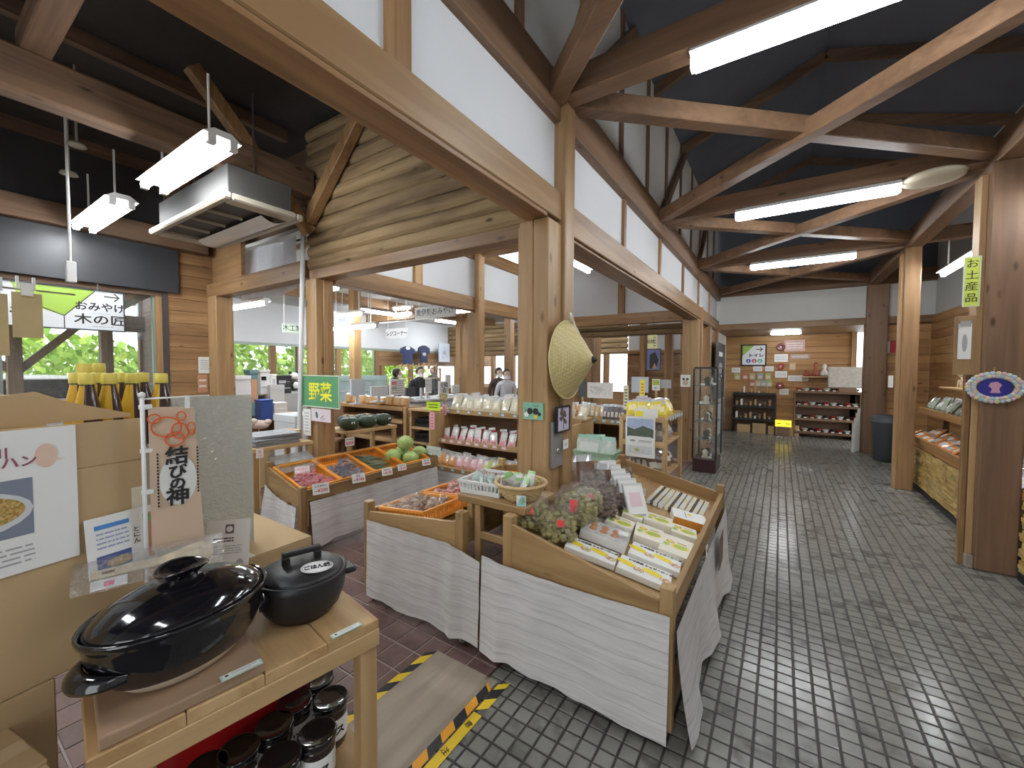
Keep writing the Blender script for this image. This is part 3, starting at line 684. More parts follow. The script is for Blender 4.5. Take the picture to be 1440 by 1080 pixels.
# poster of the fried rice on the carton
POT = Matrix.Translation((0, 0, 0))
def on_carton(px, py, off=.004):
    """point on the carton's front face, in world"""
    n = Vector((cos(radians(10)), sin(radians(10)), 0)); o = Vector((-1.5, .02, 0)); d = ray(px, py)
    return CAM + d*((o+n*off-CAM).dot(n)/d.dot(n))
RC10 = radians(10)+pi/2
def flat_sign(name, label, cat, base, w, h, rot, m, th=.003, group=None, lean=0, frame=None, fw=.012):
    """upright flat sheet, origin at the middle of its lower edge, facing local -Y"""
    t = thing(name, label, cat, base, rot, group)
    if lean: t.rotation_euler = (lean, 0, rot)
    MB().box(-w/2, w/2, -th/2, th/2, 0, h).build('sheet', m, t)
    if frame:
        MB().box(-w/2-fw, w/2+fw, -th, th*.9, -fw, 0).box(-w/2-fw, w/2+fw, -th, th*.9, h, h+fw).box(-w/2-fw, -w/2, -th, th*.9, 0, h).box(w/2, w/2+fw, -th, th*.9, 0, h).build('frame', frame, t)
    t['_th'] = th/2
    return t
def put(t, pts, m, y=.0012, name='print'):
    yy = -(t['_th']+y)
    MB().add([(x, yy, z) for x, z in pts], [tuple(range(len(pts)))]).build(name, m, t)
def rect(t, x, z, w, h, m, y=.0012, name='print'): put(t, [(x-w/2, z-h/2), (x+w/2, z-h/2), (x+w/2, z+h/2), (x-w/2, z+h/2)], m, y, name)
def disc(t, x, z, r, m, y=.0012, rz=None, a=0, name='print', n=20):
    rz = rz or r
    put(t, [(x+r*cos(2*pi*k/n)*cos(a)-rz*sin(2*pi*k/n)*sin(a), z+r*cos(2*pi*k/n)*sin(a)+rz*sin(2*pi*k/n)*cos(a)) for k in range(n)], m, y, name)
def stroke(t, pts, w, m, y=.0016, name='print'):
    """flat brush line through points"""
    yy = -(t['_th']+y); mb = MB(); n = len(pts)
    for i, (x, z) in enumerate(pts):
        a = pts[max(i-1, 0)]; b = pts[min(i+1, n-1)]; dx, dz = b[0]-a[0], b[1]-a[1]; l = sqrt(dx*dx+dz*dz) or 1
        mb.v += [(x-dz/l*w/2, yy, z+dx/l*w/2), (x+dz/l*w/2, yy, z-dx/l*w/2)]
    for i in range(n-1): mb.f.append((2*i, 2*i+1, 2*i+3, 2*i+2)); mb.m.append(0)
    mb.build(name, m, t)
def lines(t, x0, x1, z0, z1, n, m=GREY, th=.35, y=.0013):
    """rows of small unreadable print"""
    mb = MB(); yy = -(t['_th']+y)
    for i in range(n):
        z = z0+(z1-z0)*(i+.5)/n; h = abs(z1-z0)/n*th; x = x0
        while x < x1-.001:
            l = min(x1-x, random.uniform(.05, .3)*(x1-x0)); mb.add([(x, yy, z-h/2), (x+l, yy, z-h/2), (x+l, yy, z+h/2), (x, yy, z+h/2)], [(0, 1, 2, 3)]); x += l+.03*(x1-x0)
    mb.build('print_lines', m, t)
def letter(t, s, size, x, z, m, bold=.0, y=.001, spacing=1, sx=1, rz=0, align='CENTER'):
    return text(s, size, m, t, (x, -(t['_th']+y), z), (pi/2, rz, 0), bold=bold, spacing=spacing, sx=sx, align=align)
b0 = on_carton(0, 811); b1 = on_carton(112, 780); t0 = on_carton(112, 597)
ph = t0.z-b1.z; wv = .30
base = b1+Vector((cos(RC10), sin(RC10), 0))*(-wv/2)
FRIED = speckle('fried_rice_print', [(.55, .33, .10), (.42, .24, .06), (.62, .42, .16), (.36, .20, .06), (.34, .30, .06), (.66, .46, .20), (.5, .3, .1)], 240, .5, 0)
po = flat_sign('recipe_poster', 'white recipe poster with fried rice photograph taped to the carton', 'poster', base, wv, ph, RC10, PAPER)
rect(po, -.035, ph*.46, .21, ph*.40, mat('photo_bluegrey', (.22, .25, .32), .5), .0008, 'photo')
disc(po, -.045, ph*.45, .115, mat('plate_white', (.66, .68, .72), .4), .0011, ph*.155)
disc(po, -.045, ph*.455, .102, FRIED, .0016, ph*.12, n=28)
letter(po, '川', .028, .02, ph*.845, mat('plum_ink', (.32, .10, .14), .6), .0006)
letter(po, 'ーハン', .03, .035, ph*.775, mat('plum_ink', (.32, .10, .14), .6), .0006)
disc(po, .095, ph*.80, .02, mat('peach_print', (.80, .58, .45), .6), .0012, .03)
put(po, [(.06, ph*.755), (.13, ph*.755), (.105, ph*.79), (.085, ph*.79)], mat('peach_print2', (.84, .68, .58), .6), .0011)
lines(po, -.12, .07, ph*.2, ph*.06, 4)
# leaflets in front of the carton
p = on_carton(176, 800, .03)
lf = flat_sign('leaflet', 'white leaflet with blue heading leaning on the carton beside the banner pole', 'leaflet', p, .15, .16, RC10, PAPER, lean=-.12, group='leaflets behind the oval pot')
rect(lf, -.02, .132, .075, .012, mat('blue_print', (.08, .26, .62), .6)); lines(lf, -.055, .015, .12, .07, 4, mat('blue_grey_print', (.35, .42, .6), .7)); rect(lf, -.02, .035, .075, .04, mat('navy_photo', (.08, .11, .3), .5))
disc(lf, -.01, .03, .028, FRIED, .002, .012)
rect(lf, .032, .11, .018, .1, mat('sand_print', (.75, .70, .62), .7)); letter(lf, 'と\nに\nん', .016, .032, .085, INK, .0003)
rect(lf, .06, .075, .022, .13, mat('rust_print', (.55, .28, .16), .7)); rect(lf, .06, .125, .022, .02, mat('green_print', (.25, .42, .14), .7), .0018)
p = gz(318, 806, TZ+.001)
l2 = flat_sign('leaflet', 'white leaflet with a small photo leaning behind the rice pot', 'leaflet', p, .15, .2, RC10-.9, PAPER, lean=-.2, group='leaflets behind the oval pot')
rect(l2, .005, .165, .03, .035, mat('dark_photo', (.18, .14, .15), .5)); disc(l2, .005, .165, .011, PAPER, .002); lines(l2, -.05, .02, .135, .115, 2, INK, .5); lines(l2, -.05, .05, .105, .07, 4); disc(l2, .045, .03, .014, GREY, .0013, .02)

# ---- banner on a white stand
BP = on_carton(205, 745, .045)
bn = thing('mini_banner', 'small tan cloth banner with red gourd drawing on a white pole stand', 'banner', (BP.x, BP.y, TZ+.002), RC10-.45)
bh = BP.z
toph = (on_carton(204, 560, .045).z)-TZ
MB().tube([(0, 0, .01), (0, 0, toph)], .0055, 10).build('pole', WHITE, bn, smooth=True)
MB().lathe([(.004, toph), (.008, toph+.002), (.008, toph+.012), (.002, toph+.016)], 12).build('finial', WHITE, bn, smooth=True)
MB().lathe([(.05, 0), (.05, .008), (.01, .014)], 20).build('base', WHITE, bn, smooth=True)
MB().tube([(0, 0, toph-.004), (.155, 0, toph+.0)], .0025, 8).build('arm', WHITE, bn, smooth=True)
bw, bt = .105, toph-.028
def bf(u, v): return (.012+bw*u+.018*(1-v)*u, -.004*sin(u*3)*(1-v)+.004*sin(v*7+u*2), bt-.42*(1-v)-.004*u)
cl = MB().sheet(bf, 10, 20).build('cloth', mat('banner_cloth', (.62, .46, .33), .8, var=.05, scale=6), bn, smooth=True)
for z in (toph-.034, toph-.16, toph-.28): MB().box(-.008, .022, -.004, .003, z, z+.014).build('clip', WHITE, bn, bevel=.002)
MB().box(.095, .107, -.003, .003, toph-.036, toph+.002).build('clip', WHITE, bn)
bn['_th'] = .007
ORG = mat('orange_brush', (.68, .12, .03), .6)
def ring(t, x, z, r, rz, w, m, a=0): stroke(t, [(x+r*cos(q)*cos(a)-rz*sin(q)*sin(a), z+r*cos(q)*sin(a)+rz*sin(q)*cos(a)) for q in [2*pi*k/22 for k in range(23)]], w, m)
zc = bt-.06
for (gx_, gz_, r1, r2, w_, a_) in ((.052, zc, .034, .029, .0045, -.2), (.025, zc+.026, .014, .013, .0038, 0), (.086, zc+.03, .010, .013, .0038, 0), (.083, zc-.014, .019, .024, .0042, .3), (.07, zc-.037, .022, .02, .0045, 0), (.109, zc-.006, .0095, .015, .0035, 0), (.11, zc-.02, .007, .007, .0032, 0)):
    ring(bn, gx_, gz_, r1, r2, w_, ORG, a_)
disc(bn, .076, bt-.22, .044, mat('pale_oval', (.78, .77, .74), .8), -.001, .075)
for i, s in enumerate('結びの神'): text(s, (.056, .044, .04, .056)[i], INK, bn, (.074, -.0085, bt-(.15, .197, .232, .272)[i]), (pi/2, 0, 0), bold=.0014)
lt = MB()
for x, z0, n in ((.03, bt-.135, 17), (.122, bt-.125, 15)):
    for k in range(n): lt.box(x-.0022, x+.0022, -.0085, -.008, z0-k*.0095-.006, z0-k*.0095)
lt.build('small_print', INK, bn)
# frosted sheet standing behind the banner
p0 = gx(238, 562, -2.0); p1 = gx(320, 556, -1.95)
fr = flat_sign('frosted_sheet', 'upright frosted grey acrylic sheet standing behind the small banner', 'panel', ((p0.x+p1.x)/2, (p0.y+p1.y)/2, .78), .36, p1.z-.78-.0, atan2(p1.y-p0.y, p1.x-p0.x)+0, film('frosted', (.72, .74, .68), .1, .75), th=.004)
cl_ = thing('carton', 'closed brown carton on the floor behind the banner', 'box', (-2.065, .785, 0)); MB().box(-.285, .285, -.265, .265, 0, .775).build('body', CARDB, cl_, bevel=.004)
for s in (-1, 1): MB().box(-.284, .284, s*.1325-.131, s*.1325+.131, .7755, .779).build('flap', CARDB, cl_)
MB().box(-.285, .285, -.025, .025, .7791, .7797).build('tape', mat('tape_clear', (.75, .68, .55), .3), cl_)

# ---- honey-syrup bottles
BT = thing('syrup_bottle', 'dark syrup bottle with yellow cap and amber sleeve in the open carton', 'bottle', (0, 0, 0), 0, 'yellow capped bottles in the carton')
MB().lathe([(.026, 0), (.031, .004), (.032, .05), (.031, .11), (.026, .16), (.018, .20), (.0155, .215), (.0155, .235)], 20).build('body', mat('dark_syrup', (.045, .018, .02), .12, coat=.6), BT, smooth=True)
MB().lathe([(.0185, .218), (.0192, .22), (.0185, .248), (.017, .251), (.001, .251)], 20, caps=False).build('cap', mat('yellow_cap', (.78, .66, .13), .4), BT, smooth=True)
mb = MB()
for i in range(9):
    for j in range(7):
        pass
prof = [(.0322, .02), (.0326, .05), (.0316, .11), (.0266, .16), (.0186, .20), (.0162, .214)]
for k in range(15):
    a = -2.6+k*.15
    for r, z in prof: mb.v.append((cos(a)*r*1.01, sin(a)*r*1.01, z))
for k in range(14):
    for i in range(5): a = k*6+i; mb.f.append((a, a+1, a+7, a+6)); mb.m.append(0)
mb.build('sleeve', mat('amber_sleeve', (.62, .36, .02), .35), BT, smooth=True)
caps = [(226, 525, -1.76), (186, 525, -1.78), (153, 525, -1.74), (122, 525, -1.72), (200, 524, -1.86), (169, 524, -1.86), (138, 524, -1.85), (108, 524, -1.82), (138, 511, -1.99), (118, 511, -1.94)]
for i, (px, py, x) in enumerate(caps):
    p = gx(px, py+0, x); o = BT if i == 0 else copy_tree(BT)
    o.location = (p.x, p.y, 1.282); o.rotation_euler = (0, 0, random.uniform(-.35, .35)+.2)
    s = (p.z-1.282)/.251
    o.scale = (1, 1, s)
# ================================================================ FLOOR MAT AND TAPE
MATB = wood('mat_print', (.50, .42, .33), (.33, .27, .21), 'Y', rough=.6, cross=12)
fm = thing('wood_print_mat', 'wood-print floor mat over the step between red and grey tiles', 'mat', (-1.33, 1.1, 0), 0)
MB().box(-.20, .2, -1.0, .51, .001, .007).build('sheet', MATB, fm)
YEL = mat('hazard_yellow', (.86, .60, .03), .45); BLKT = mat('hazard_black', (.02, .02, .022), .4); ORT = mat('hazard_orange', (.85, .38, .02), .45)
def tape(label, x0, x1, y0, y1, z, cols, step=.075, skew=.05, writing=False):
    t = thing('hazard_tape', label, 'tape', ((x0+x1)/2, y0, z), 0, 'hazard tapes around the mat')
    y = 0; k = 0; w = (x1-x0)/2
    while y < y1-y0:
        yy = min(y+step, y1-y0)
        MB().add([(-w, y, 0), (w, y+skew, 0), (w, yy+skew, 0), (-w, yy, 0)], [(0, 1, 2, 3)]).build('stripe', cols[k % 2], t); y = yy; k += 1
    return t
tape('yellow and black striped tape between the mat and the red tiles', -1.575, -1.53, .55, 1.56, .0075, (YEL, BLKT))
tape('orange and black striped tape along the mat edge beside the grey tiles', -1.165, -1.125, .6, 1.58, .0078, (ORT, BLKT), .08, -.03)
t = tape('yellow and black striped tape on the grey tiles next to the mat', -1.12, -1.075, 1.42, 1.6, .002, (YEL, BLKT), .07, .04)
p = gz(628, 1058, .003); q = gz(660, 1020, .003)
ct = thing('caution_tape', 'yellow tape with black caution characters on the grey tiles', 'tape', (-1.1, .55, .002))
MB().box(-.02, .025, 0, .86, 0, .0008).build('strip', YEL, ct)
for i, s in enumerate('意注'):
    pp = (q, p)[i]; text(s, .034, INK, ct, (.002, pp.y-.55, .0016), (0, 0, -.25))

# ================================================================ SLANTED DISPLAY CARTS
def cloth_mat(name, tint):
    m, N, L, B = _new(name)
    tc = N.new('ShaderNodeTexCoord'); sp = N.new('ShaderNodeSeparateXYZ'); L.new(tc.outputs['Object'], sp.inputs[0])
    nz = N.new('ShaderNodeTexNoise'); nz.inputs['Scale'].default_value = 3.2; nz.inputs['Detail'].default_value = 2; L.new(tc.outputs['Object'], nz.inputs['Vector'])
    a = N.new('ShaderNodeMath'); a.operation = 'MULTIPLY_ADD'; a.inputs[1].default_value = .045; L.new(nz.outputs['Fac'], a.inputs[0]); L.new(sp.outputs['Z'], a.inputs[2])
    d = N.new('ShaderNodeMath'); d.operation = 'DIVIDE'; d.inputs[1].default_value = .073; L.new(a.outputs[0], d.inputs[0])
    fr = N.new('ShaderNodeMath'); fr.operation = 'FRACT'; L.new(d.outputs[0], fr.inputs[0])
    cr = N.new('ShaderNodeValToRGB'); e = cr.color_ramp.elements; e[0].position = .0; e[0].color = (.42, .41, .41, 1); e[1].position = .05; e[1].color = (1, 1, 1, 1)
    L.new(fr.outputs[0], cr.inputs[0])
    mp = N.new('ShaderNodeMapping'); mp.inputs['Scale'].default_value = (1.5, 1.5, 22); L.new(tc.outputs['Object'], mp.inputs[0])
    n2 = N.new('ShaderNodeTexNoise'); n2.inputs['Scale'].default_value = 3; n2.inputs['Detail'].default_value = 5; L.new(mp.outputs[0], n2.inputs['Vector'])
    c2 = N.new('ShaderNodeValToRGB'); e = c2.color_ramp.elements; e[0].position = .3; e[0].color = tuple(x*.80 for x in tint)+(1,); e[1].position = .65; e[1].color = (*tint, 1)
    L.new(n2.outputs['Fac'], c2.inputs[0])
    mx = N.new('ShaderNodeMix'); mx.data_type = 'RGBA'; mx.blend_type = 'MULTIPLY'; mx.inputs['Factor'].default_value = .9
    L.new(c2.outputs[0], mx.inputs['A']); L.new(cr.outputs[0], mx.inputs['B']); L.new(mx.outputs['Result'], B.inputs['Base Color'])
    B.inputs['Roughness'].default_value = .75; return m
CLOTH = cloth_mat('plank_print_cloth', (.70, .68, .67))
def cart(label, xl, xh, y0, y1, zl, zh, tilt=None, lowpost=.06, highpost=.04):
    """slanted tray cart: low rail at xl, high board at xh; world coordinates"""
    cx, cy = (xl+xh)/2, (y0+y1)/2
    t = thing('display_cart', label, 'cart', (cx, cy, 0), 0, 'slanted wooden display carts')
    a, b = xl-cx, xh-cx; w = .055; hy = (y1-y0)/2; s = 1 if b > a else -1
    CW = cart_wood
    for sy in (-1, 1):
        MB().box(min(a, a+s*w), max(a, a+s*w), sy*hy-(w if sy > 0 else 0), sy*hy+(w if sy < 0 else 0), .07, zl+lowpost).build('post', CW('Z'), t, bevel=.004)
        MB().box(min(b, b-s*w), max(b, b-s*w), sy*hy-(w if sy > 0 else 0), sy*hy+(w if sy < 0 else 0), .07, zh+highpost).build('post', CW('Z'), t, bevel=.004)
        yy = sy*(hy-.012); A, B_ = a+s*w, b-s*w
        MB().add([(A, yy-.011, zl-.13), (B_, yy-.011, zl-.09), (B_, yy+.011, zl-.09), (A, yy+.011, zl-.13), (A, yy-.011, zl), (B_, yy-.011, zh), (B_, yy+.011, zh), (A, yy+.011, zl)],
                 [(0, 1, 2, 3), (4, 7, 6, 5), (0, 4, 5, 1), (3, 2, 6, 7), (0, 3, 7, 4), (1, 5, 6, 2)]).build('side_board', CW('X'), t, bevel=.002)
        MB().box(min(A, B_), max(A, B_), sy*(hy-.03)-.02, sy*(hy-.03)+.02, .09, .14).build('bottom_rail', CW('X'), t, bevel=.003)
    MB().box(a+s*.02-.014, a+s*.02+.014, -hy+w, hy-w, zl-.1, zl).build('front_rail', CW('Y'), t, bevel=.003)
    MB().box(b-s*.02-.011, b-s*.02+.011, -hy+w, hy-w, zh-.13, zh).build('back_board', CW('Y'), t, bevel=.003)
    MB().box(a+s*.03-.02, a+s*.03+.02, -hy+w, hy-w, .09, .14).build('bottom_rail', CW('Y'), t, bevel=.003)
    d = -.09
    MB().add([(a+s*.036, -hy+.025, zl+d), (b-s*.036, -hy+.025, zh+d), (b-s*.036, hy-.025, zh+d), (a+s*.036, hy-.025, zl+d), (a+s*.036, -hy+.025, zl+d-.015), (b-s*.036, -hy+.025, zh+d-.015), (b-s*.036, hy-.025, zh+d-.015), (a+s*.036, hy-.025, zl+d-.015)],
             [(0, 1, 2, 3), (4, 7, 6, 5), (0, 4, 5, 1), (3, 2, 6, 7), (0, 3, 7, 4), (1, 5, 6, 2)]).build('tray', CW('Y'), t)
    for px_ in (a+s*.04, b-s*.04):
        for sy in (-1, 1):
            c = MB().box(px_-.012, px_+.012, sy*(hy-.05)-.012, sy*(hy-.05)+.012, .045, .088).build('caster', STEEL, t)
            MB().tube([(px_-.011, sy*(hy-.05), .0255), (px_+.011, sy*(hy-.05), .0255)], .025, 14).build('wheel', mat('grey_rubber', (.32, .30, .27), .6), c)
    slope = (zh-zl)/((b-s*.036)-(a+s*.036))
    def at(x, y, h=0):
        """tray surface point (world) at world x, y"""
        return Vector((x, y, zl+d+((x-cx)-(a+s*.036))*slope+h))
    return t, at, math.atan(slope)
RCt, RCat, RCs = cart('slanted wooden cart of boxed sweets and mushroom bags facing the tiled hall', -.335, -1.165, 1.70, 3.52, .605, .765)
LCt, LCat, LCs = cart('slanted wooden cart of orange crates behind the mushroom cart, facing the vegetables', -2.28, -1.43, 1.70, 3.3, .615, .70, highpost=.06)
VCt, VCat, VCs = cart('slanted wooden vegetable cart with four orange crates of produce', -3.2, -3.77, 1.80, 3.38, .55, .68, lowpost=.03)
MB().box(-.265, .265, -.02, .02, .64, .68).build('cross_rail', cart_wood('X'), LCt, loc=(.69, -.55, 0)) if 0 else None

def skirt(label, fn, nu=60, nv=22, loc=(0, 0, 0)):
    return MB().sheet(lambda u, v: Vector(fn(u, v))-Vector(loc), nu, nv).build('skirt_cloth', CLOTH, smooth=True, loc=loc, label=label, cat='cloth', group='plank print skirt cloths')
def fold(u, v, k, amp, sd): return amp*(1-v)**.7*(sin(u*k+sd)+.5*sin(u*k*2.3+sd*2))+.006*noise.noise(Vector((u*14, v*3, sd)))
# near end of the two carts
def f1(u, v):
    x = -.345+(-1.285+.345)*u
    top = .562-.012*sin(u*pi)+.03*max(0, u-.82)*2; bot = .045+.03*(u**1.5)+.006*sin(u*25)
    crease = -.022*max(0, 1-abs(u-.885)/.07)*(1-v*.6)
    return (x, 1.684+fold(u, v, 9, -.006, .4)+crease-.02*(1-v), bot+(top-bot)*v)
skirt('pale plank-print cloth hanging on the camera-facing end of the mushroom bag cart'.replace('camera-facing', 'narrow'), f1)
def f2(u, v):
    x = -1.30+(-2.225+1.30)*u
    sag = .055*max(0, 1-u/.22)
    top = .585-sag+.0*(u)-.02*u; bot = .075+.008*sin(u*17)
    crease = -.025*max(0, 1-abs(u-.2)/.07)*(1-v*.5)
    return (x, 1.683+fold(u, v, 8, -.007, 2.1)+crease-.012*(1-v), bot+(top-bot)*v)
skirt('pale plank-print cloth hanging on the narrow end of the orange crate cart', f2)
def f3(u, v):
    y = 1.705+(3.5-1.705)*u
    bot = .04+.03*abs(sin(u*5.5))+.008*sin(u*30); flare = .03+.05*(.5+.5*sin(u*17+.4))*(1-v)
    return (-.322+flare*(1-v)+.004*sin(u*60)*(1-v), y, bot+(.5-bot)*v)
skirt('wavy pale plank-print cloth on the hall side of the mushroom bag cart', f3, 90, 18)
def f4(u, v):
    y = 1.86+(3.34-1.86)*u; bot = .06+.04*abs(sin(u*6))
    return (-3.178+fold(u, v, 26, .014, 1)+.03*(1-v), y, bot+(.455-bot)*v)
skirt('long pale plank-print cloth along the front of the vegetable cart', f4, 80, 16)
def f5(u, v):
    x = -3.25+(-3.74+3.25)*u; bot = .16-.06*sin(u*3); top = .42+.11*u-.03*sin(u*pi)
    return (x, 1.785-.05*(1-v)*(.5+.5*sin(u*7))-.0+fold(u, v, 11, -.012, 3), bot+(top-bot)*v)
skirt('pale plank-print cloth gathered on the narrow end of the vegetable cart', f5, 40, 16)
# stand bridging the two carts
sd_ = thing('bridge_stand', 'small wooden stand between the two carts holding two baskets', 'stand', (-1.30, 1.95, 0), 0)
for i in range(3): MB().box(-.235, .215, -.17+i*.113+.001, -.17+(i+1)*.113-.001, .79, .83).build('top_board', cart_wood('X'), sd_, bevel=.004)
for x in (-.1, .105):
    for y in (-.16, .12): MB().box(x-.02, x+.02, y, y+.04, .0, .79).build('leg', cart_wood('Z'), sd_, bevel=.003)
for x, z in ((-.155, .703), (.155, .768)): MB().box(x-.018, x+.018, -.16, .16, z, .79).build('rest_block', cart_wood('Y'), sd_, bevel=.003)
MB().box(-.08, .085, -.158, -.135, .60, .64).build('cross_rail', cart_wood('X'), sd_, bevel=.003)

# ================================================================ BASKETS, BAGS
def crate_mesh(L, Wd, H):
    """open plastic crate with ribbed slotted walls"""
    mb = MB().box(-L/2, L/2, -Wd/2, Wd/2, 0, .006)
    for s in (-1, 1):
        mb.box(-L/2, L/2, s*Wd/2-.004, s*Wd/2+.004, 0, H*.35).box(-L/2-.006, L/2+.006, s*Wd/2-.008, s*Wd/2+.008, H*.82, H)
        mb.box(s*L/2-.004, s*L/2+.004, -Wd/2, Wd/2, 0, H*.35).box(s*L/2-.008, s*L/2+.008, -Wd/2, Wd/2, H*.82, H)
        n = int(L/.022)
        for i in range(n+1):
            x = -L/2+L*i/n; mb.box(x-.004, x+.004, s*Wd/2-.003, s*Wd/2+.003, H*.35, H*.82)
        n = int(Wd/.022)
        for i in range(n+1):
            y = -Wd/2+Wd*i/n; mb.box(s*L/2-.003, s*L/2+.003, y-.004, y+.004, H*.35, H*.82)
    return mb
ORC = mat('orange_crate', (.80, .31, .035), .45)
CRATE = crate_mesh(.47, .345, .085).mesh('orange_crate', ORC)
def tilted(o, s): o.rotation_euler = (0, -s if s else 0, 0)
names = ('of red bagged produce', 'of small bagged eggplants', 'of bagged cucumbers', 'of green cabbages')
vy = [2.01, 2.37, 2.73, 3.1]
for i, y in enumerate(vy):
    o = link('produce_crate', CRATE, None, VCat(-3.485, y, .015), label='orange slotted crate %s on the vegetable cart' % names[i], cat='crate', group='orange crates on the vegetable cart')
    o.rotation_euler = (0, math.atan((.68-.55)/.5), 0)
CRATE2 = crate_mesh(.40, .36, .085).mesh('orange_crate', ORC)
for i, y in enumerate((1.93, 2.33, 2.73)):
    o = link('produce_crate', CRATE2, None, LCat(-1.97 if i == 0 else -1.98, y, .025), label='orange slotted crate %s on the crate cart' % ('of brown packets', 'of red and white packets', 'of small packets past the stand')[i], cat='crate', group='orange crates on the crate cart')
    o.rotation_euler = (0, -.105, 0)
def pillow(w, h, t, n=8, sd=0, crimp=.12, lab=None, wr=.12):
    """sealed bag standing up: x width, z height, y thickness. faces: 0 body 1 label 2 header"""
    mb = MB()
    for side in (-1, 1):
        o = len(mb.v)
        for j in range(n+1):
            for i in range(n+1):
                u, v = i/n, j/n
                b = (max(0, 1-abs(2*u-1)**3))*(max(0, min(1, (1-v)/crimp))**.6 if v > 1-crimp else 1)*(max(0, 1-(1-min(v, .35)/.35)**3))
                k = 1+wr*noise.noise(Vector((u*6+sd*5, v*6, side*3+sd)))
                pinch = 1-.10*max(0, (v-.75)/.25)
                mb.v.append(((u-.5)*w*pinch*(1+.05*noise.noise(Vector((v*5, sd, side*0)))), side*t/2*b*k*(1.15-.55*v), v*h))
        for j in range(n):
            for i in range(n):
                a = o+j*(n+1)+i; q = (a, a+1, a+n+2, a+n+1)
                mb.f.append(q if side < 0 else q[::-1])
                u, v = (i+.5)/n, (j+.5)/n; m = 0
                if v > 1-crimp: m = 2
                if lab and side < 0 and lab[0] < u < lab[1] and lab[2] < v < lab[3]: m = 1
                mb.m.append(m)
    return mb
HEAD = mat('bag_header', (.52, .54, .55), .2, coat=.5)
def glossy(name, c): return mat(name, c, .25, coat=.7, var=.22, scale=34, bump=.6)
def put_row(me, name, label, cat, group, p0, p1, n, rot=0, lean=0, jit=.15, rj=.15, skip=()):
    p0, p1 = Vector(p0), Vector(p1)
    for i in range(n):
        if i in skip: continue
        p = p0.lerp(p1, i/max(1, n-1)) if n > 1 else p0
        o = link(name, me, None, p, (lean+random.uniform(-.14, .14), random.uniform(-.16, .16), rot+random.uniform(-rj, rj)*1.6), label=label, cat=cat, group=group); s = random.uniform(.88, 1.12); o.scale = (s, s, s)
# white basket
wb = thing('white_basket', 'white plastic mesh basket of small wrapped sweets on the bridge stand', 'basket', (-1.43, 1.965, .831), radians(6))
q = crate_mesh(.25, .27, .075); q.v = [(x*(1+.9*z), y*(1+.9*z), z) for x, y, z in q.v]; q.build('basket', WHITE, wb)
SWEET = pillow(.06, .07, .035, 5, 1, .2).mesh('wrapped_sweet', [glossy('sweet_mint', (.62, .72, .66)), PAPER, HEAD], True)
for k in range(14):
    link('wrapped_sweet', SWEET, None, (-1.43+random.uniform(-.085, .085), 1.965+random.uniform(-.09, .09), .85+.012*(k % 3)), (random.uniform(-1.4, 1.4), random.uniform(-.6, .6), random.uniform(0, 6)),
         label='small pale wrapped sweet heaped in the white mesh basket', cat='sweet', group='wrapped sweets in the white basket')
# wicker basket: woven wall from alternating strands
wk = thing('wicker_basket', 'round woven straw basket of wrapped packets on the bridge stand', 'basket', (-1.19, 1.915, .831), 0)
STR = mat('straw', (.62, .44, .22), .6, var=.2, scale=40)
mb = MB(); R0, R1 = .085, .135
for j in range(9):
    z = .008+j*.0095; r = R0+(R1-R0)*(j/8)**.8
    mb.tube([((r+.004*(1 if (k+j) % 2 else -1))*cos(2*pi*k/36) if k < 36 else (r+.004*(1 if j % 2 else -1)), (r+.004*(1 if (k+j) % 2 else -1))*sin(2*pi*k/36), z) for k in range(37)], .0052, 5, caps=False)
mb.build('weave', STR, wk, smooth=True)
mb = MB()
for k in range(24):
    a = 2*pi*k/24; mb.tube([(R0*.95*cos(a), R0*.95*sin(a), 0), (R1*.98*cos(a), R1*.98*sin(a), .088)], .0035, 5)
mb.build('stakes', STR, wk)
MB().tube([(.140*cos(2*pi*k/32), .140*sin(2*pi*k/32), .09+.002*(k % 2)) for k in range(33)], .009, 7, caps=False).build('rim', STR, wk, smooth=True)
MB().lathe([(.001, .004), (.085, .004)], 24, caps=False).build('bottom', STR, wk)
PKT = pillow(.075, .09, .03, 6, 2, .18, (.2, .8, .2, .6)).mesh('packet', [glossy('packet_white', (.74, .76, .74)), PAPER, mat('green_tie', (.35, .6, .25), .5)], True)
for k in range(9):
    a = k*2.3; link('wrapped_packet', PKT, None, (-1.19+.075*cos(a)*(k % 3)/2, 1.915+.075*sin(a)*(k % 3)/2, .88+.006*k*.6), (random.uniform(-1.0, -.3), random.uniform(-.5, .5), a), label='clear packet with green tie in the woven straw basket', cat='packet', group='packets in the straw basket')
pr = flat_sign('printed_card', 'black and white printed card standing in the straw basket', 'card', (-1.255, 1.86, .89), .06, .075, .5, PAPER, lean=-.7)
rect(pr, 0, .037, .05, .05, mat('dark_photo', (.18, .14, .15), .5)); lines(pr, -.02, .02, .06, .02, 3, PAPER, .3, .002)

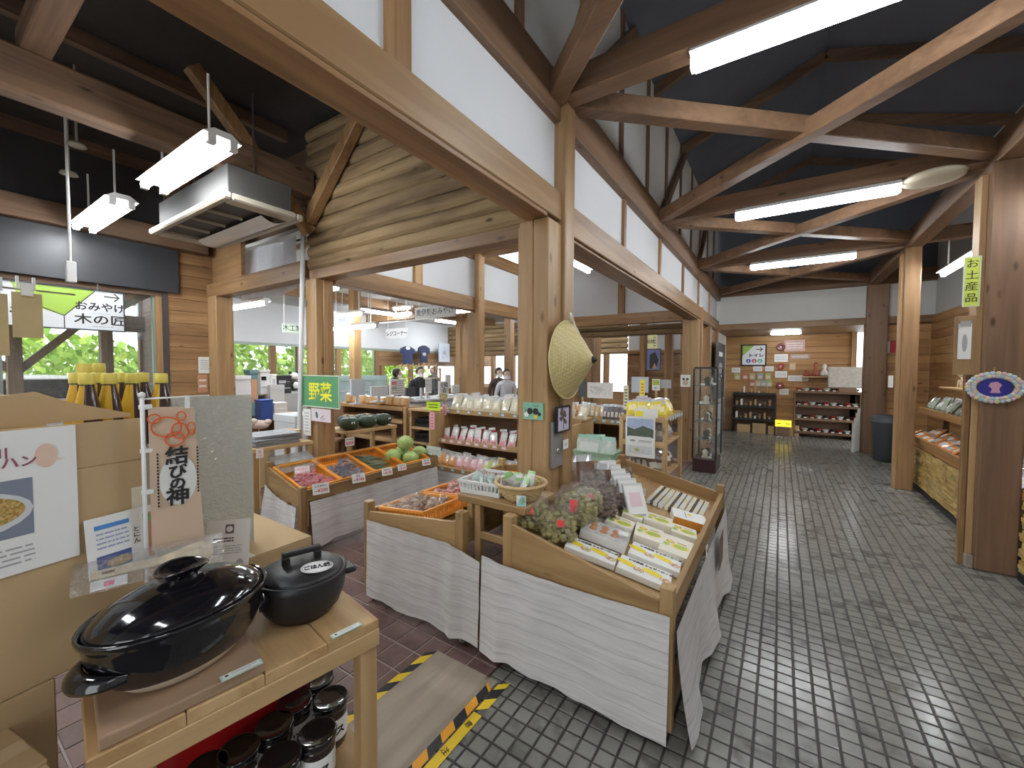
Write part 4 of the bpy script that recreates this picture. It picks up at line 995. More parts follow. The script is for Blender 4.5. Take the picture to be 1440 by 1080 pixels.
# clear bags with mushrooms (green-brown) and dried slices (dark)
def food_bag(name, label, group, w, h, t, m, film_m, lump, n, seal=None):
    B_ = thing(name, label, 'bag', (0, 0, 0), 0, group)
    mb = MB()
    for k in range(n):
        x = random.uniform(-.43, .43)*w; z = random.uniform(.06, .78)*h; y = random.uniform(-.38, .38)*t*(1.1-.5*z/h)
        r = lump*random.uniform(.7, 1.25); mb.blob((x, y, z), (r, r*random.uniform(.4, .9), r*random.uniform(.45, .95)), 7, 5, amp=.6, sd=k, fr=2)
    mb.build('contents', m, B_, smooth=True, kind='stuff')
    pillow(w*1.04, h, t*1.45, 14, random.random()*9, .22, wr=.55).build('film', [film_m]*3, B_)
    if seal: MB().box(-.02, .02, -t*.68, -t*.66, h*.33, h*.5).build('sticker', seal, B_)
    return B_
MUSH = mat('dried_mushroom', (.34, .31, .12), .75, var=.45, scale=45, bump=.5)
DARKF = mat('dried_slices', (.13, .075, .05), .6, var=.5, scale=40, bump=.5)
RSEAL = mat('red_seal', (.72, .05, .04), .4)
GB = food_bag('mushroom_bag', 'clear bag of green-brown dried mushrooms at the high end of the cart', 'mushroom bags on the cart', .18, .2, .09, MUSH, FILM, .018, 130, RSEAL)
DB = food_bag('dried_food_bag', 'clear bag of dark brown dried slices behind the mushroom bags', 'dark dried food bags on the cart', .18, .21, .09, DARKF, FILM, .017, 130)
def on_tray(px, py, at, h=0.0):
    """where a pixel's ray meets the cart's slanted tray"""
    d = ray(px, py); lo, hi = .5, 12
    for _ in range(40):
        m_ = (lo+hi)/2; p = CAM+d*m_
        if p.z > at(p.x, p.y, h).z: lo = m_
        else: hi = m_
    return CAM+d*lo
gb = [(788, 772, .2), (745, 753, -.1), (822, 748, .3), (780, 743, .1), (752, 728, -.2), (803, 724, .2)]
gl_ = ('lying lowest beside the fruit jelly box', 'in the corner by the tall end post', 'touching the cream cake boxes', 'in the middle of the mushroom pile', 'against the bridge stand', 'touching the dark dried food bags')
for i, (px, py, r) in enumerate(gb):
    p = on_tray(px, py, RCat); p.x = max(p.x, -.93) if p.y > 1.9 else p.x; o = GB if i == 0 else copy_tree(GB)
    o.location = p+Vector((0, 0, .03)); o.rotation_euler = (-.6, .0, .55+r); o['label'] = 'clear bag of green-brown dried mushrooms '+gl_[i]
db = [(852, 740, .1), (836, 720, -.1), (872, 724, .15), (856, 703, -.1), (822, 703, .2), (878, 700, 0)]
dl_ = ('closest to the cream cake boxes', 'touching the mushroom bags', 'beside the leaning flat packs', 'in the middle of the dark bags', 'against the main post', 'behind the leaning flat packs')
for i, (px, py, r) in enumerate(db):
    p = on_tray(px, py, RCat); p.x = max(p.x, -.98); o = DB if i == 0 else copy_tree(DB)
    o.location = p+Vector((0, 0, .03)); o.rotation_euler = (-.7, 0, .6+r); o['label'] = 'clear bag of dark brown dried slices '+dl_[i]

# ---- boxes on the cart
def ptop(t, pts, z, m, name='print'): MB().add([(x, y, z) for x, y in pts], [tuple(range(len(pts)))]).build(name, m, t)
def etop(t, x, y, rx, ry, a, z, m, name='print', n=18): ptop(t, [(x+rx*cos(q)*cos(a)-ry*sin(q)*sin(a), y+rx*cos(q)*sin(a)+ry*sin(q)*cos(a)) for q in [2*pi*k/n for k in range(n)]], z, m, name)
YP = mat('yellow_print', (.86, .68, .03), .5); SHELLP = speckle('pastry_print', [(.72, .55, .36), (.58, .38, .2), (.82, .72, .58), (.4, .25, .15)], 160, .5, 0)
GRNP = speckle('melon_print', [(.35, .48, .05), (.50, .60, .08), (.25, .38, .04), (.62, .66, .2)], 220, .5, 0)
CREAM = mat('cream_box', (.82, .78, .66), .5); BRNP = mat('brown_print', (.36, .16, .05), .5)
def top_yellow(t, w, d, h):
    for s in (-1, 1):
        etop(t, s*d*.25-.025, .004, .052, .024, -.2, h+.0008, YP); etop(t, s*d*.25+.035, -.02, .027, .024, 0, h+.0012, SHELLP)
    text('とば展望 シュガーローズ', .019, INK, t, (.02, w*.33, h+.001), (0, 0, 0), bold=.0006)
def top_cream(t, w, d, h):
    etop(t, .02, -.01, .046, .034, .2, h+.0008, YP); etop(t, .022, -.01, .037, .026, .2, h+.0012, GRNP); etop(t, -.035, .026, .022, .018, 0, h+.0008, BRNP); etop(t, -.035, .027, .017, .013, 0, h+.0012, YP)
    etop(t, -.05, -.02, .017, .022, 0, h+.0009, GRNP); ptop(t, [(.0, .036), (.05, .036), (.05, .044), (.0, .044)], h+.001, BRNP)
def corner_box(label, group, a, b, c, h, top, side=PAPER, name='sweet_box', lift=.0):
    """box whose top shows the pixel corners a (high near), b (low near), c (low far)"""
    A, B2, C = (on_tray(*q, RCat, h+.004+lift) for q in (a, b, c))
    d = (B2-A).length; w = (C-B2).length; ctr = (A+C)/2
    rz = atan2(B2.y-A.y, B2.x-A.x)
    t = thing(name, label, 'box', Vector((ctr.x, ctr.y, ctr.z-h)), 0, group); t.rotation_mode = 'ZYX'; t.rotation_euler = (0, .2, 0); t.rotation_mode = 'XYZ'; t.rotation_euler = (0, abs(RCs), rz)
    MB().box(-d/2, d/2, -w/2, w/2, 0, h).build('carton', side, t, bevel=.0015)
    top(t, w, d, h); return t
gy_ = 'white boxes with yellow print'
for lb, a, b, c in (('next to the clear-lidded fruit box', (788, 766), (858, 793), (873, 779)), ('touching the cream cake boxes', (878, 775), (950, 804), (961, 788)), ('in the lowest corner of the cart', (861, 795), (936, 826), (948, 808))):
    corner_box('white box printed with two yellow ovals and pastries, '+lb, gy_, a, b, c, .03, top_yellow)
gc = 'cream boxes with round fruit print'
for lb, a, b, c in (('beside the fruit jelly box', (848, 732), (885, 746), (893, 734)), ('in the middle of the cream boxes', (885, 750), (926, 764), (935, 746)), ('above the yellow oval boxes by the low rail', (920, 769), (966, 787), (976, 764)), ('behind the fruit jelly box', (900, 728), (940, 741), (947, 730)), ('touching the orange-sided box', (938, 745), (974, 757), (981, 746)), ('nearest the dark dried food bags', (870, 720), (898, 730), (908, 722))):
    corner_box('cream box with round fruit cake print, '+lb, gc, a, b, c, .045, top_cream, CREAM)
def top_fruit(t, w, d, h):
    for k in range(6): MB().blob((-.07+.06*(k//2), -.025+.05*(k % 2), h-.006), (.024, .024, .019), 12, 8).build('fruit', mat('peach_fruit', (.78, .30, .08), .4, var=.35, scale=30), t, smooth=True)
    MB().box(-d/2, d/2, -w/2, w/2, h, h+.022).build('clear_lid', film('clear_lid_film', (1, 1, 1), .12, .03), t)
    MB().box(d/2-.06, d/2-.01, -.03, .02, h+.0225, h+.0235).build('price_sticker', PAPER, t)
corner_box('white box with clear lid showing orange fruit jellies beside the mushroom bags', None, (810, 742), (874, 766), (889, 750), .05, top_fruit, name='fruit_box')
def top_or(t, w, d, h):
    MB().box(-d/2, d/2, -w/2-.001, -w/2+.002, .001, h-.001).build('orange_side', mat('orange_print', (.62, .24, .03), .45), t); etop(t, 0, .02, .016, .025, 0, h+.0008, YP); ptop(t, [(-.03, -.05), (-.022, -.05), (-.022, .06), (-.03, .06)], h+.001, GREY)
corner_box('white box with an orange side next to the bundled noodles', None, (938, 724), (987, 738), (996, 727), .05, top_or, name='biscuit_box')
# bundled noodles: rows of slim sticks
STK = MB().box(-.055, .055, -.006, .006, 0, .012, 0)
STK.box(-.03, -.01, -.0062, .0062, -.0002, .0122, 1).box(.018, .026, -.0062, .0062, -.0002, .0122, 1)
stk = STK.mesh('noodle_stick', [mat('noodle_cream', (.84, .80, .62), .5), mat('noodle_band', (.12, .08, .06), .5)])
stk2 = STK.mesh('noodle_stick', [mat('noodle_white', (.82, .82, .80), .5), mat('noodle_band', (.12, .08, .06), .5)])
for c in range(3):
    for k in range(12):
        y = 2.93+k*.036; x = -.72+c*.122
        o = link('noodle_stick', stk if (k//3+c) % 2 else stk2, None, RCat(x, y, .004), label='slim paper-banded noodle bundle in the %s row of the mushroom cart corner' % ('back', 'middle', 'low rail')[c], cat='noodle bundle', group='noodle bundles on the cart'); o.rotation_euler = (0, .2, 0)
        o2 = copy_tree(o, RCat(x, y+.012, .018)); o2.rotation_euler = (0, .2, .02) if k % 3 == 0 else (0, .2, 0)
# leaning flat packs
FP = MB().box(-.065, .065, -.011, .011, 0, .25).mesh('flat_pack', [mat('silver_pack', (.70, .71, .70), .3, metal=.2)])
gl = 'upright flat packs leaning in a row'
PRT = [mat('pack_print_%d' % i, c, .5) for i, c in enumerate(((.72, .74, .75), (.80, .62, .66), (.70, .74, .70), (.74, .72, .70)))]
FPr = thing('flat_pack', 'white printed flat pack leaning in a row at the back of the mushroom cart', 'pack', (0, 0, 0), 0, gl)
link('sleeve', FP, FPr); MB().box(-.06, .06, -.0125, -.0115, .02, .235).build('front_print', PAPER, FPr); MB().box(-.04, .04, -.0132, -.0126, .1, .19).build('picture', PRT[1], FPr); MB().box(-.045, .045, -.0132, -.0126, .04, .055).build('print_line', GREY, FPr)
for i in range(6):
    o = FPr if i == 0 else copy_tree(FPr)
    o.location = RCat(-.98+.055*i, 2.72-.06*i+.12, .006); o.rotation_euler = (-.55, 0, .75)
# small tags on the cart
for i, (px, py, z) in enumerate(((733, 703, .80), (858, 682, .9), (903, 685, .72))):
    t = flat_sign('price_tag', ('teal and white price tag on the edge of the bridge stand', 'teal price tag among the dark dried food bags', 'white price tag by the leaning flat packs')[i], 'tag', gy(px, py+9, (1.777, 2.6, 2.95)[i]) if i == 0 else on_tray(px, py+14, RCat)+Vector((0, 0, .01)), .05, .055, .3, PAPER if i != 1 else mat('teal_tag', (.30, .62, .66), .5), group='tags on the carts')
    if i == 0: put(t, [(-.024, .002), (.024, .002), (.024, .053), (.0, .053)], mat('teal_tag', (.30, .62, .66), .5)); put(t, [(0, .005), (.022, .03), (.008, .052)], mat('green_print', (.25, .42, .14), .7), .0018)
    lines(t, -.018, .018, .04, .015, 2)
ph = flat_sign('photo_sheet', 'dark brown photo sheet hung on the hall side of the mushroom cart', 'photo', (-.29, 2.9, .3), .2, .2, pi/2, mat('brown_photo', (.16, .10, .07), .4, var=.5, scale=25))
n1 = flat_sign('price_tag', 'small white tag on the low rail of the mushroom cart', 'tag', (-.315, 2.45, .52), .05, .06, pi/2, PAPER, group='tags on the carts'); letter(n1, '¥', .03, 0, .03, REDINK)

# ================================================================ PRODUCE ON THE VEGETABLE CART
REDB = food_bag('produce_bag', 'clear bag of red produce in the first orange crate', 'red produce bags', .13, .15, .06, mat('red_produce', (.62, .14, .16), .45, var=.3, scale=30), FILM, .02, 22)
def scatter(B_, n, x0, x1, y0, y1, at, h=.02, first=True, flat=-1.35):
    for k in range(n):
        o = B_ if (k == 0 and first) else copy_tree(B_)
        o.location = at(x0+(x1-x0)*((k*.618) % 1), y0+(y1-y0)*(k+.5)/n, h+.012*(k % 3)); o.rotation_euler = (flat+random.uniform(-.2, .3), random.uniform(-.2, .2), random.uniform(-.7, .7)+.9)
scatter(REDB, 9, -3.5, -3.30, 1.88, 2.12, VCat)
EGG = food_bag('produce_bag', 'clear bag of small dark eggplants in the second orange crate', 'eggplant bags', .12, .14, .05, mat('eggplant', (.10, .08, .14), .25, coat=.5), FILM, .019, 16)
scatter(EGG, 10, -3.58, -3.32, 2.24, 2.48, VCat)
CUC = thing('cucumber', 'dark green cucumber in a clear sleeve in the third orange crate', 'cucumber', (0, 0, 0), 0, 'cucumbers in the crate')
MB().tube([(-.1, 0, .014), (-.085, .002, .014), (-.03, .004, .015), (.03, .003, .016), (.085, -.001, .014), (.1, -.003, .014)], [.004, .012, .0145, .0145, .012, .004], 10).build('body', mat('cucumber_skin', (.06, .15, .05), .35, var=.3, scale=60, bump=.4), CUC, smooth=True)
MB().tube([(-.115, 0, .015), (.0, .002, .016), (.115, 0, .015)], .0185, 8).build('sleeve', FILM, CUC, smooth=True)
for k in range(15):
    o = CUC if k == 0 else copy_tree(CUC)
    o.location = VCat(-3.64+.07*(k % 5), 2.64+.06*(k//5)+.02*(k % 2), .02+.016*(k % 2)); o.rotation_euler = (0, random.uniform(-.15, .25), 1.1+random.uniform(-.35, .35))
def leafball(r, sd):
    mb = MB().blob((0, 0, r*.92), (r, r, r*.92), 22, 16, amp=.06, sd=sd, fr=2.2)
    return mb
CABM = speckle('cabbage_skin', [(.40, .58, .12), (.46, .64, .17), (.36, .54, .10)], 9, .45, .15, (1, 1, .5))
CABV = mat('cabbage_leaf', (.42, .56, .20), .45, var=.25, scale=14, bump=.5, stretch=(3, 3, .6))
for k, (px, py) in enumerate(((553, 645), (577, 648), (590, 640), (565, 640), (573, 622))):
    p = on_tray(px, py, VCat, .05) if k < 4 else on_tray(570, 632, VCat, .16)
    t = thing('cabbage', ('pale green cabbage ball in the orange crate', 'pale green cabbage resting on top of the other cabbages')[k == 4], 'cabbage', p-Vector((0, 0, .045 if k < 4 else .0)), k*1.3, 'cabbages in the crate')
    leafball(.082, k).build('heart', CABV, t, smooth=True)
    for j in range(3):
        a = j*2.1+k
        def lf_(u, v, a=a): 
            q = (u-.5)*1.9; ph_ = v*1.9-.25; r = .086*(1+.03*sin(u*12))+.004*v
            return (r*cos(q+a)*sin(ph_+.35), r*sin(q+a)*sin(ph_+.35), .078-r*cos(ph_+.35)*.95)
        MB().sheet(lf_, 10, 8).build('outer_leaf', CABV, t, smooth=True)
# crates on the second cart
BRB = food_bag('produce_bag', 'clear bag of pale brown produce in the orange crate of the crate cart', 'brown produce bags', .12, .13, .05, mat('brown_produce', (.45, .32, .22), .6, var=.3, scale=30), FILM, .018, 18)
scatter(BRB, 8, -2.1, -1.84, 1.80, 2.06, LCat, .05)
RWB = food_bag('produce_bag', 'clear bag of red and white sweets in the second crate of the crate cart', 'red sweet bags', .11, .12, .05, speckle('red_white', [(.75, .2, .16), (.8, .6, .55), (.8, .42, .3)], 60), FILM, .016, 18)
scatter(RWB, 6, -2.1, -1.86, 2.2, 2.46, LCat, .05)
scatter(RWB, 4, -2.1, -1.86, 2.6, 2.86, LCat, .05, first=False)
# hand-written price cards along the vegetable cart rail
cards = [((452, 683), 'とうがらし', '¥200', .105), ((505, 667), 'なす', '¥180', .095), ((545, 657), 'きゅうり', '¥170', .085), ((566, 650), 'キュウリ', '¥170', .075), ((600, 643), 'キャベツ', '¥200', .08)]
labs = ('below the crate of red produce', 'below the crate of eggplants', 'below the crate of cucumbers', 'at the corner of the cucumber crate', 'below the crate of cabbages')
for (pq, a, b, w), lb in zip(cards, labs):
    w *= 1.25; p = gx(pq[0], pq[1]+10, -3.165)
    t = flat_sign('price_card', 'white hand-written price card '+lb, 'price card', p-Vector((0, 0, .01)), w, w*.68, pi/2-.25, PAPER, lean=-.25, group='price cards on the vegetable cart')
    letter(t, a, w*.16, 0, w*.5, INK, .0004); letter(t, b, w*.3, w*.1, w*.22, REDINK, .0005); lines(t, -w*.42, -w*.22, w*.26, w*.16, 1, INK)
t = flat_sign('price_card', 'white price card standing inside the crate of red produce', 'price card', VCat(-3.52, 2.0, .05), .12, .09, pi/2-.3, PAPER, lean=-.3, group='price cards on the vegetable cart')
letter(t, '¥200', .035, 0, .03, PINKINK); lines(t, -.045, .045, .08, .055, 2, PINKINK)
# clear tray of packets behind crate one
tr_ = thing('clear_tray', 'shallow clear plastic tray leaning behind the first orange crate', 'tray', (-3.72, 2.03, .66), pi/2)
tr_.rotation_euler = (0, -.5, 0) if 0 else (.35, 0, pi/2-.1)
MB().box(-.17, .17, -.12, .12, 0, .004).box(-.17, .17, .116, .12, 0, .05).box(-.17, .17, -.12, -.116, 0, .05).box(-.17, -.166, -.12, .12, 0, .05).box(.166, .17, -.12, .12, 0, .05).build('tray', film('tray_plastic', (.9, .92, .92), .15, .3), tr_)
# ---- risers behind the vegetable cart
def riser(label, x0, x1, y0, y1, z):
    t = thing('riser_table', label, 'table', ((x0+x1)/2, (y0+y1)/2, 0), 0, 'small tables behind the vegetable cart'); a, b = (x1-x0)/2, (y1-y0)/2
    for i in range(2): MB().box(-a+i*a+.001, -a+(i+1)*a-.001, -b, b, z-.035, z).build('top_board', shelf_wood('Y'), t, bevel=.004)
    for sx in (-1, 1):
        for sy in (-1, 1): MB().box(sx*(a-.03)-.022, sx*(a-.03)+.022, sy*(b-.03)-.022, sy*(b-.03)+.022, 0, z-.036).build('leg', shelf_wood('Z'), t, bevel=.003)
    return t
riser('small wooden table stacked with newspapers behind the vegetable cart', -4.25, -3.80, 1.72, 2.27, .84)
riser('small wooden table carrying pumpkins behind the vegetable cart', -4.25, -3.80, 2.66, 3.32, .875)
NEWS = mat('newsprint', (.36, .37, .40), .8, var=.35, scale=30, stretch=(1, 1, 8))
for k in range(9):
    bx('newspaper', NEWS, -4.14+random.uniform(-.02, .02), -3.83+random.uniform(-.015, .015), 1.76+random.uniform(-.02, .02), 2.16+random.uniform(-.02, .02), .841+k*.011, .851+k*.011, bevel=.003, label='folded grey newspaper in the stack on the small table', cat='newspaper', group='stacked newspapers').rotation_euler.z = random.uniform(-.08, .08)
t = flat_sign('price_card', 'white price card hanging on the newspaper table', 'price card', Vector((-3.797, 1.775, .757)), .06, .08, pi/2, PAPER, group='cards on the small tables'); letter(t, '大', .03, 0, .05, REDINK); lines(t, -.02, .02, .03, .01, 2, REDINK)
t = flat_sign('price_card', 'white price card in front of the pumpkins', 'price card', gx(492, 627, -3.797), .11, .09, pi/2, PAPER, group='cards on the small tables'); letter(t, '¥550', .045, 0, .028, REDINK, .0006); lines(t, -.045, .045, .08, .06, 1, INK)
PMP = thing('pumpkin', 'dark green ribbed pumpkin with white sticker on the small table', 'pumpkin', (0, 0, 0), 0, 'pumpkins on the small table')
def pf(p, a): 
    k = 1+.045*abs(cos(a*5))-.02; return (p[0]*k, p[1]*k, p[2])
MB().lathe([(.01, .018), (.05, .004), (.085, .02), (.105, .06), (.1, .1), (.07, .128), (.03, .128), (.012, .118)], 40, fn=pf).build('body', mat('pumpkin_skin', (.035, .065, .035), .5, var=.5, scale=25), PMP, smooth=True)
MB().tube([(0, 0, .118), (.004, 0, .14)], [.012, .009], 7).build('stem', mat('dry_stem', (.35, .3, .17), .8), PMP)
MB().box(.101, .104, -.018, .018, .07, .09).build('sticker', PAPER, PMP)
for k, (x, y) in enumerate(((-3.93, 2.76), (-4.11, 2.86), (-3.92, 2.99), (-4.1, 3.09), (-3.93, 3.21))):
    o = PMP if k == 0 else copy_tree(PMP); o.location = (x, y, .876); o.rotation_euler = (0, 0, random.uniform(-.6, .6)); 
bxo = bx('open_carton', CARDB, -4.2, -3.98, 2.165, 2.262, .841, .93, label='small open brown carton beside the newspapers', cat='box')
# ================================================================ THINGS ON THE MAIN POST AND NEARBY
def rect_on(ax, c, px0, py0, px1, py1):
    """pixel box on a plane X=c or Y=c -> (middle of lower edge, width, height)"""
    g = gx if ax == 'X' else gy
    a = g(px0, (py0+py1)/2, c); b = g(px1, (py0+py1)/2, c); m_ = (px0+px1)/2
    t_ = g(m_, py0, c); bo = g(m_, py1, c)
    base = Vector(((a.x+b.x)/2, (a.y+b.y)/2, bo.z)); return base, (b-a).length, t_.z-bo.z
def sheet_at(name, label, cat, ax, c, px0, py0, px1, py1, m=PAPER, group=None, th=.004, frame=None, fw=.012, flip=False):
    base, w, h = rect_on(ax, c, px0, py0, px1, py1)
    t = flat_sign(name, label, cat, base, w, h, (pi/2 if ax == 'X' else 0) if not flip else -pi/2, m, th, group, frame=frame, fw=fw)
    t['w'] = w; t['h'] = h; return t
# conical straw hat
ht = thing('straw_hat', 'conical woven straw hat hung on the main post with its tip to the hall', 'hat', (-1.118, 2.33, 1.605), 0)
HM = mat('hat_weave', (.62, .52, .25), .55, bump=.9, scale=1)
def hat_mat():
    m, N, L, B = _new('hat_weave_plaited'); tc = N.new('ShaderNodeTexCoord')
    mp = N.new('ShaderNodeMapping'); mp.inputs['Rotation'].default_value = (radians(45), 0, 0); L.new(tc.outputs['Object'], mp.inputs[0])
    ck = N.new('ShaderNodeTexChecker'); ck.inputs['Scale'].default_value = 62; ck.inputs['Color1'].default_value = (.70, .60, .30, 1); ck.inputs['Color2'].default_value = (.48, .38, .15, 1); L.new(mp.outputs[0], ck.inputs[0])
    nz = N.new('ShaderNodeTexNoise'); nz.inputs['Scale'].default_value = 9; L.new(tc.outputs['Object'], nz.inputs['Vector'])
    mx = N.new('ShaderNodeMix'); mx.data_type = 'RGBA'; mx.inputs['B'].default_value = (.60, .50, .24, 1); L.new(nz.outputs['Fac'], mx.inputs['Factor']); L.new(ck.outputs[0], mx.inputs['A']); L.new(mx.outputs['Result'], B.inputs['Base Color'])
    bp = N.new('ShaderNodeBump'); bp.inputs['Strength'].default_value = .5; bp.inputs['Distance'].default_value = .003; L.new(ck.outputs['Fac'], bp.inputs['Height']); L.new(bp.outputs[0], B.inputs['Normal']); B.inputs['Roughness'].default_value = .5
    return m
HW = hat_mat(); RY = Matrix.Rotation(pi/2, 4, 'Y')
hp = [(.235, .004), (.24, .0), (.235, .012), (.205, .035), (.15, .08), (.09, .125), (.035, .165), (.02, .176)]
MB().lathe(hp, 48, caps=False).xf(RY).build('crown', HW, ht, smooth=True)
MB().lathe([(.235, .004), (.1, .11), (.01, .165)], 32, caps=False).xf(RY).build('lining', HM, ht, smooth=True)
MB().lathe([(.024, .172), (.018, .185), (.003, .202)], 20).xf(RY).build('tip', BLACKM, ht, smooth=True)
MB().tube([(.008+.002*sin(k), .24*cos(2*pi*k/48), .24*sin(2*pi*k/48)) for k in range(49)], .007, 6, caps=False).build('rim', HM, ht, smooth=True)
MB().tube([(.03, .0, .235), (.02, .005, .29), (.015, .03, .285), (.03, .06, .2), (.05, .07, .17)], .008, 6).build('strap', mat('strap_cloth', (.72, .68, .58), .8), ht, smooth=True)
t = sheet_at('picture_board', 'small mint green painted board screwed to the main post', 'sign', 'Y', 2.128, 736, 566, 764, 590, mat('mint_board', (.25, .50, .36), .5), th=.008)
w, h = t['w'], t['h']
for (x, z, r, m_) in ((-.02, .05, .02, INK), (.02, .05, .02, INK), (-.045, .03, .015, PAPER), (.045, .035, .012, INK), (.02, .02, .012, YP), (-.02, .05, .013, mat('brown_print2', (.35, .22, .15), .6)), (.02, .05, .013, mat('brown_print2', (.35, .22, .15), .6))): disc(t, x, z, r, m_, .001+r*.02)
stroke(t, [(-.06, .07), (-.05, .055), (-.055, .04)], .004, INK); stroke(t, [(.0, .085), (.02, .08), (.04, .085)], .003, INK)
t = sheet_at('framed_photo', 'small black framed photo of dark flowers on the main post', 'picture', 'X', -1.118, 783, 573, 799, 605, mat('lavender', (.60, .56, .74), .5), th=.01, frame=BLACKM, fw=.01)
for k in range(9): disc(t, random.uniform(-.04, .04), random.uniform(.03, .13), .012, mat('flower_dark', (.12, .08, .07), .6), .001+.0003*k, .02, random.random()*3)
stroke(t, [(0, .01), (.005, .08), (-.02, .13)], .008, mat('flower_dark', (.12, .08, .07), .6))
b_, w, h = rect_on('X', -1.15, 773, 592, 788, 656)
eb = thing('switch_box', 'grey steel switch box on the hall face of the main post', 'switch box', b_, pi/2)
MB().box(-w/2, w/2, -.02, .0, 0, h).build('box', mat('grey_enamel', (.33, .33, .33), .4, metal=.4), eb, bevel=.004)
MB().lathe([(.001, 0), (.018, 0), (.018, .004), (.01, .007)], 16).xf(Matrix.Rotation(pi/2, 4, 'X')).build('key_cover', STEEL, eb, loc=(0, -.02, h*.35), smooth=True)
t = sheet_at('notice', 'tiny white notice stuck on the main post below the photo', 'notice', 'X', -1.12, 792, 618, 799, 631, PAPER, th=.002); rect(t, 0, .03, .02, .02, GREY)
kb = thing('hanging_bell', 'black round bell fixed on the side of the main post', 'bell', (-1.40, 2.27, gy(727, 548, 2.25).z-.02)); MB().lathe([(.001, 0), (.02, .004), (.026, .02), (.02, .036), (.001, .04)], 14).xf(Matrix.Rotation(-pi/2, 4, 'Y')).build('shell', BLACKM, kb, smooth=True)
# vegetable sign and its picture
YT = mat('yellow_letter', (.90, .82, .03), .5)
t = sheet_at('vegetable_sign', 'green sign with two big yellow characters for vegetables on the post', 'sign', 'Y', 2.29, 426, 529, 477, 572, mat('sign_green', (.09, .30, .13), .45), th=.008, frame=mat('pale_frame', (.70, .76, .66), .5), fw=.008)
letter(t, '野菜', t['h']*.66, 0, t['h']*.44, YT, .0028)
t = sheet_at('eggplant_card', 'pink card with green eggplant drawing under the vegetable sign', 'card', 'Y', 2.285, 438, 575, 465, 593, mat('pale_pink', (.80, .70, .75), .6))
disc(t, -t['w']*.2, t['h']*.5, .02, mat('leaf_ink', (.05, .22, .13), .6), .0012, .034, .3); stroke(t, [(.0, .02), (.025, .05), (.05, .06)], .007, INK); stroke(t, [(.03, .02), (.05, .035), (.065, .03)], .006, INK)
t = sheet_at('paper_strip', 'long white paper strip with grey print hung beside the vegetable sign', 'notice', 'Y', 2.28, 427, 575, 437, 612, PAPER); lines(t, -t['w']*.3, t['w']*.3, t['h']*.9, t['h']*.1, 7)
p = gy(421.5, 600, 2.27)
cp = MB().tube([(0, 0, -p.z+.01), (0, 0, 0), (gy(427, 290, 2.27).x-p.x, 0, 3.1-p.z)], .022, 12).build('conduit_pipe', mat('pipe_white', (.66, .68, .69), .4), loc=(p.x, p.y, p.z), smooth=True, label='white vertical conduit pipe beside the vegetable sign post', cat='pipe')
t = thing('vinyl_sheet', 'cloudy white vinyl sheet hanging above the doorway lintel', 'curtain', (gy(375, 360, 2.52).x, 2.53, 2.40), 0)
MB().sheet(lambda u, v: ((u-.5)*1.34, .02*sin(u*11)+.01*sin(u*29), .02*sin(u*8)*(1-v)+v*.62), 40, 6).build('film', film('vinyl_film', (.80, .83, .90), .08, .62), t, smooth=True)
MB().tube([(-.68, 0, .62), (.68, 0, .62)], .012, 8).build('rail', STEEL, t)
# ---- air conditioner cassette hung from the near bay
ac = thing('air_conditioner', 'long beige ceiling cassette air conditioner hung in the dark near bay', 'air conditioner', (-4.33, 1.74, 2.83), 0)
ACM = mat('beige_plastic', (.40, .36, .29), .5)
MB().box(-.72, .72, -.25, .25, .05, .30).build('body', mat('grey_duct', (.07, .068, .064), .6), ac, bevel=.006)
MB().box(-.8, .8, -.31, -.25, .0, .055).box(-.8, .8, .25, .31, .0, .055).box(-.8, -.66, -.25, .25, 0, .055).box(.66, .8, -.25, .25, 0, .055).build('bezel', ACM, ac, bevel=.012)
g = MB().box(-.66, .66, -.25, .02, .035, .05)
g.build('grille', mat('dark_grille', (.07, .07, .07), .6), ac)
for k in range(5): MB().box(-.66+k*.33-.008, -.66+k*.33+.008, -.25, .02, .012, .034).build('grille_bar', ACM, ac)
MB().sheet(lambda u, v: (-.64+1.28*u, .03+.2*v, .0-.035*sin(v*pi)), 2, 8).build('louvre', mat('pale_louvre', (.74, .74, .72), .25), ac, smooth=True)
for x in (-.6, .6): MB().tube([(x, 0, .3), (x, 0, 1.0)], .008, 6).build('hanger_rod', STEEL, ac)
# pull switch hanging below the lamp
p = gx(100, 397, -4.95)
ps = thing('pull_switch', 'slim white switch box hanging on a rod in front of the black fascia', 'switch', p, 0)
MB().box(-.03, .03, -.03, .03, 0, .17).build('box', WHITE, ps, bevel=.005); MB().tube([(0, 0, .17), (0, 0, 3.94-p.z)], .01, 8).build('rod', WHITE, ps)
# smoke detectors / sprinkler on rods
for px, py, lb in ((108, 207, 'upper'), (97, 247, 'lower')):
    p = gz(px, py, 3.3 if lb == 'upper' else 3.2)
    s_ = thing('ceiling_sensor', 'small round sensor on a rod under the dark ceiling, the %s one' % lb, 'sensor', p, 0, 'ceiling sensors'); MB().lathe([(.03, 0), (.06, .008), (.05, .03), (.012, .035)], 16).build('disc', ACM, s_, smooth=True); MB().tube([(0, 0, .03), (0, 0, 3.94-p.z)], .008, 6).build('rod', ACM, s_)
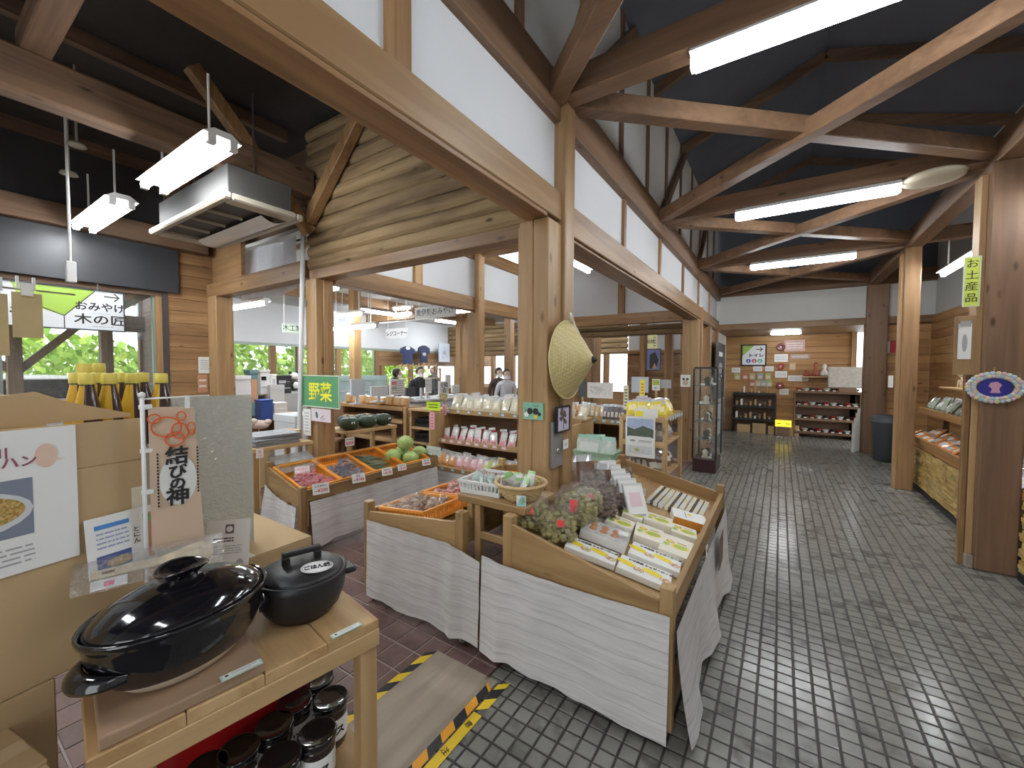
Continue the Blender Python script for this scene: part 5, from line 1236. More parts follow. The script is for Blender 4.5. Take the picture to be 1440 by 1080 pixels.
# tags clipped on a wire at the edge
p = gx(42, 408, -2.0)
wr = MB().tube([(0, -1.4, 0), (0, .1, 0)], .003, 6).tube([(0, -.7, 0), (0, -.7, 3.84-p.z)], .0015, 5).tube([(0, -1.4, 0), (0, -1.4, 3.84-p.z)], .0015, 5).build('hanging_wire', STEEL, loc=p+Vector((0, 0, .0)), label='thin wire hanging from the rafters above the cartons', cat='wire')
LIN = mat('kraft_tag', (.50, .40, .22), .8, var=.2, scale=14)
for i, (px0, px1, py1) in enumerate(((17, 60, 475), (-28, 12, 500))):
    b_, w, h = rect_on('X', -1.995, px0, 412, px1, py1)
    t = flat_sign('kraft_tag', ('tan kraft tag held by a white clip on the hanging wire', 'tan kraft tag half behind the clipped one on the hanging wire')[i], 'tag', b_, w, h, pi/2, LIN, group='tags on the wire')
    MB().box(-.012, .012, -.01, .01, h-.01, h+.03).box(-.022, -.016, -.006, .006, h+.01, h+.05).box(.012, .018, -.006, .006, h+.01, h+.05).build('clip', WHITE, t)
# ---- direction sign under the fascia
bd = mat('sign_white', (.80, .82, .84), .4); SG = mat('sign_leaf', (.36, .55, .08), .4)
t = sheet_at('shop_sign', 'white hanging sign with green triangle, arrow and souvenir lettering', 'sign', 'X', -6.21, -60, 400, 172, 459, bd, th=.02, frame=mat('sign_edge', (.04, .05, .06), .4), fw=.012)
w, h = t['w'], t['h']; k = w/232
put(t, [((18-56)*k, h*.55), ((77-56)*k, h*.30), ((125-56)*k, h), ((5-56)*k, h)], SG)
stroke(t, [((77-56)*k, 0), ((77-56)*k, h*.3), ((125-56)*k, h*.98)], .008, INK, .002); stroke(t, [((77-56)*k, h*.3), ((18-56)*k, h*.62)], .008, INK, .002)
letter(t, 'おみやげ', .1, (134-56)*k, h*.57, INK, .002); letter(t, '木の匠', .115, (134-56)*k, h*.24, INK, .002, sx=1.2)
stroke(t, [((140-56)*k, h*.87), ((164-56)*k, h*.87)], .012, INK); stroke(t, [((157-56)*k, h*.96), ((165-56)*k, h*.87), ((157-56)*k, h*.77)], .012, INK)
lines(t, (120-56)*k, (150-56)*k, h*.43, h*.40, 1); lines(t, (120-56)*k, (155-56)*k, h*.1, h*.06, 1); letter(t, 'ミ', .13, (12-56)*k, h*.35, INK, .002)
for y in (-.5, 1.2): MB().tube([(0, 0, 0), (0, 0, .08)], .006, 6).build('hook', STEEL, t, loc=((y-.6)*.6, 0, h))
for i, (a, b, c, d, m_, lb) in enumerate(((279, 502, 296, 525, PAPER, 'white notice'), (278, 527, 292, 552, mat('rust_print', (.55, .28, .16), .7), 'brown and cream leaflet'))):
    t = sheet_at('notice', lb+' pinned on the plank pier by the doorway post', 'notice', 'X', -6.295, a, b, c, d, m_, group='notices on the plank pier')
    lines(t, -t['w']*.35, t['w']*.35, t['h']*.85, t['h']*.2, 5 if i == 0 else 2, GREY if i == 0 else PAPER)

# ================================================================ SHELVES IN THE SIDE BAY
def shelf_unit(name, label, x0, x1, y0, y1, tiers, wood_=shelf_wood, side=True, back=True, th=.025, tops=None, cat='shelf'):
    """tiers: list of (front y, z) board tops"""
    t = thing(name, label, cat, ((x0+x1)/2, (y0+y1)/2, 0), 0); a = (x1-x0)/2; cy = (y0+y1)/2
    top = max(z for y, z in tiers)
    for y, z in tiers:
        MB().box(-a, a, y-cy, y1-cy, z-th, z).build('shelf_board', wood_('X'), t, bevel=.003)
        MB().box(-a, a, y-cy-.012, y-cy-.0005, z-th-.02, z+.012).build('price_rail', wood_('X'), t, bevel=.002)
    if side:
        for s in (-1, 1): MB().box(s*a-.015, s*a+.015, y0-cy+.05, y1-cy, 0, top-.03).build('side_panel', wood_('Z'), t)
    if back: MB().box(-a, a, y1-cy, y1-cy+.015, 0, top).build('back_panel', old_wood('X'), t)
    return t
TAGB = mat('tag_blue', (.30, .48, .56), .5); TAGP = mat('tag_pink', (.78, .45, .55), .5)
def tags(root_label, y, z, xs, m_, w=.05, h=.035, grp='shelf edge tags'):
    for x in xs:
        t = flat_sign('shelf_tag', root_label, 'tag', (x, y-.016, z-.028), w, h, 0, m_, .002, grp); rect(t, 0, h*.5, w*.6, h*.4, PAPER)
x0, x1 = gy(607, 600, 3.7).x, -1.72
zt = gy(640, 577, 3.95).z; zm = gy(640, 620, 3.8).z; zb = gy(640, 660, 3.65).z
ts = shelf_unit('tiered_shelf', 'three tier wooden snack shelf behind the main post', x0, x1, 3.62, 4.25, [(3.65, zb), (3.8, zm), (3.95, zt)])
def fb(u, v): return ((x1-x0)*u+x0+.0, 3.628-.015*(1-v)*(1+sin(u*31)), .05+(zb-.09)*v)
skirt('pale plank-print cloth under the lowest tier of the snack shelf', fb, 40, 8)
PB = lambda n, w, h, t, c, lab=None, lc=(.8, .8, .78), hd=None, sd=0: pillow(w, h, t, 6, sd, .15, lab).mesh(n, [glossy(n+'_body', c), mat(n+'_label', lc, .5), hd or HEAD], False)
sn1 = PB('snack_bag', .13, .2, .055, (.66, .62, .48), (.25, .75, .3, .6), (.82, .78, .6)); sn2 = PB('snack_bag', .11, .18, .05, (.30, .50, .16), (.2, .8, .25, .6), (.85, .35, .3))
put_row(sn1, 'snack_bag', 'clear bag of pale crackers on the top tier of the snack shelf', 'snack', 'pale snack bags, top tier', (x0+.1, 4.02, zt+.001), (-2.35, 4.02, zt+.001), 10, .1, -.5)
put_row(sn1, 'snack_bag', 'clear bag of pale crackers in the second row of the top tier', 'snack', 'pale snack bags, top tier back', (x0+.1, 4.14, zt+.001), (-2.35, 4.14, zt+.001), 10, .1, -.25)
put_row(sn2, 'snack_bag', 'green and red snack bag at the post end of the top tier', 'snack', 'green snack bags, top tier', (-2.25, 4.0, zt+.001), (-1.75, 4.02, zt+.001), 5, .0, -.3)
pk1 = PB('pink_packet', .1, .16, .045, (.70, .69, .68), (.1, .9, .05, .32), (.80, .36, .47)); pk2 = PB('red_packet', .1, .15, .04, (.40, .05, .06))
put_row(pk1, 'pink_packet', 'white packet with pink lower label on the middle tier', 'packet', 'pink label packets, middle tier', (x0+.09, 3.87, zm+.001), (-2.05, 3.87, zm+.001), 13, .1, -.3)
put_row(pk2, 'red_packet', 'dark red packet in the back row of the middle tier', 'packet', 'red packets, middle tier', (x0+.12, 3.99, zm+.02), (-1.8, 3.99, zm+.02), 12, 0, -.15)
for nm, c, xa, xb, n, lb in (('orange_snack', (.72, .38, .16), x0+.08, x0+.3, 3, 'clear bag of orange crackers at the outer end of the lowest tier'), ('pink_snack', (.76, .46, .48), x0+.42, x0+.72, 4, 'clear bag of pink sweets on the lowest tier'), ('lime_snack', (.62, .72, .30), x0+.82, x0+1.02, 3, 'clear bag of lime green sweets on the lowest tier'), ('amber_snack', (.82, .40, .12), x0+1.14, x0+1.5, 4, 'clear bag of bright orange snacks on the lowest tier')):
    me = PB(nm, .12, .16, .07, c, (.3, .7, .55, .8)); put_row(me, 'snack_bag', lb, 'snack', nm.replace('_', ' ')+' bags, lowest tier', (xa, 3.73, zb+.001), (xb, 3.73, zb+.001), n, 0, -.4); put_row(me, 'snack_bag', lb, 'snack', nm.replace('_', ' ')+' bags, lowest tier', (xa, 3.83, zb+.001), (xb, 3.83, zb+.001), n, 0, -.25)
tags('small blue tag on the top tier edge of the snack shelf', 3.95, zt, [x0+.06+.17*i for i in range(7)], TAGB)
tags('pink tag on the middle tier edge of the snack shelf', 3.8, zm, [x0+.12+.13*i for i in range(8)], TAGP, .07, .04)
tags('pale blue tag on the lowest tier edge of the snack shelf', 3.65, zb, [x0+.08+.16*i for i in range(7)], TAGB)
# neon card and pink strips
t = sheet_at('neon_card', 'neon yellow price card beside the black crates', 'price card', 'Y', 3.78, 600, 565, 619, 577, mat('neon', (.62, .88, .03), .5)); lines(t, -t['w']*.35, t['w']*.35, t['h']*.8, t['h']*.2, 2, INK)
MB().tube([(0, 0.006, -.25), (0, .006, .05)], .004, 6).build('stick', shelf_wood('Z'), t)
for a, b, c, d, lb in ((605, 580, 611, 604, 'lower'), (622, 569, 628, 584, 'upper')):
    t = sheet_at('pink_strip', 'pink hand-written strip by the snack shelf, the %s one' % lb, 'price card', 'Y', 3.64 if lb == 'lower' else 3.9, a, b, c, d, mat('strip_pink', (.80, .45, .58), .6), group='pink strips'); lines(t, -t['w']*.25, t['w']*.25, t['h']*.95, t['h']*.1, 5, REDINK)
    MB().tube([(0, .006, -.3), (0, .006, .04)], .004, 6).build('stick', shelf_wood('Z'), t)
t = sheet_at('print_card', 'pale printed card leaning at the corner of the vegetable cart', 'card', 'Y', 3.36, 600, 628, 620, 640, mat('teal_pale', (.62, .72, .68), .6)); lines(t, -t['w']*.4, t['w']*.4, t['h']*.7, t['h']*.2, 2)
# bread shelf
xa, xb = gy(470, 600, 4.2).x, gy(567, 600, 4.2).x
z1, z2, z3 = gy(530, 571, 4.2).z, gy(530, 588, 4.2).z, gy(530, 615, 4.2).z
bs = shelf_unit('bread_shelf', 'wooden shelf with bagged bread on top behind the pumpkins', xa, xb, 4.2, 4.62, [(4.2, z3), (4.2, z2), (4.2, z1)])
MB().box(-.03, .03, -.03, .03, 0, z1+.02).build('corner_post', cedar_hi('Z'), bs, loc=((xb-xa)/2+.05, -.2, 0), bevel=.004)
br = PB('bread_bag', .17, .16, .1, (.52, .30, .13), None, hd=mat('bread_wrap', (.70, .68, .64), .3))
put_row(br, 'bread_bag', 'clear bag of brown bread rolls on the top of the bread shelf', 'bread', 'bread bags', (xa+.3, 4.3, z1+.001), (xb-.08, 4.3, z1+.001), 9, .15, -.15)
for k in range(5): bx('pamphlet', (PAPER, mat('lilac_paper', (.45, .45, .68), .6), PAPER, mat('pink_paper', (.75, .6, .62), .6), PAPER)[k], xa+.55+k*.15, xa+.68+k*.15, 4.22, 4.42, z2+.001, z2+.012+.012*(k % 3), label='flat pamphlet pile on the middle board of the bread shelf', cat='pamphlet', group='pamphlets on the bread shelf')
# black crates frame
ca, cb = gy(577, 600, 4.15).x, gy(606, 600, 4.15).x
cf = thing('crate_rack', 'slim wooden rack holding three black crates beside the bread shelf', 'rack', ((ca+cb)/2, 4.35, 0)); a = (cb-ca)/2
for s in (-1, 1): MB().box(s*a-.02, s*a+.02, -.2, .2, 0, gy(590, 578, 4.15).z).build('side', shelf_wood('Z'), cf)
for i, y in enumerate((601, 622, 645)):
    zc_ = gy(590, y, 4.15).z; MB().box(-a+.02, a-.02, -.2, .2, zc_-.03, zc_).build('board', shelf_wood('X'), cf)
    q = crate_mesh(2*a-.1, .32, .12).build('black_crate', BLACKM, loc=((ca+cb)/2, 4.36, zc_+.001), label='black slotted crate on the %s board of the slim rack' % ('top', 'middle', 'bottom')[i], cat='crate', group='black crates')
MB().box(-a-.02, a+.02, -.22, .22, gy(590, 578, 4.15).z, gy(590, 578, 4.15).z+.025).build('top_board', shelf_wood('X'), cf)

# ================================================================ RIGHT OF THE MAIN POST
ys_ = 4.35
xa, xb = -2.45, gy(872, 600, ys_).x
za = gy(840, 590, ys_).z
s2 = shelf_unit('cracker_shelf', 'low wooden shelf of upright cracker packs right behind the straw hat', xa, xb, ys_, 4.85, [(ys_, za), (ys_, za-.3), (ys_-.0, .3)])
for nm, c, u0, u1, n, lb in (('orange_pack', (.70, .36, .16), 808, 822, 3, 'tall orange cracker pack'), ('tan_pack', (.55, .42, .24), 826, 845, 4, 'tall tan cracker pack'), ('dark_pack', (.16, .15, .17), 850, 876, 6, 'tall black sesame cracker pack')):
    me = PB(nm, .075, .16, .05, c, (.25, .75, .2, .55), (.75, .72, .65)); put_row(me, 'cracker_pack', lb+' standing on the cracker shelf', 'snack', nm.replace('_', ' ')+'s', (gy(u0, 580, ys_+.06).x, ys_+.08, za+.001), (gy(u1, 580, ys_+.06).x, ys_+.08, za+.001), n, .1, -.15)
tags('blue tag on the front edge of the cracker shelf', ys_, za, [gy(u, 590, ys_).x for u in (808, 826, 836, 850, 862, 870)], TAGB, .05, .04)
for i, (a, b, c, d, y, lb) in enumerate(((826, 538, 862, 560, 4.7, 'white board with pen drawing'), (814, 533, 824, 558, 4.75, 'dark slate board'), (888, 530, 912, 552, 4.6, 'pale blue sheet'), (917, 533, 928, 549, 4.7, 'white card with green photo'), (929, 534, 944, 546, 4.8, 'grey folder'))):
    t = sheet_at('display_board', lb+' standing behind the cracker shelf', 'board', 'Y', y, a, b, c, d, (PAPER, mat('slate', (.10, .11, .12), .6), mat('pale_blue', (.55, .64, .74), .5), PAPER, GREY)[i], group='boards behind the cracker shelf')
    MB().box(-.012, .012, .003, .02, -t.location.z+.0, .02).build('support', shelf_wood('Z'), t)
    if i == 0:
        for k in range(12): stroke(t, [(random.uniform(-.4, .4)*t['w'], random.uniform(.15, .85)*t['h']) for _ in range(3)], .003, GREY)
    if i == 3: rect(t, 0, t['h']*.7, t['w']*.85, t['h']*.45, GRNP); letter(t, '181', .03, 0, t['h']*.2, INK)
# pale green tray with packs on a stool
p = gz(848, 645, .7)
st_ = riser('small wooden stool carrying the mint green tray by the main post', -1.66, -1.22, 3.56, 3.83, .70)
st_['group'] = 'small stools'; st_['label'] = 'small wooden stool carrying the mint green tray between cart and shelf'
q = crate_mesh(.36, .22, .08); q.v = [(x*(1+.8*z), y*(1+.8*z), z) for x, y, z in q.v]
q.box(-.18, .18, -.11, -.106, .0, .07); q.box(.176, .18, -.11, .11, 0, .07)
q.build('mint_tray', mat('mint_plastic', (.50, .68, .52), .4), loc=(-1.44, 3.69, .702), label='mint green plastic tray on the small stool', cat='tray')
me = PB('rice_pack', .16, .2, .03, (.66, .74, .70), (.1, .9, .15, .75), (.80, .82, .80), mat('rice_head', (.36, .62, .50), .4))
put_row(me, 'rice_pack', 'white and green rice pack standing in the mint green tray', 'pack', 'rice packs', (-1.54, 3.63, .712), (-1.36, 3.75, .712), 5, .15, -.2)
me = PB('root_bag', .13, .26, .07, (.16, .09, .06), (.2, .8, .1, .35), (.78, .77, .75))
put_row(me, 'root_bag', 'tall bag of dark roots with white label beside the main post', 'bag', 'root bags', (-1.10, 2.62, RCat(-1.1, 2.6).z+.002), (-1.02, 2.72, RCat(-1.02, 2.7).z+.002), 2, .5, -.15)
# ladder rack
yr = 3.85
rx0, rx1 = gy(873, 640, yr).x, gy(934, 640, yr).x
rz_ = gy(900, 588, yr).z
rk = thing('ladder_rack', 'open wooden rack of bagged goods with a poster on its front', 'rack', ((rx0+rx1)/2, 4.2, 0)); a = (rx1-rx0)/2
for sx in (-1, 1):
    for sy in (-1, 1): MB().box(sx*a-.02, sx*a+.02, sy*.33-.02, sy*.33+.02, 0, rz_+(.0)).build('post', shelf_wood('Z'), rk, bevel=.003)
rt_ = [.28, .56, .86, rz_]
for z in rt_:
    MB().box(-a, a, -.33, .33, z-.022, z).build('shelf_board', shelf_wood('X'), rk, bevel=.003)
    for sy in (-1, 1): MB().box(-a, a, sy*.345-.008, sy*.345+.008, z-.03, z+.025).build('rail', shelf_wood('X'), rk, bevel=.002)
t = sheet_at('poster', 'white poster with blue mountain photograph on the front of the ladder rack', 'poster', 'Y', yr-.02, 880, 586, 921, 643, PAPER)
w, h = t['w'], t['h']; rect(t, 0, h*.72, w*.9, h*.46, mat('sky_print', (.42, .50, .68), .5, var=.3, scale=20), .001); put(t, [(-w*.45, h*.5), (w*.45, h*.5), (w*.45, h*.7), (w*.1, h*.78), (-w*.2, h*.68), (-w*.45, h*.74)], mat('forest_print', (.10, .13, .10), .6, var=.5, scale=60), .0016); rect(t, 0, h*.5, w*.8, h*.025, PAPER, .002); disc(t, -w*.25, h*.4, w*.1, GREY, .001, h*.03); lines(t, -w*.05, w*.4, h*.43, h*.37, 2, INK)
lines(t, -w*.4, w*.4, h*.28, h*.08, 7); disc(t, -w*.1, h*.18, w*.09, GRNP, .002, h*.03)
cols = [('yellow_snack', (.78, .62, .08), rt_[3], 9, 'yellow snack bag leaning on the top board of the ladder rack'), ('silver_snack', (.42, .36, .36), rt_[2], 7, 'silver and brown bag on the upper board of the ladder rack'), ('brown_snack', (.28, .19, .15), rt_[1], 7, 'brown bag on the middle board of the ladder rack'), ('green_snack', (.14, .17, .09), rt_[0], 6, 'dark green bag on the lowest board of the ladder rack')]
cx_ = (rx0+rx1)/2
for nm, c, z, n, lb in cols:
    me = PB(nm, .12, .17, .05, c, (.2, .8, .25, .65), (.74, .72, .62) if nm != 'yellow_snack' else (.82, .74, .4)); put_row(me, 'snack_bag', lb, 'snack', nm.replace('_', ' ')+' bags', (cx_-a+.08, 3.95, z+.001), (cx_+a-.06, 3.95, z+.001), n, .2, -.45)
    put_row(me, 'snack_bag', lb, 'snack', nm.replace('_', ' ')+' bags', (cx_+a-.07, 4.06, z+.001), (cx_+a-.07, 4.48, z+.001), 4, 1.3, -.4)
me = PB('redfruit_bag', .12, .17, .06, (.52, .14, .14), (.3, .7, .3, .6), (.8, .7, .7)); put_row(me, 'snack_bag', 'red fruit bag in the back row on top of the ladder rack', 'snack', 'red fruit bags', (cx_-a+.1, 4.2, rz_+.001), (cx_+a-.2, 4.2, rz_+.001), 6, 0, -.2)
t = sheet_at('yellow_card', 'yellow and white price card on top of the ladder rack front', 'price card', 'Y', yr-.03, 893, 575, 925, 587, PAPER); rect(t, -t['w']*.3, t['h']*.4, t['w']*.35, t['h']*.6, YT)
for k in range(6):
    tg = flat_sign('shelf_tag', 'pale blue tag along the hall side of the ladder rack', 'tag', (rx1+.03, 3.95+.1*k, rz_-.02), .06, .045, pi/2, TAGB, .002, 'tags on the ladder rack'); rect(tg, 0, .022, .04, .02, PAPER)
def fr_(u, v): return (rx1+.035+.01*sin(u*20)*(1-v), 3.95+.55*u, .03+.32*v)
skirt('short pale plank-print cloth on the hall side of the ladder rack', fr_, 24, 6)
for i, (px, py, c) in enumerate(((880, 556, (.82, .80, .6)), (903, 548, (.88, .8, .1)))):
    p = gy(px, py+20, 4.15+i*.1); t = flat_sign('banner_strip', ('cream printed strip', 'yellow printed strip')[i]+' standing up behind the ladder rack goods', 'banner', p, .05, .25, .1, mat('strip_%d' % i, c, .5), group='strips on the rack'); lines(t, -.015, .015, .22, .03, 6, (INK, REDINK)[i])
t = sheet_at('bear_picture', 'dark framed picture of a bear on blue hung in the back room', 'picture', 'Y', 7.385, 910, 492, 928, 520, mat('night_blue', (.12, .14, .30), .5), frame=mat('brown_frame', (.07, .045, .03), .4), fw=.02)
put(t, [(-t['w']*.3, .02), (t['w']*.2, .02), (t['w']*.4, t['h']*.5), (t['w']*.1, t['h']*.9), (-t['w']*.3, t['h']*.75)], BLACKM); put(t, [(-t['w']*.1, .02), (t['w']*.3, .02), (t['w']*.1, t['h']*.35)], mat('rust', (.42, .2, .1), .6), .002)
MB().tube([(0, .005, t['h']), (0, .005, 2.45-t.location.z)], .002, 5).build('cord', INK, t)
t = sheet_at('yellow_sign', 'pale yellow hanging sign with black vertical lettering above the bear picture', 'sign', 'Y', 7.38, 911, 471, 924, 490, mat('pale_yellow', (.80, .80, .42), .5)); letter(t, '伝統', .07, -.03, t['h']*.5, INK, .001, spacing=.9); lines(t, .02, .06, t['h']*.9, t['h']*.1, 4, INK)
MB().tube([(0, .005, t['h']), (0, .005, 2.45-t.location.z)], .002, 5).build('cord', INK, t)
t = sheet_at('paper_charm', 'white paper owl cut-out stuck on the far timber post', 'notice', 'Y', YR-.006, 957, 527, 971, 544, PAPER, th=.003); disc(t, -.03, .13, .02, INK); disc(t, .03, .13, .02, INK); disc(t, 0, .07, .045, mat('tan_print', (.6, .5, .35), .6))
# ================================================================ PEOPLE AT THE REGISTER
SKIN = mat('skin', (.62, .42, .32), .55); HAIR = mat('black_hair', (.012, .010, .010), .4, bump=.4, scale=90); MASKM = mat('mask_white', (.82, .84, .86), .7)
def person(label, loc, rot, h, top, bottom, lean=.1, mask=True, hair=HAIR, arms='work'):
    """standing figure facing local -Y; body is one skinned surface"""
    k = h/1.6; t = thing('person', label, 'person', loc, rot)
    f = -lean
    V = [(0, 0, .86), (0, f*.25, 1.02), (0, f*.7, 1.2), (0, f, 1.33), (0, f*1.2, 1.40), (.165, f*.95, 1.30), (-.165, f*.95, 1.30)]
    Rr = [(.145, .105), (.13, .095), (.15, .10), (.12, .08), (.05, .05), (.058, .058), (.058, .058)]
    E = [(0, 1), (1, 2), (2, 3), (3, 4), (3, 5), (3, 6)]
    for s in (-1, 1):
        b = 5 if s > 0 else 6; i = len(V)
        V += [(s*.225, f+.03, 1.05), (s*.16, f-.19, .98), (s*.12, f-.27, .99)] if arms == 'work' else [(s*.22, f+.02, 1.05), (s*.23, f-.03, .82), (s*.225, f-.05, .75)]
        Rr += [(.043, .043), (.034, .034), (.03, .03)]; E += [(b, i), (i, i+1), (i+1, i+2)]
        j = len(V); V += [(s*.09, 0, .8), (s*.1, -.01, .46), (s*.1, .02, .08), (s*.1, -.11, .035)]; Rr += [(.085, .09), (.062, .065), (.042, .045), (.035, .03)]; E += [(0, j), (j, j+1), (j+1, j+2), (j+2, j+3)]
    me = bpy.data.meshes.new('body'); me.from_pydata([tuple(c*k for c in v) for v in V], E, []); me.materials.append(top)
    o = link('body', me, t); m_ = o.modifiers.new('skin', 'SKIN'); m_.use_smooth_shade = True
    for i, sv in enumerate(me.skin_vertices[0].data): sv.radius = (Rr[i][0]*k, Rr[i][1]*k); sv.use_root = i == 0
    s_ = o.modifiers.new('sub', 'SUBSURF'); s_.levels = s_.render_levels = 1
    hz = 1.5*k; hy = f*1.35*k
    hd = MB().blob((0, hy-.01*k, hz), (.074*k, .09*k, .112*k), 18, 14)
    hd.v = [(x*(1-.25*max(0, (hz-.03*k-z)/(.1*k))), y, z) for x, y, z in hd.v]
    hd.blob((0, hy-.1*k, hz-.015*k), (.012*k, .018*k, .02*k), 8, 6)
    for s in (-1, 1): hd.blob((s*.074*k, hy+.005*k, hz-.005*k), (.012*k, .018*k, .028*k), 8, 6)
    head = hd.build('head', SKIN, t, smooth=True)
    for s in (-1, 1): MB().blob((s*.03*k, hy-.09*k, hz+.012*k), (.012*k, .008*k, .006*k), 8, 6).build('eye', INK, head, smooth=True)
    MB().box(-.02*k, .02*k, hy-.094*k, hy-.088*k, hz-.062*k, hz-.055*k).build('mouth', mat('lips', (.45, .2, .17), .5), head)
    hb = MB().blob((0, hy+.012*k, hz+.02*k), (.088*k, .1*k, .11*k), 18, 14, amp=.05, sd=h)
    hb.v = [(x, y if not (y < hy-.04*k and z < hz+.045*k) else hy-.04*k, z) for x, y, z in hb.v]; hb.build('hair', hair, t, smooth=True)
    if mask: MB().sheet(lambda u, v: ((u-.5)*.15*k, hy-.104*k+.09*k*(2*u-1)**2, hz-.085*k+.075*k*v-.0), 10, 4).build('face_mask', MASKM, t, smooth=True)
    for s in (-1, 1):
        q = V[9 if s > 0 else 16]; q = tuple(c*k for c in q); hm = MB().blob((q[0], q[1]-.03*k, q[2]), (.032*k, .045*k, .016*k), 10, 7)
        for j in range(4): hm.tube([(q[0]+(-.022+.015*j)*k, q[1]-.06*k, q[2]), (q[0]+(-.024+.016*j)*k, q[1]-.10*k+.006*abs(j-1.4)*k, q[2]-.012*k), (q[0]+(-.024+.016*j)*k, q[1]-.115*k, q[2]-.03*k)], [.0085*k, .0075*k, .006*k], 6)
        hm.tube([(q[0]-s*.028*k, q[1]-.02*k, q[2]), (q[0]-s*.05*k, q[1]-.05*k, q[2]-.005*k), (q[0]-s*.048*k, q[1]-.072*k, q[2]-.01*k)], [.01*k, .009*k, .007*k], 6)
        hm.build('hand', SKIN, t, smooth=True)
    lg = MB()
    for s in (-1, 1): lg.tube([(s*.075*k, 0, .88*k), (s*.095*k, -.005*k, .46*k), (s*.1*k, .015*k, .09*k)], [.11*k, .078*k, .062*k], 12)
    lg.lathe([(.15*k, .8*k), (.165*k, .9*k), (.15*k, .97*k)], 16, sy=.75); lg.build('trousers', bottom, t, smooth=True)
    for s in (-1, 1): MB().blob((s*.1*k, -.04*k, .035*k), (.045*k, .125*k, .036*k), 12, 8).build('shoe', BLACKM, t, smooth=True)
    return t
NAVYC = mat('navy_cloth', (.022, .024, .035), .8); BRNC = mat('brown_cloth', (.09, .06, .05), .8); WHC = mat('white_shirt', (.72, .75, .80), .8); GRYC = mat('grey_trousers', (.10, .10, .11), .8)
person('masked person with short black hair and dark top behind the register counter', (gx(586, 560, -6.3).x, gx(586, 560, -6.3).y, 0), 1.2, 1.56, NAVYC, GRYC, .14)
person('person in black turned away beside the register monitor', (-7.2, gx(545, 560, -7.2).y, 0), 2.4, 1.52, NAVYC, GRYC, .16)
person('masked person in brown jacket standing past the register counter', (gy(700, 560, 7.2).x, 7.2, 0), 1.0, 1.55, BRNC, GRYC, .05, arms='down')
person('masked person in white shirt standing next to the brown jacket', (gy(713, 560, 7.0).x, 6.95, 0), .8, 1.52, WHC, NAVYC, .08)
person('person in grey clothes browsing far behind the register', (gy(610, 560, 9.3).x, 9.3, 0), .2, 1.55, mat('grey_cloth', (.16, .17, .18), .8), GRYC, .05, mask=False, arms='down')
# ================================================================ REGISTER ROOM
CW_ = mat('counter_grey', (.56, .58, .61), .45)
ct_ = thing('register_counter', 'long pale grey register counter in the room past the vegetables', 'counter', (-5.35, 5.7, 0))
MB().box(-.3, .3, -.85, 1.0, .0, .98).build('body', CW_, ct_, bevel=.01); MB().box(-.34, .34, -.89, 1.04, .981, 1.02).build('worktop', mat('counter_top', (.66, .67, .68), .35), ct_, bevel=.006); MB().box(.301, .32, -.85, 1.0, .2, .26).build('kick_rail', STEEL, ct_)
def pick(px, py, x): return gx(px, py, x)
for i, (a, b, c, d, m_, lb) in enumerate(((493, 533, 512, 556, mat('screen_pale', (.60, .68, .76), .3), 'pale tilted register screen'), (548, 533, 568, 556, PAPER, 'white notice board with photo rows'), (597, 532, 606, 553, PAPER, 'tall white printed sheet'), (617, 536, 630, 556, PAPER, 'white leaflet holder with writing'), (521, 543, 545, 557, mat('frosted_white', (.70, .73, .76), .3), 'white plastic box'), (626, 527, 633, 546, PAPER, 'narrow white leaflet stand'), (635, 541, 645, 552, PAPER, 'small white notice'), (589, 533, 597, 545, mat('monitor_black', (.02, .02, .025), .3), 'black monitor'), (570, 545, 583, 558, mat('dark_printer', (.08, .08, .09), .4), 'dark receipt printer'))):
    base, w, h = rect_on('X', -5.12-.05*(i % 3), a, b, c, d)
    t = thing('counter_item' if 0 else ('register_screen', 'notice_board', 'printed_sheet', 'leaflet_holder', 'plastic_box', 'leaflet_stand', 'notice', 'monitor', 'receipt_printer')[i], lb+' on the grey register counter', ('screen', 'notice', 'notice', 'leaflet holder', 'box', 'leaflet stand', 'notice', 'monitor', 'printer')[i], (base.x, base.y, 1.021), pi/2, 'things on the register counter')
    hh = base.z+h-1.021
    t['_th'] = .02
    MB().box(-w/2, w/2, -.02, .02, max(0, hh-h), hh).build('front', m_, t, bevel=.003); MB().box(-w*.3, w*.3, -.02, .10, 0, .02).build('foot', CW_, t)
    if hh-h > .02: MB().box(-.02, .02, .0, .03, .02, hh-h*.7).build('stem', CW_, t)
    if i in (1, 2, 3, 5, 6): lines(t, -w*.4, w*.4, hh-.02, max(.03, hh-h*.9), 6, GREY)
    if i == 1: rect(t, -w*.25, hh-h*.25, w*.35, h*.2, PINKINK); rect(t, -w*.25, hh-h*.55, w*.35, h*.15, GREY)
    if i == 3: letter(t, '小結\n会', .1, 0, hh-h*.45, INK, .001)
# price fan card
t = sheet_at('wooden_tag', 'hexagonal wooden price tag standing on the snack shelf corner', 'tag', 'Y', 3.9, 618, 553, 629, 563, mat('tag_wood', (.45, .36, .18), .6)); stroke(t, [(-.06, .02), (-.02, .0), (.05, .04), (.06, .06), (.0, .08), (-.06, .05)], .006, INK); MB().tube([(0, .006, -.15), (0, .006, .02)], .004, 6).build('stick', shelf_wood('Z'), t)
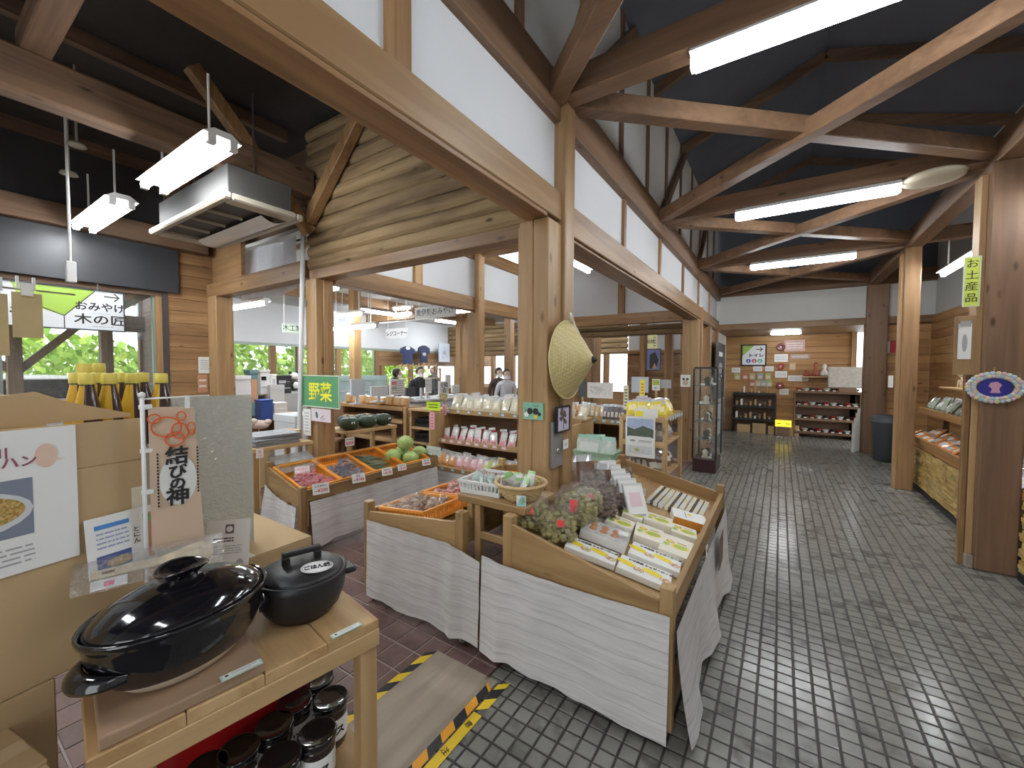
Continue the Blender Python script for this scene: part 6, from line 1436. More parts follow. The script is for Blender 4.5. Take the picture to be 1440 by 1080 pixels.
# signs over the register
def hang(t, z=2.98, m_=WHITE):
    for s in (-1, 1): MB().tube([(s*t['w']*.4, 0, t['h']), (s*t['w']*.4, 0, z-t.location.z)], .006, 5).build('hanger_rod', m_, t)
t = sheet_at('register_sign', 'white hanging sign with black katakana over the register', 'sign', 'Y', 5.9, 543, 462, 574, 476, bd, th=.02); letter(t, 'レジコーナー', t['h']*.52, 0, t['h']*.48, INK, .002, sx=1.0); hang(t)
t = sheet_at('souvenir_sign', 'grey hanging sign with large black souvenir lettering near the log band', 'sign', 'Y', 5.4, 584, 430, 641, 447, mat('sign_grey', (.52, .53, .52), .5), th=.02); letter(t, '奥伊勢おみやげ', t['h']*.62, 0, t['h']*.5, INK, .0005); hang(t)
t = sheet_at('woodcraft_sign', 'pale green hanging sign with black lettering in front of the far window', 'sign', 'X', -8.2, 397, 456, 424, 468, mat('sign_pale_green', (.66, .78, .66), .5), th=.02); letter(t, '木工製', t['h']*.75, 0, t['h']*.5, INK, .0005); hang(t)
rl = thing('hanging_rail', 'thin white rail hanging from the ceiling over the register', 'rail', (-5.6, 4.9, 2.36)); MB().tube([(-.9, 0, 0), (.9, 0, 0)], .012, 8).build('bar', WHITE, rl)
for x in (-.7, .0, .8): MB().tube([(x, 0, 0), (x, 0, .64)], .008, 6).build('rod', WHITE, rl)
# shirts and cloth hung on the log wall
for i, (a, b, c, d, col, lb) in enumerate(((563, 487, 583, 512, (.03, .045, .12), 'navy shirt with pale collar'), (588, 486, 604, 510, (.03, .035, .08), 'dark navy shirt with print'), (617, 483, 632, 509, (.62, .68, .78), 'white cloth with blue drawing'))):
    base, w, h = rect_on('X', -9.3, a, b, c, d)
    t = thing('hanging_shirt' if i < 2 else 'hanging_cloth', lb+' hung before the plank band by the bright windows', 'shirt' if i < 2 else 'cloth', base, pi/2, 'clothes on the log wall'); t['_th'] = .015; m_ = mat('cloth_%d' % i, col, .8)
    if i < 2: MB().prism([(-w*.32, 0), (w*.32, 0), (w*.32, h*.6), (w*.5, h*.55), (w*.5, h*.85), (w*.15, h), (-w*.15, h), (-w*.5, h*.85), (-w*.5, h*.55), (-w*.32, h*.6)], .03, M=Matrix(((1, 0, 0, 0), (0, 0, 1, -.015), (0, 1, 0, 0), (0, 0, 0, 1)))).build('cloth', m_, t)
    else: MB().box(-w/2, w/2, -.012, .012, 0, h).build('cloth', m_, t); [stroke(t, [(random.uniform(-.3, .3)*w, random.uniform(.1, .9)*h) for _ in range(3)], .01, mat('blue_print', (.08, .26, .62), .6)) for _ in range(5)]
    disc(t, 0, h*.9 if i == 0 else h*.5, w*.16, PAPER if i == 0 else GREY, .003, h*.1)
    MB().tube([(0, .015, h*.97), (0, .27, h*.97)], .006, 5).build('peg', STEEL, t)
# toy shelf before the windows
tg = thing('toy_stand', 'thin wooden stand with small wooden toys before the bright windows', 'stand', (gy(588, 540, 7.9).x, 7.9, 0))
for x in (-.8, 0, .8): MB().box(x-.02, x+.02, -.02, .02, 0, 1.55).build('post', shelf_wood('Z'), tg)
for z in (1.28, 1.52): MB().box(-.85, .85, -.1, .1, z, z+.02).build('board', shelf_wood('X'), tg)
for k in range(7):
    b_ = thing('wooden_toy', 'small wooden toy animal on the thin toy stand', 'toy', (tg.location.x-.7+.22*k, 7.9, 1.541), random.uniform(-.4, .4), 'toys on the thin stand')
    MB().box(-.06, .06, -.02, .02, .04, .1).build('body', shelf_wood('X'), b_, bevel=.01); MB().box(.04, .08, -.015, .015, .08, .14).build('head', shelf_wood('X'), b_, bevel=.008)
    for x in (-.05, .035): MB().box(x, x+.015, -.018, .018, 0, .045).build('leg', shelf_wood('Z'), b_)
# far counters with clutter to read as a busy office corner
def block(name, label, cat, x0, x1, y0, y1, z0, z1, m_, group=None):
    """office piece facing +X: body, slightly overhanging top, front details by kind"""
    t = thing(name, label, cat, ((x0+x1)/2, (y0+y1)/2, z0), pi/2, group); w, d, h = y1-y0, x1-x0, z1-z0; t['_th'] = d/2
    if name in ('form_stack', 'paper_pile', 'printed_sheet'):
        n = max(2, min(12, int(h/.03)))
        for i in range(n): MB().box(-w/2, w/2, -d/2+random.uniform(-.008, .008), d/2, h*i/n, h*(i+1)/n-.001).build('sheaf', m_, t)
        return t
    MB().box(-w/2, w/2, -d/2, d/2, 0, h*.9).build('body', m_, t, bevel=.008); MB().box(-w/2-.006, w/2+.006, -d/2-.006, d/2+.006, h*.9+.0005, h).build('lid', m_, t, bevel=.006)
    if name in ('office_machine', 'audio_deck'):
        rect(t, -w*.15, h*.65, w*.5, h*.16, BLACK if name == 'office_machine' else GREY, .001); [disc(t, w*(.2+.08*i), h*.65, w*.03, GREY, .001) for i in range(3)]; rect(t, 0, h*.3, w*.8, h*.05, GREY, .001)
    elif name == 'binder': rect(t, 0, h*.6, w*.5, h*.3, GREY, .001)
    elif name == 'poster_board': rect(t, 0, h*.55, w*.7, h*.5, mat('rust_print', (.55, .28, .16), .7), .001)
    elif name == 'glass_showcase':
        for x in (-.5, -.17, .17, .5): MB().box(x*w-.015, x*w+.015, -d/2-.012, -d/2, 0, h*.9).build('frame_bar', STEEL, t)
        for z in (.25, .5, .72): MB().box(-w/2, w/2, -d/2-.01, -d/2, h*z-.01, h*z+.01).build('shelf_edge', WHITE, t)
    elif name == 'storage_box': rect(t, 0, h*.7, w*.4, h*.05, GREY, .001)
    return t
dk = thing('office_desk', 'brown desk with drawers under the far window', 'desk', (-6.95, 3.75, 0))
MB().box(-.9, .9, -.35, .35, .7, .74).build('top', cedar_hi('X'), dk, bevel=.004); MB().box(-.86, -.4, -.33, .33, 0, .7).build('drawer_unit', cedar('Z'), dk); MB().box(.4, .86, -.33, .33, 0, .7).build('drawer_unit', cedar('Z'), dk)
sh = shelf_unit('office_shelf', 'grey open office shelf with binders and machines under the far window', -8.6, -7.9, 3.9, 5.3, [(3.9, .7), (3.9, 1.05)], wood_=lambda a: mat('shelf_grey', (.42, .42, .41), .5))
for i, (a, b, c, d, x, z, m_, lb, nm) in enumerate(((331, 528, 353, 555, -6.9, .745, PAPER, 'white stack of forms', 'form_stack'), (352, 520, 363, 545, -7.2, .745, mat('teal_poster', (.12, .22, .24), .5), 'dark poster board', 'poster_board'), (366, 520, 380, 541, -7.95, 1.051, mat('machine_white', (.66, .68, .68), .4), 'white office machine', 'office_machine'), (381, 526, 389, 541, -7.95, 1.051, PAPER, 'white binder', 'binder'), (390, 528, 410, 541, -7.95, 1.051, mat('machine_black', (.03, .03, .035), .4), 'black audio deck', 'audio_deck'), (380, 541, 400, 558, -7.85, .75, mat('grey_sheet', (.55, .56, .56), .6), 'grey printed sheet', 'printed_sheet'), (367, 562, 384, 570, -6.6, .745, mat('blue_tray', (.04, .09, .35), .4), 'blue paper tray', 'paper_tray'), (386, 566, 404, 572, -6.6, .745, PAPER, 'white paper pile', 'paper_pile'))):
    base, w, h = rect_on('X', x, a, b, c, d); zz = min(z, base.z)
    block(nm, lb+' in the office corner past the doorway', 'office item' if 0 else nm.replace('_', ' '), x-.2, x, base.y-w/2, base.y+w/2, z, max(z+.04, base.z+h), m_, group='office corner clutter')
for i, (px, py) in enumerate(((343, 596), (364, 597))):
    p = gx(px, py, -4.75); f_ = thing('carved_bird', ('pale carved wooden bird on a stick', 'pinkish carved wooden bird on a stick')[i]+' behind the newspaper table', 'carving', (p.x, p.y, .0), .6, 'carved birds')
    MB().blob((0, 0, p.z), (.12, .045, .05), 12, 8).build('body', mat('bird_%d' % i, ((.66, .62, .52), (.70, .56, .50))[i], .6), f_, smooth=True); MB().blob((.1, 0, p.z+.03), (.04, .03, .03), 10, 7).build('head', mat('bird_%d' % i, (.66, .62, .52), .6), f_, smooth=True); MB().tube([(0, 0, .0), (0, 0, p.z-.03)], .008, 6).build('stick', shelf_wood('Z'), f_)
ch = thing('wooden_chair', 'brown wooden chair among the office clutter', 'chair', (-5.75, 3.65, 0), .6)
MB().box(-.2, .2, -.2, .2, .42, .46).build('seat', old_wood('X'), ch, bevel=.01)
for sx in (-1, 1):
    MB().box(sx*.17-.02, sx*.17+.02, -.19, -.15, 0, .42).build('leg', old_wood('Z'), ch); MB().box(sx*.17-.02, sx*.17+.02, .15, .19, 0, .95).build('leg', old_wood('Z'), ch)
MB().box(-.17, .17, .16, .18, .6, .92).build('backrest', old_wood('X'), ch, bevel=.01)
block('storage_box', 'white plastic storage box behind the frosted sheet', 'box', -5.5, -5.0, 2.75, 3.2, .0, .95, mat('frosted_white', (.70, .73, .76), .3))
block('storage_box', 'low brown carton behind the white storage box', 'box', -5.9, -5.55, 2.6, 3.0, .0, .6, CARDB)
block('glass_showcase', 'tall showcase with pale green and blue glass by the far wall', 'showcase', -9.5, -9.0, 6.0, 7.5, 0, 1.35, mat('showcase_glass', (.45, .58, .58), .15, var=.3, scale=4))
t = sheet_at('toy_panda', 'x', 'toy', 'X', -7.95, 408, 510, 419, 528, BLACKM) if 0 else None
pd_ = thing('panda_doll', 'black and white panda doll on top of the office shelf', 'doll', (-8.1, gx(413, 520, -8.1).y, 1.051), pi/2)
MB().blob((0, 0, .16), (.1, .09, .13), 12, 9).build('body', BLACKM, pd_, smooth=True); MB().blob((0, -.02, .33), (.085, .08, .075), 12, 9).build('head', PAPER, pd_, smooth=True)
for s in (-1, 1): MB().blob((s*.07, 0, .4), .03, 8, 6).build('ear', BLACKM, pd_, smooth=True)
MB().blob((0, -.07, .15), (.06, .04, .07), 10, 7).build('belly', PAPER, pd_, smooth=True)
# ---- outside
og = bx('ground_outside', mat('ground_glare', (.70, .70, .69), .9, var=.05, scale=3), -40, -6.45, -14, 20, -.25, -.05, kind='structure')  # daylight glare is put into the pale ground colour
GRN = [mat('leaf_%d' % i, c, .7, var=.3, scale=9) for i, c in enumerate(((.38, .58, .09), (.55, .70, .14), (.26, .44, .07)))]
hg = thing('hedge', 'long bright yellow-green hedge beyond the shop and office windows', 'hedge', (-16.6, 5, -.05)); rnd = random.Random(5)
for ci in range(3):
    mb = MB()
    for _ in range(3200):
        y = rnd.uniform(-9.5, 11); top = 2.7+.5*sin(y*1.3)+.3*sin(y*3.1); zz = rnd.random(); x = rnd.uniform(-1, 1)*1.2*sqrt(max(.05, 1-(zz-.3)**2)); c = Vector((x, y, zz*top)); s = rnd.uniform(.09, .2)
        d = Vector((rnd.uniform(-1, 1), rnd.uniform(-1, 1), rnd.uniform(-.4, 1))).normalized(); e = d.cross(Vector((rnd.random(), rnd.random(), rnd.random()))).normalized(); f = d.cross(e)
        mb.add([c+e*s, c+f*s*.6, c-e*s, c-f*s*.6], [(0, 1, 2, 3)])
    mb.build('foliage', GRN[ci], hg, kind='stuff')
car = thing('parked_car', 'white car parked outside the shop window', 'car', (-12.5, 1.6, -.05), pi/2)
CARW = mat('car_white', (.80, .81, .82), .25, coat=.5)
MB().prism([(-2.0, .25), (2.0, .25), (2.05, .6), (1.9, .85), (.9, .95), (.45, 1.42), (-1.2, 1.45), (-1.9, .95), (-2.05, .7)], 1.6, M=Matrix(((1, 0, 0, 0), (0, 0, 1, -.8), (0, 1, 0, 0), (0, 0, 0, 1)))).build('body', CARW, car, bevel=.06)
for s in (-1, 1):
    for a, b in ((-1.15, -.35), (-.25, .6)): MB().add([(a, s*.805, .98), (b, s*.805, .98), (b-.25 if b > 0 else b, s*.805, 1.35), (a, s*.805, 1.35)], [(0, 1, 2, 3)]).build('side_window', BLACK, car)
    for x in (-1.3, 1.3): MB().tube([(x, s*.62, .31), (x, s*.82, .31)], .31, 20).build('wheel', BLACKM, car)
pg = thing('pergola', 'timber porch frame with braced posts outside the shop window', 'pergola', (-8.6, .8, -.05))
for y in (-1.6, .15, 1.05): MB().box(-.07, .07, y-.07, y+.07, 0, 2.5).build('post', cedar('Z'), pg, bevel=.01)
MB().box(-.08, .08, -3, 1.5, 2.15, 2.4).build('beam', cedar('Y'), pg, bevel=.01)
for y, s in ((.15, 1), (.15, -1), (-1.6, 1), (-1.6, -1)): MB().bar((0, y, 1.5), (0, y+s*.6, 2.18), .07, .09).build('knee_brace', cedar('Z'), pg)
for y in (-2.4, -1.2, 0, 1.2): MB().bar((2.0, y, 2.75), (-2.6, y, 2.35), .07, .1).build('rafter', cedar('X'), pg)
MB().add([(2.0, -3, 2.84), (-2.6, -3, 2.44), (-2.6, 1.5, 2.44), (2.0, 1.5, 2.84)], [(0, 1, 2, 3)]).build('roof', old_wood('X'), pg)
PANE = film('window_pane', (.97, .99, .98), .04, .02)
for i, (x, y0, y1, z0, z1) in enumerate(((XLW-.05, -2.4, .55, .1, 2.4), (XLW-.05, .6, 1.8, .1, 2.4), (XFL-.04, 2.6, 5.35, .95, 2.05), (XFL-.04, 5.45, 7.6, .95, 2.05))):
    wn = link('window_%d' % (i+1), None, None, (x, (y0+y1)/2, z0), kind='structure'); MB().box(-.003, .003, -(y1-y0)/2, (y1-y0)/2, 0, z1-z0).build('pane', PANE, wn)
    for s in (-1, 1): MB().box(-.02, .02, s*(y1-y0)/2-.025, s*(y1-y0)/2+.025, 0, z1-z0).build('frame', mat('alu_frame', (.35, .42, .38), .4, metal=.6), wn)

# ================================================================ ALCOVE AT THE END OF THE HALL
YA = 11.945
t = sheet_at('toilet_sign', 'framed white sign with arrow and three round toilet symbols', 'sign', 'Y', YA, 1044, 486, 1076, 513, bd, th=.02, frame=INK, fw=.03)
w, h = t['w'], t['h']; put(t, [(-w/2, h), (-w/2, h*.45), (w*.02, h)], SG); letter(t, 'トイレ', h*.2, w*.1, h*.48, INK, .004, sx=1.2); stroke(t, [(w*.1, h*.8), (w*.38, h*.8)], .02, INK); stroke(t, [(w*.27, h*.9), (w*.39, h*.8), (w*.27, h*.7)], .02, INK)
for i, c in enumerate(((.05, .10, .45), (.55, .05, .10), (.05, .45, .28))): disc(t, w*(-.22+.25*i), h*.2, h*.11, mat('wc_%d' % i, c, .5)); disc(t, w*(-.22+.25*i), h*.23, h*.02, PAPER, .002); rect(t, w*(-.22+.25*i), h*.17, h*.05, h*.08, PAPER, .002)
far = [(1103, 478, 1132, 494, 'pale red framed map'), (1089, 498, 1108, 509, 'white and blue notice'), (1111, 498, 1139, 505, 'long brown lettered board'), (1059, 515, 1072, 522, 'small white notice'), (1076, 515, 1088, 522, 'second small white notice'), (1090, 522, 1107, 531, 'white printed notice'), (1108, 528, 1137, 536, 'white lettered banner'), (1029, 517, 1041, 524, 'white slip'), (1110, 510, 1119, 521, 'wooden board with brush marks'), (1096, 547, 1109, 555, 'cream card')]
for a, b, c, d, lb in far:
    m_ = mat('map_red', (.62, .40, .36), .6) if 'map' in lb else mat('board_brown', (.42, .30, .26), .6) if 'lettered board' in lb else shelf_wood('X') if 'brush' in lb else PAPER
    t = sheet_at('wall_notice', lb+' on the plank wall of the alcove', 'notice', 'Y', YA, a, b, c, d, m_, 'notices in the alcove', th=.01); lines(t, -t['w']*.4, t['w']*.4, t['h']*.8, t['h']*.2, 3, PAPER if m_ is not PAPER else GREY)
for k, (px, py) in enumerate(((1037, 530), (1048, 530), (1058, 530), (1069, 530), (1080, 530), (1058, 540), (1066, 540), (1074, 540), (1082, 540))):
    t = sheet_at('picture_tile', 'small coloured picture card hung in rows above the low black shelf', 'card', 'Y', YA, px-4, py-5, px+4, py+4, mat('tilecard_%d' % (k % 4), ((.42, .48, .16), (.55, .16, .14), (.50, .42, .22), (.30, .40, .45))[k % 4], .6), 'picture cards in the alcove', th=.02); rect(t, 0, t['h']*.4, t['w']*.7, t['h']*.45, mat('tile_inner', (.68, .58, .5), .6))
for k, (px, py, r, c) in enumerate(((1098, 488, .09, (.16, .03, .03)), (1098, 515, .07, (.38, .06, .04)), (1097, 542, .08, (.28, .05, .05)))):
    p = gy(px, py, 11.93); t = thing('lacquer_plate', 'round %s lacquer plate on the alcove wall' % ('dark', 'bright red', 'dull red')[k], 'plate', p, 0, 'plates in the alcove'); MB().lathe([(.001, .01), (r*.6, .01), (r, .03), (r, .035), (r*.6, .016), (.001, .016)], 24, caps=False).xf(Matrix.Rotation(pi/2, 4, 'X')).build('dish', mat('plate_%d' % k, c, .3), t, smooth=True); MB().lathe([(.001, 0), (r*.25, 0)], 14, caps=False).xf(Matrix.Rotation(pi/2, 4, 'X')).build('emblem', PAPER, t, loc=(0, -.018, 0))
def far_shelf(label, px0, px1, ys__, yb, dark):
    """low open shelf against the alcove wall; ys__ = pixel rows of the boards"""
    a, b = gy(px0, 590, 11.55).x, gy(px1, 590, 11.55).x; zs = [gy((px0+px1)/2, q, 11.55).z for q in ys__]
    wd = (lambda ax: BLACKM) if dark else old_wood
    return shelf_unit('low_shelf', label, a, b, 11.5, 11.9, [(11.55, z) for z in zs], wood_=wd), a, b, zs
_, a, b, zs = far_shelf('low black shelf of wooden wares under the picture cards', 1030, 1090, (553, 571, 589), 11.5, True)
for i, z in enumerate(zs):
    for k in range(8 if i else 10): bx('wooden_ware', (shelf_wood('X'), CARDB, PAPER, cedar('X'))[(k+i) % 4], a+.06+(b-a-.1)*k/(8 if i else 10), a+.02+(b-a-.1)*(k+.85)/(8 if i else 10), 11.58, 11.75, z+.001, z+.06+.05*((k*7+i) % 3), bevel=.005, label='small boxed wooden ware on the %s board of the low black shelf' % ('top', 'middle', 'bottom')[i], cat='box', group='wares on the low black shelf')
for k in range(4): bx('floor_carton', CARDB, a+.1+k*.33, a+.38+k*.33, 11.57, 11.8, .0, .2+.05*(k % 2), bevel=.005, label='brown carton on the floor under the low black shelf', cat='box', group='cartons under the black shelf')
_, a, b, zs = far_shelf('low brown shelf of lacquer bowls and bags in the alcove', 1117, 1210, (551, 571, 590, 609), 11.5, False)
for i, z in enumerate(zs):
    for k in range(9):
        x = a+.08+(b-a-.16)*k/8; q = (k+i*2) % 3
        t = thing('lacquer_bowl', 'small lacquer bowl on the %s board of the low brown shelf' % ('top', 'second', 'third', 'bottom')[i], 'bowl', (x, 11.66, z+.001), 0, 'bowls on the low brown shelf')
        MB().lathe([(.03, 0), (.03, .012), (.055, .03), (.068, .065), (.066, .068), (.05, .035), (.001, .02)], 16, caps=False).build('bowl', (mat('bowl_red', (.30, .02, .02), .25), mat('bowl_pale', (.50, .58, .52), .3), mat('bowl_black', (.03, .02, .02), .2))[q], t, smooth=True); MB().box(-.03, .03, -.105, -.1, 0, .03).build('price_slip', PAPER, t)
p = gy(1192, 545, 11.6)
cv = thing('carved_relief', 'square pale carved panel standing on the low brown shelf', 'carving', (p.x, 11.6, zs[0]+.09)); hh = gy(1192, 516, 11.6).z-zs[0]-.09
MB().box(-.35, .35, -.02, .02, 0, hh).build('panel', mat('carved_grey', (.56, .53, .46), .7, var=.35, scale=14, bump=.8), cv, bevel=.06); MB().box(-.15, .15, -.06, .06, -.089, .0).build('stand', old_wood('X'), cv)
for k, (px, lb) in enumerate(((1138, 'woven pale ring'), (1150, 'woven tan ring'))): pass
p = gy(1152, 532, 11.75)
for k, (px, hh, c, lb) in enumerate(((1134, .14, (.28, .05, .03), 'wide red carved vase'), (1147, .32, (.32, .08, .04), 'tall red carved tower'), (1159, .28, (.72, .70, .66), 'slim white vase'))):
    p = gy(px, 530, 11.75); v_ = thing('carved_vase', lb+' on the wall board of the alcove', 'vase', (p.x, 11.75, p.z+.02), 0, 'vases in the alcove'); MB().lathe([(.06, 0), (.09, .02), (.07, hh*.3), (.03, hh*.55), (.045, hh*.8), (.02, hh)], 16).build('body', mat('vase_%d' % k, c, .35), v_, smooth=True)
pa, pb = gy(1128, 530, 11.75), gy(1176, 530, 11.75); wbd = thing('wall_board', 'narrow wooden board shelf holding three vases in the alcove', 'shelf', ((pa.x+pb.x)/2, 11.8, pa.z-.01)); MB().box(-(pb.x-pa.x)/2, (pb.x-pa.x)/2, -.15, .145, 0, .028).build('board', shelf_wood('X'), wbd); [MB().box(s*.3-.01, s*.3+.01, .0, .145, -.1, 0).build('bracket', shelf_wood('Z'), wbd) for s in (-1, 1)]
t = sheet_at('lit_sign', 'small yellow lit floor sign with arrows in the alcove', 'sign', 'Y', 11.4, 1090, 591, 1113, 600, mat('lit_yellow', (.95, .75, .05), emit=.75), th=.05); stroke(t, [(-t['w']*.4, t['h']*.5), (-t['w']*.15, t['h']*.5)], .015, INK); stroke(t, [(t['w']*.15, t['h']*.5), (t['w']*.4, t['h']*.5)], .015, INK); MB().box(-t['w']*.4, t['w']*.4, -.02, .02, -t.location.z, -.001).build('stand', old_wood('X'), t)
for k in range(6):
    p = gz(1199+k*2.4, 636-k*.6, 0); bx('pale_batten', mat('white_slat', (.72, .70, .64), .6), p.x-.02, p.x+.02, p.y-.015+.05*k*.2, p.y+.02+.05*k*.2, 0, .55+.09*((k*5) % 4), label='upright pale batten in the bundle by the far brown post', cat='batten', group='pale battens by the post')
# black glass cabinet beside the far post
gc_ = thing('glass_cabinet', 'tall black framed glass cabinet with dark plinth beside the far post', 'cabinet', (-.93, 7.0, 0)); a, b, hgt = .16, .3, 1.56
MB().box(-a, a, -b, b, 0, .2).build('plinth', mat('maroon', (.05, .02, .022), .4), gc_, bevel=.006)
for sx in (-1, 1):
    for sy in (-1, 1): MB().box(sx*a-.012, sx*a+.012, sy*b-.012, sy*b+.012, .2, hgt).build('frame_post', BLACKM, gc_)
MB().box(-a, a, -b, b, hgt, hgt+.025).build('top', BLACKM, gc_)
for z in (.48, .75, 1.02, 1.3): MB().box(-a+.012, a-.012, -b+.012, b-.012, z, z+.008).build('glass_shelf', film('shelf_glass', (.8, .9, .86), .15, .15), gc_)
for (x0_, x1_, y0_, y1_) in ((-a, a, -b-.002, -b+.002), (a-.002, a+.002, -b, b)): MB().box(x0_, x1_, y0_, y1_, .2, hgt).build('glass_pane', PANE, gc_)
for k, z in enumerate((.201, .489, .759, 1.029, 1.309)):
    for j in range(3):
        t = thing('craft_piece', 'small %s craft piece on the %s of the black glass cabinet' % (('pale', 'dark', 'brown')[(j+k) % 3], ('floor', 'first shelf', 'second shelf', 'third shelf', 'top shelf')[k]), 'ornament', (-.93, 6.82+.17*j, z), k+j, 'craft pieces in the cabinet')
        MB().lathe([(.05, 0), (.055, .01), (.03, .05), (.045, .09), (.015, .13)], 12).build('body', (mat('craft_pale', (.68, .63, .52), .5), BLACKM, old_wood('Z'))[(j+k) % 3], t, smooth=True); MB().box(.05, .09, -.02, .02, 0, .03).build('price_slip', PAPER, t)
t = sheet_at('dark_scroll', 'long dark hanging scroll on the wall beside the alcove', 'scroll', 'X', XP+.035, 1006, 482, 1019, 560, mat('scroll_dark', (.05, .05, .055), .6)); rect(t, 0, t['h']*.8, t['w']*.4, t['h']*.08, PAPER); disc(t, 0, t['h']*.55, t['w']*.2, GREY, .0012, t['h']*.1)

# ================================================================ RIGHT SIDE
YS = mat('neon_sign', (.66, .78, .12), .5)
t = sheet_at('goods_sign', 'lime green vertical sign with black lettering on the brown post strip', 'sign', 'Y', 4.59, 1356, 362, 1377, 430, YS, th=.006, frame=mat('pale_frame', (.70, .76, .66), .5), fw=.006); [letter(t, c, t['h']*.2, 0, t['h']*(.86-.235*i), INK) for i, c in enumerate('お土産品')]
t = sheet_at('photo_card', 'white card with grey photo clipped on a wooden board by the brown post', 'card', 'Y', 4.58, 1347, 455, 1366, 505, PAPER, th=.004); disc(t, 0, t['h']*.45, t['w']*.2, GREY, .001, t['h']*.25); MB().box(-.03, .03, -.008, .008, t['h']-.02, t['h']+.02).build('clip', STEEL, t); MB().box(-t['w']/2-.02, t['w']/2+.02, .004, .012, -.12, t['h']+.06).build('backing_board', cedar_hi('Z'), t)
ls = thing('leaning_strip', 'thin weathered wooden strip standing against the brown post', 'strip', (1.242, 4.70, 0)); MB().box(-.016, .016, -.03, .03, .0, 1.72).build('strip', cedar('Z'), ls, bevel=.004)
p = gy(1399, 545, 4.56)
wt = thing('shell_wreath', 'pastel beaded oval ornament with blue centre hung on the brown post', 'ornament', p+Vector((0, -.0, 0))); rnd = random.Random(3)
MB().lathe([(.001, 0), (.085, 0), (.09, .01), (.001, .012)], 28, sx=1, sy=.78, caps=False).xf(Matrix.Rotation(pi/2, 4, 'X')).build('blue_disc', mat('royal_blue', (.03, .03, .30), .4), wt, loc=(0, 0.01, 0))
pst = [mat('bead_%d' % i, c, .35) for i, c in enumerate(((.45, .60, .72), (.75, .68, .42), (.72, .52, .60), (.60, .70, .66)))]
for k in range(30):
    a = 2*pi*k/30
    for rr in (.1, .125): MB().blob((cos(a)*rr*1.12, -.004+.006*rnd.random(), sin(a)*rr*.85), .017, 8, 6).build('bead', pst[(k*3+int(rr*100)) % 4], wt, smooth=True)
wt['_th'] = .0
put(wt, [(-.025, -.04), (.03, -.04), (.02, -.01), (.035, .02), (.01, .045), (-.025, .035), (-.035, .01), (-.015, -.01)], mat('cameo_pink', (.66, .36, .50), .5), .006)
MB().tube([(0, .02, .1), (0, .02, .15)], .004, 5).build('cord', shelf_wood('Z'), wt)
# shelves with fronts of stacked wood slices
def slat_shelf(label, y0, y1, goods=True):
    t = thing('produce_bin', label, 'shelf', (1.71, (y0+y1)/2, 0)); cy = (y0+y1)/2; rnd = random.Random(int(y0*10))
    MB().box(-.2, .3, y0-cy, y1-cy, 0, .06).build('plinth', BLACKM, t); MB().box(-.2, -.17, y0-cy, y1-cy, .60, .68).build('front_rail', plank_wood('Y'), t, bevel=.004)
    MB().box(-.17, .33, y0-cy, y1-cy, .55, .58).build('tray', plank_wood('Y'), t); MB().box(-.155, .33, y0-cy, y1-cy, .06, .55).build('body', old_wood('Y'), t)
    sm = [wood('slice_wood_%d' % i, c, tuple(q*.7 for q in c), 'Y') for i, c in enumerate(((.60, .42, .15), (.68, .50, .20), (.52, .34, .11)))]
    pool = [MB().box(0, .03+.012*i, -w/2, w/2, 0, .026).mesh('wood_strip', sm[i % 3]) for i, w in ((0, .16), (1, .22), (2, .12), (0, .2), (1, .14), (2, .25))]
    n = 0; z = .07
    while z < .59:
        y = y0-cy+.05
        while y < y1-cy-.06:
            me = rnd.choice(pool); wd = max(v.co.y for v in me.vertices)*2
            if n < 300: link('wood_strip', me, t, (-.195+rnd.uniform(-.012, .01), min(y+wd/2, y1-cy-wd/2), z))
            n += 1; y += wd+.004
        z += .029
    return t
slat_shelf('goods bin faced with stacked wood slices between the two brown posts', 4.95, 8.4)
slat_shelf('goods bin faced with stacked wood slices before the wide brown post', 3.2, 4.55)
tier = thing('goods_tier', 'raised wooden goods tier above the sliced-wood bin', 'shelf', (1.86, 6.65, 0))
MB().box(-.12, .19, -1.6, 1.7, .96, .99).build('board', plank_wood('Y'), tier, bevel=.004); MB().box(-.14, -.12, -1.6, 1.7, .93, 1.02).build('front_rail', plank_wood('Y'), tier, bevel=.003)
for y in (-1.5, 0, 1.6): MB().box(.1, .16, y-.03, y+.03, .59, .96).build('support', old_wood('Z'), tier)
MB().box(-.2, .19, -1.1, .55, 1.33, 1.35).build('upper_board', shelf_wood('Y'), tier, bevel=.003)
for y in (-1.05, .5): MB().box(.13, .18, y-.02, y+.02, .99, 1.33).build('support', old_wood('Z'), tier)
me = PB('herb_bag', .15, .2, .06, (.36, .42, .34), (.25, .75, .3, .6), (.75, .76, .72))
put_row(me, 'herb_bag', 'silver and green bag on the raised goods tier', 'bag', 'herb bags on the tier', (1.79, 5.1, .992), (1.79, 8.2, .992), 18, -pi/2, -.5); put_row(me, 'herb_bag', 'silver and green bag in the back row of the raised goods tier', 'bag', 'herb bags on the tier, back row', (1.91, 5.15, .992), (1.91, 8.2, .992), 17, -pi/2, -.3)
for nm, c, y0_, y1_, lb in (('tray_orange', (.78, .30, .08), 6.3, 8.2, 'orange snack bag in the sliced-wood bin'), ('tray_white', (.66, .62, .68), 5.05, 6.2, 'white and lilac pack in the sliced-wood bin')):
    me = PB(nm, .17, .2, .05, c, (.2, .8, .3, .7), (.75, .72, .66)); put_row(me, 'snack_bag', lb, 'snack', nm.replace('_', ' ')+' bags', (1.60, y0_, .585), (1.60, y1_, .585), 9, -pi/2, -1.0); put_row(me, 'snack_bag', lb, 'snack', nm.replace('_', ' ')+' bags', (1.78, y0_, .6), (1.78, y1_, .6), 9, -pi/2, -.8)
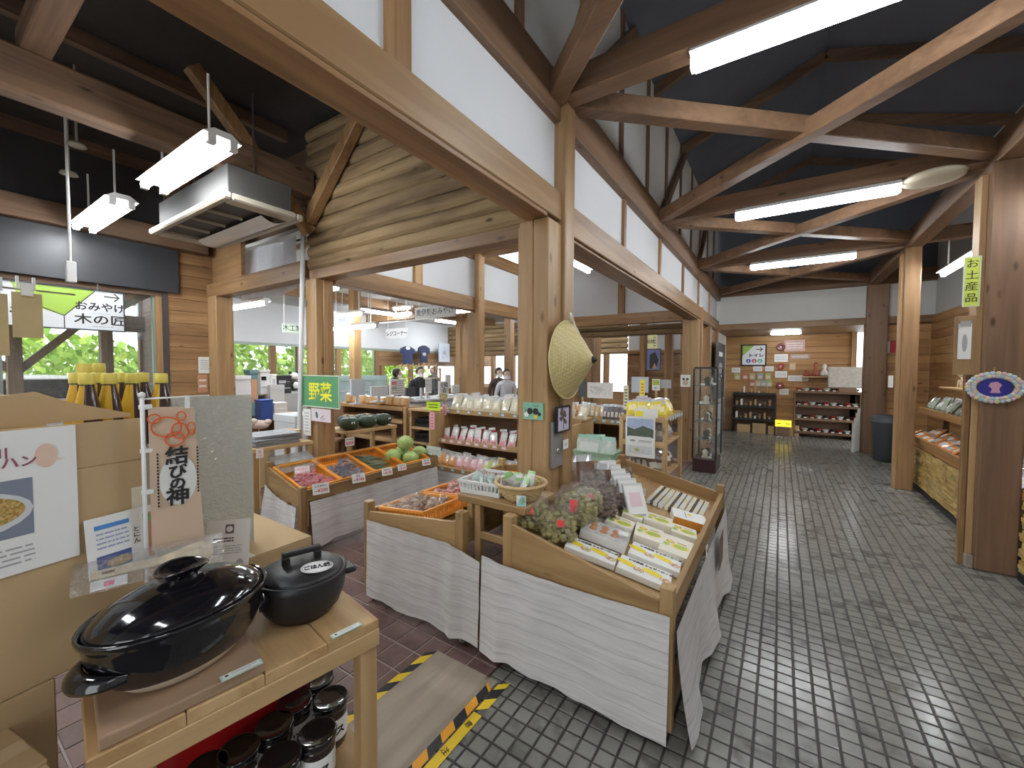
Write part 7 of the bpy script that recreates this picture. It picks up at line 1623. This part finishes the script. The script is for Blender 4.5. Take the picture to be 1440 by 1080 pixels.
me = PB('near_pack', .15, .2, .05, (.62, .62, .66), (.2, .8, .3, .7), (.76, .5, .6)); put_row(me, 'snack_bag', 'pale pack in the bin before the wide brown post', 'snack', 'near bin packs', (1.66, 3.7, .585), (1.66, 4.45, .585), 5, -pi/2, -.9)
nt = thing('goods_tier', 'wooden goods tier with yellow tag before the wide brown post', 'shelf', (1.85, 4.0, 0)); MB().box(-.1, .19, -.7, .5, .96, 1.02).build('board', cedar_hi('Y'), nt, bevel=.004); MB().box(.1, .16, -.6, .4, .585, .96).build('support', old_wood('Z'), nt); MB().box(-.104, -.1, .2, .4, .965, 1.015).build('yellow_tag', YT, nt)
# toys on the upper board
for k, y in enumerate((5.3, 5.62, 5.95, 6.3)):
    t = thing('wooden_toy', 'pale wooden %s on the board above the silver bags' % ('cart toy with wheels', 'carousel toy with star roof', 'animal toy', 'rider toy on a wheel')[k], 'toy', (1.78, y+.55, 1.351), k*.5, 'wooden toys on the upper board'); PW = mat('toy_wood', (.66, .54, .36), .6)
    MB().box(-.09, .09, -.03, .03, .05, .09).build('body', PW, t, bevel=.006); MB().blob((.07, 0, .15), .035, 10, 8).build('head', PW, t, smooth=True); MB().bar((.03, 0, .08), (.07, 0, .14), .02, .02).build('neck', PW, t)
    for x in (-.06, .06): MB().tube([(x, -.035, .035), (x, .035, .035)], .035, 14).build('wheel', PW, t)
    if k == 1:
        for x in (-.06, .06): MB().box(x-.008, x+.008, -.008, .008, .09, .22).build('pillar', PW, t)
        MB().lathe([(.11, .22), (.1, .23), (.01, .27)], 10).build('star_roof', PW, t)
tb_ = thing('trash_bin', 'dark grey plastic bin hung on the plank wall by the far post', 'bin', (gy(1246, 600, 9.3).x, 9.3, .0)); MB().lathe([(.12, .0), (.15, .02), (.19, .62), (.215, .66), (.215, .70), (.19, .70), (.17, .6), (.13, .05)], 20, caps=False).build('tub', mat('bin_grey', (.07, .08, .09), .5), tb_, smooth=True); MB().lathe([(.215, .70), (.2, .76), (.05, .8), (.001, .8)], 20, caps=False).build('lid', mat('bin_grey', (.07, .08, .09), .5), tb_, smooth=True)
t = sheet_at('small_flag', 'small navy white and red flag on the plank wall', 'flag', 'Y', YE+.09, 1236, 480, 1260, 496, mat('flag_navy', (.02, .025, .09), .7)); rect(t, 0, t['h']*.5, t['w']*.3, t['h'], PAPER); rect(t, t['w']*.32, t['h']*.5, t['w']*.36, t['h'], mat('flag_red', (.42, .03, .04), .7), .0016)
t = sheet_at('wall_notice', 'white slip on the plank wall beside the square post', 'notice', 'Y', 7.17, 1249, 528, 1256, 545, PAPER, 'notices on the square post')
p = gz(1303, 258, 3.16)
sp_ = thing('ceiling_disc', 'round pale wooden disc fixed under the second roof tie', 'ceiling fitting', (1.02, 4.80, 3.165)); MB().lathe([(.18, 0), (.2, -.012), (.19, -.035), (.12, -.045), (.001, -.048)], 28, caps=True).build('disc', mat('disc_cream', (.50, .45, .34), .6), sp_, smooth=True)
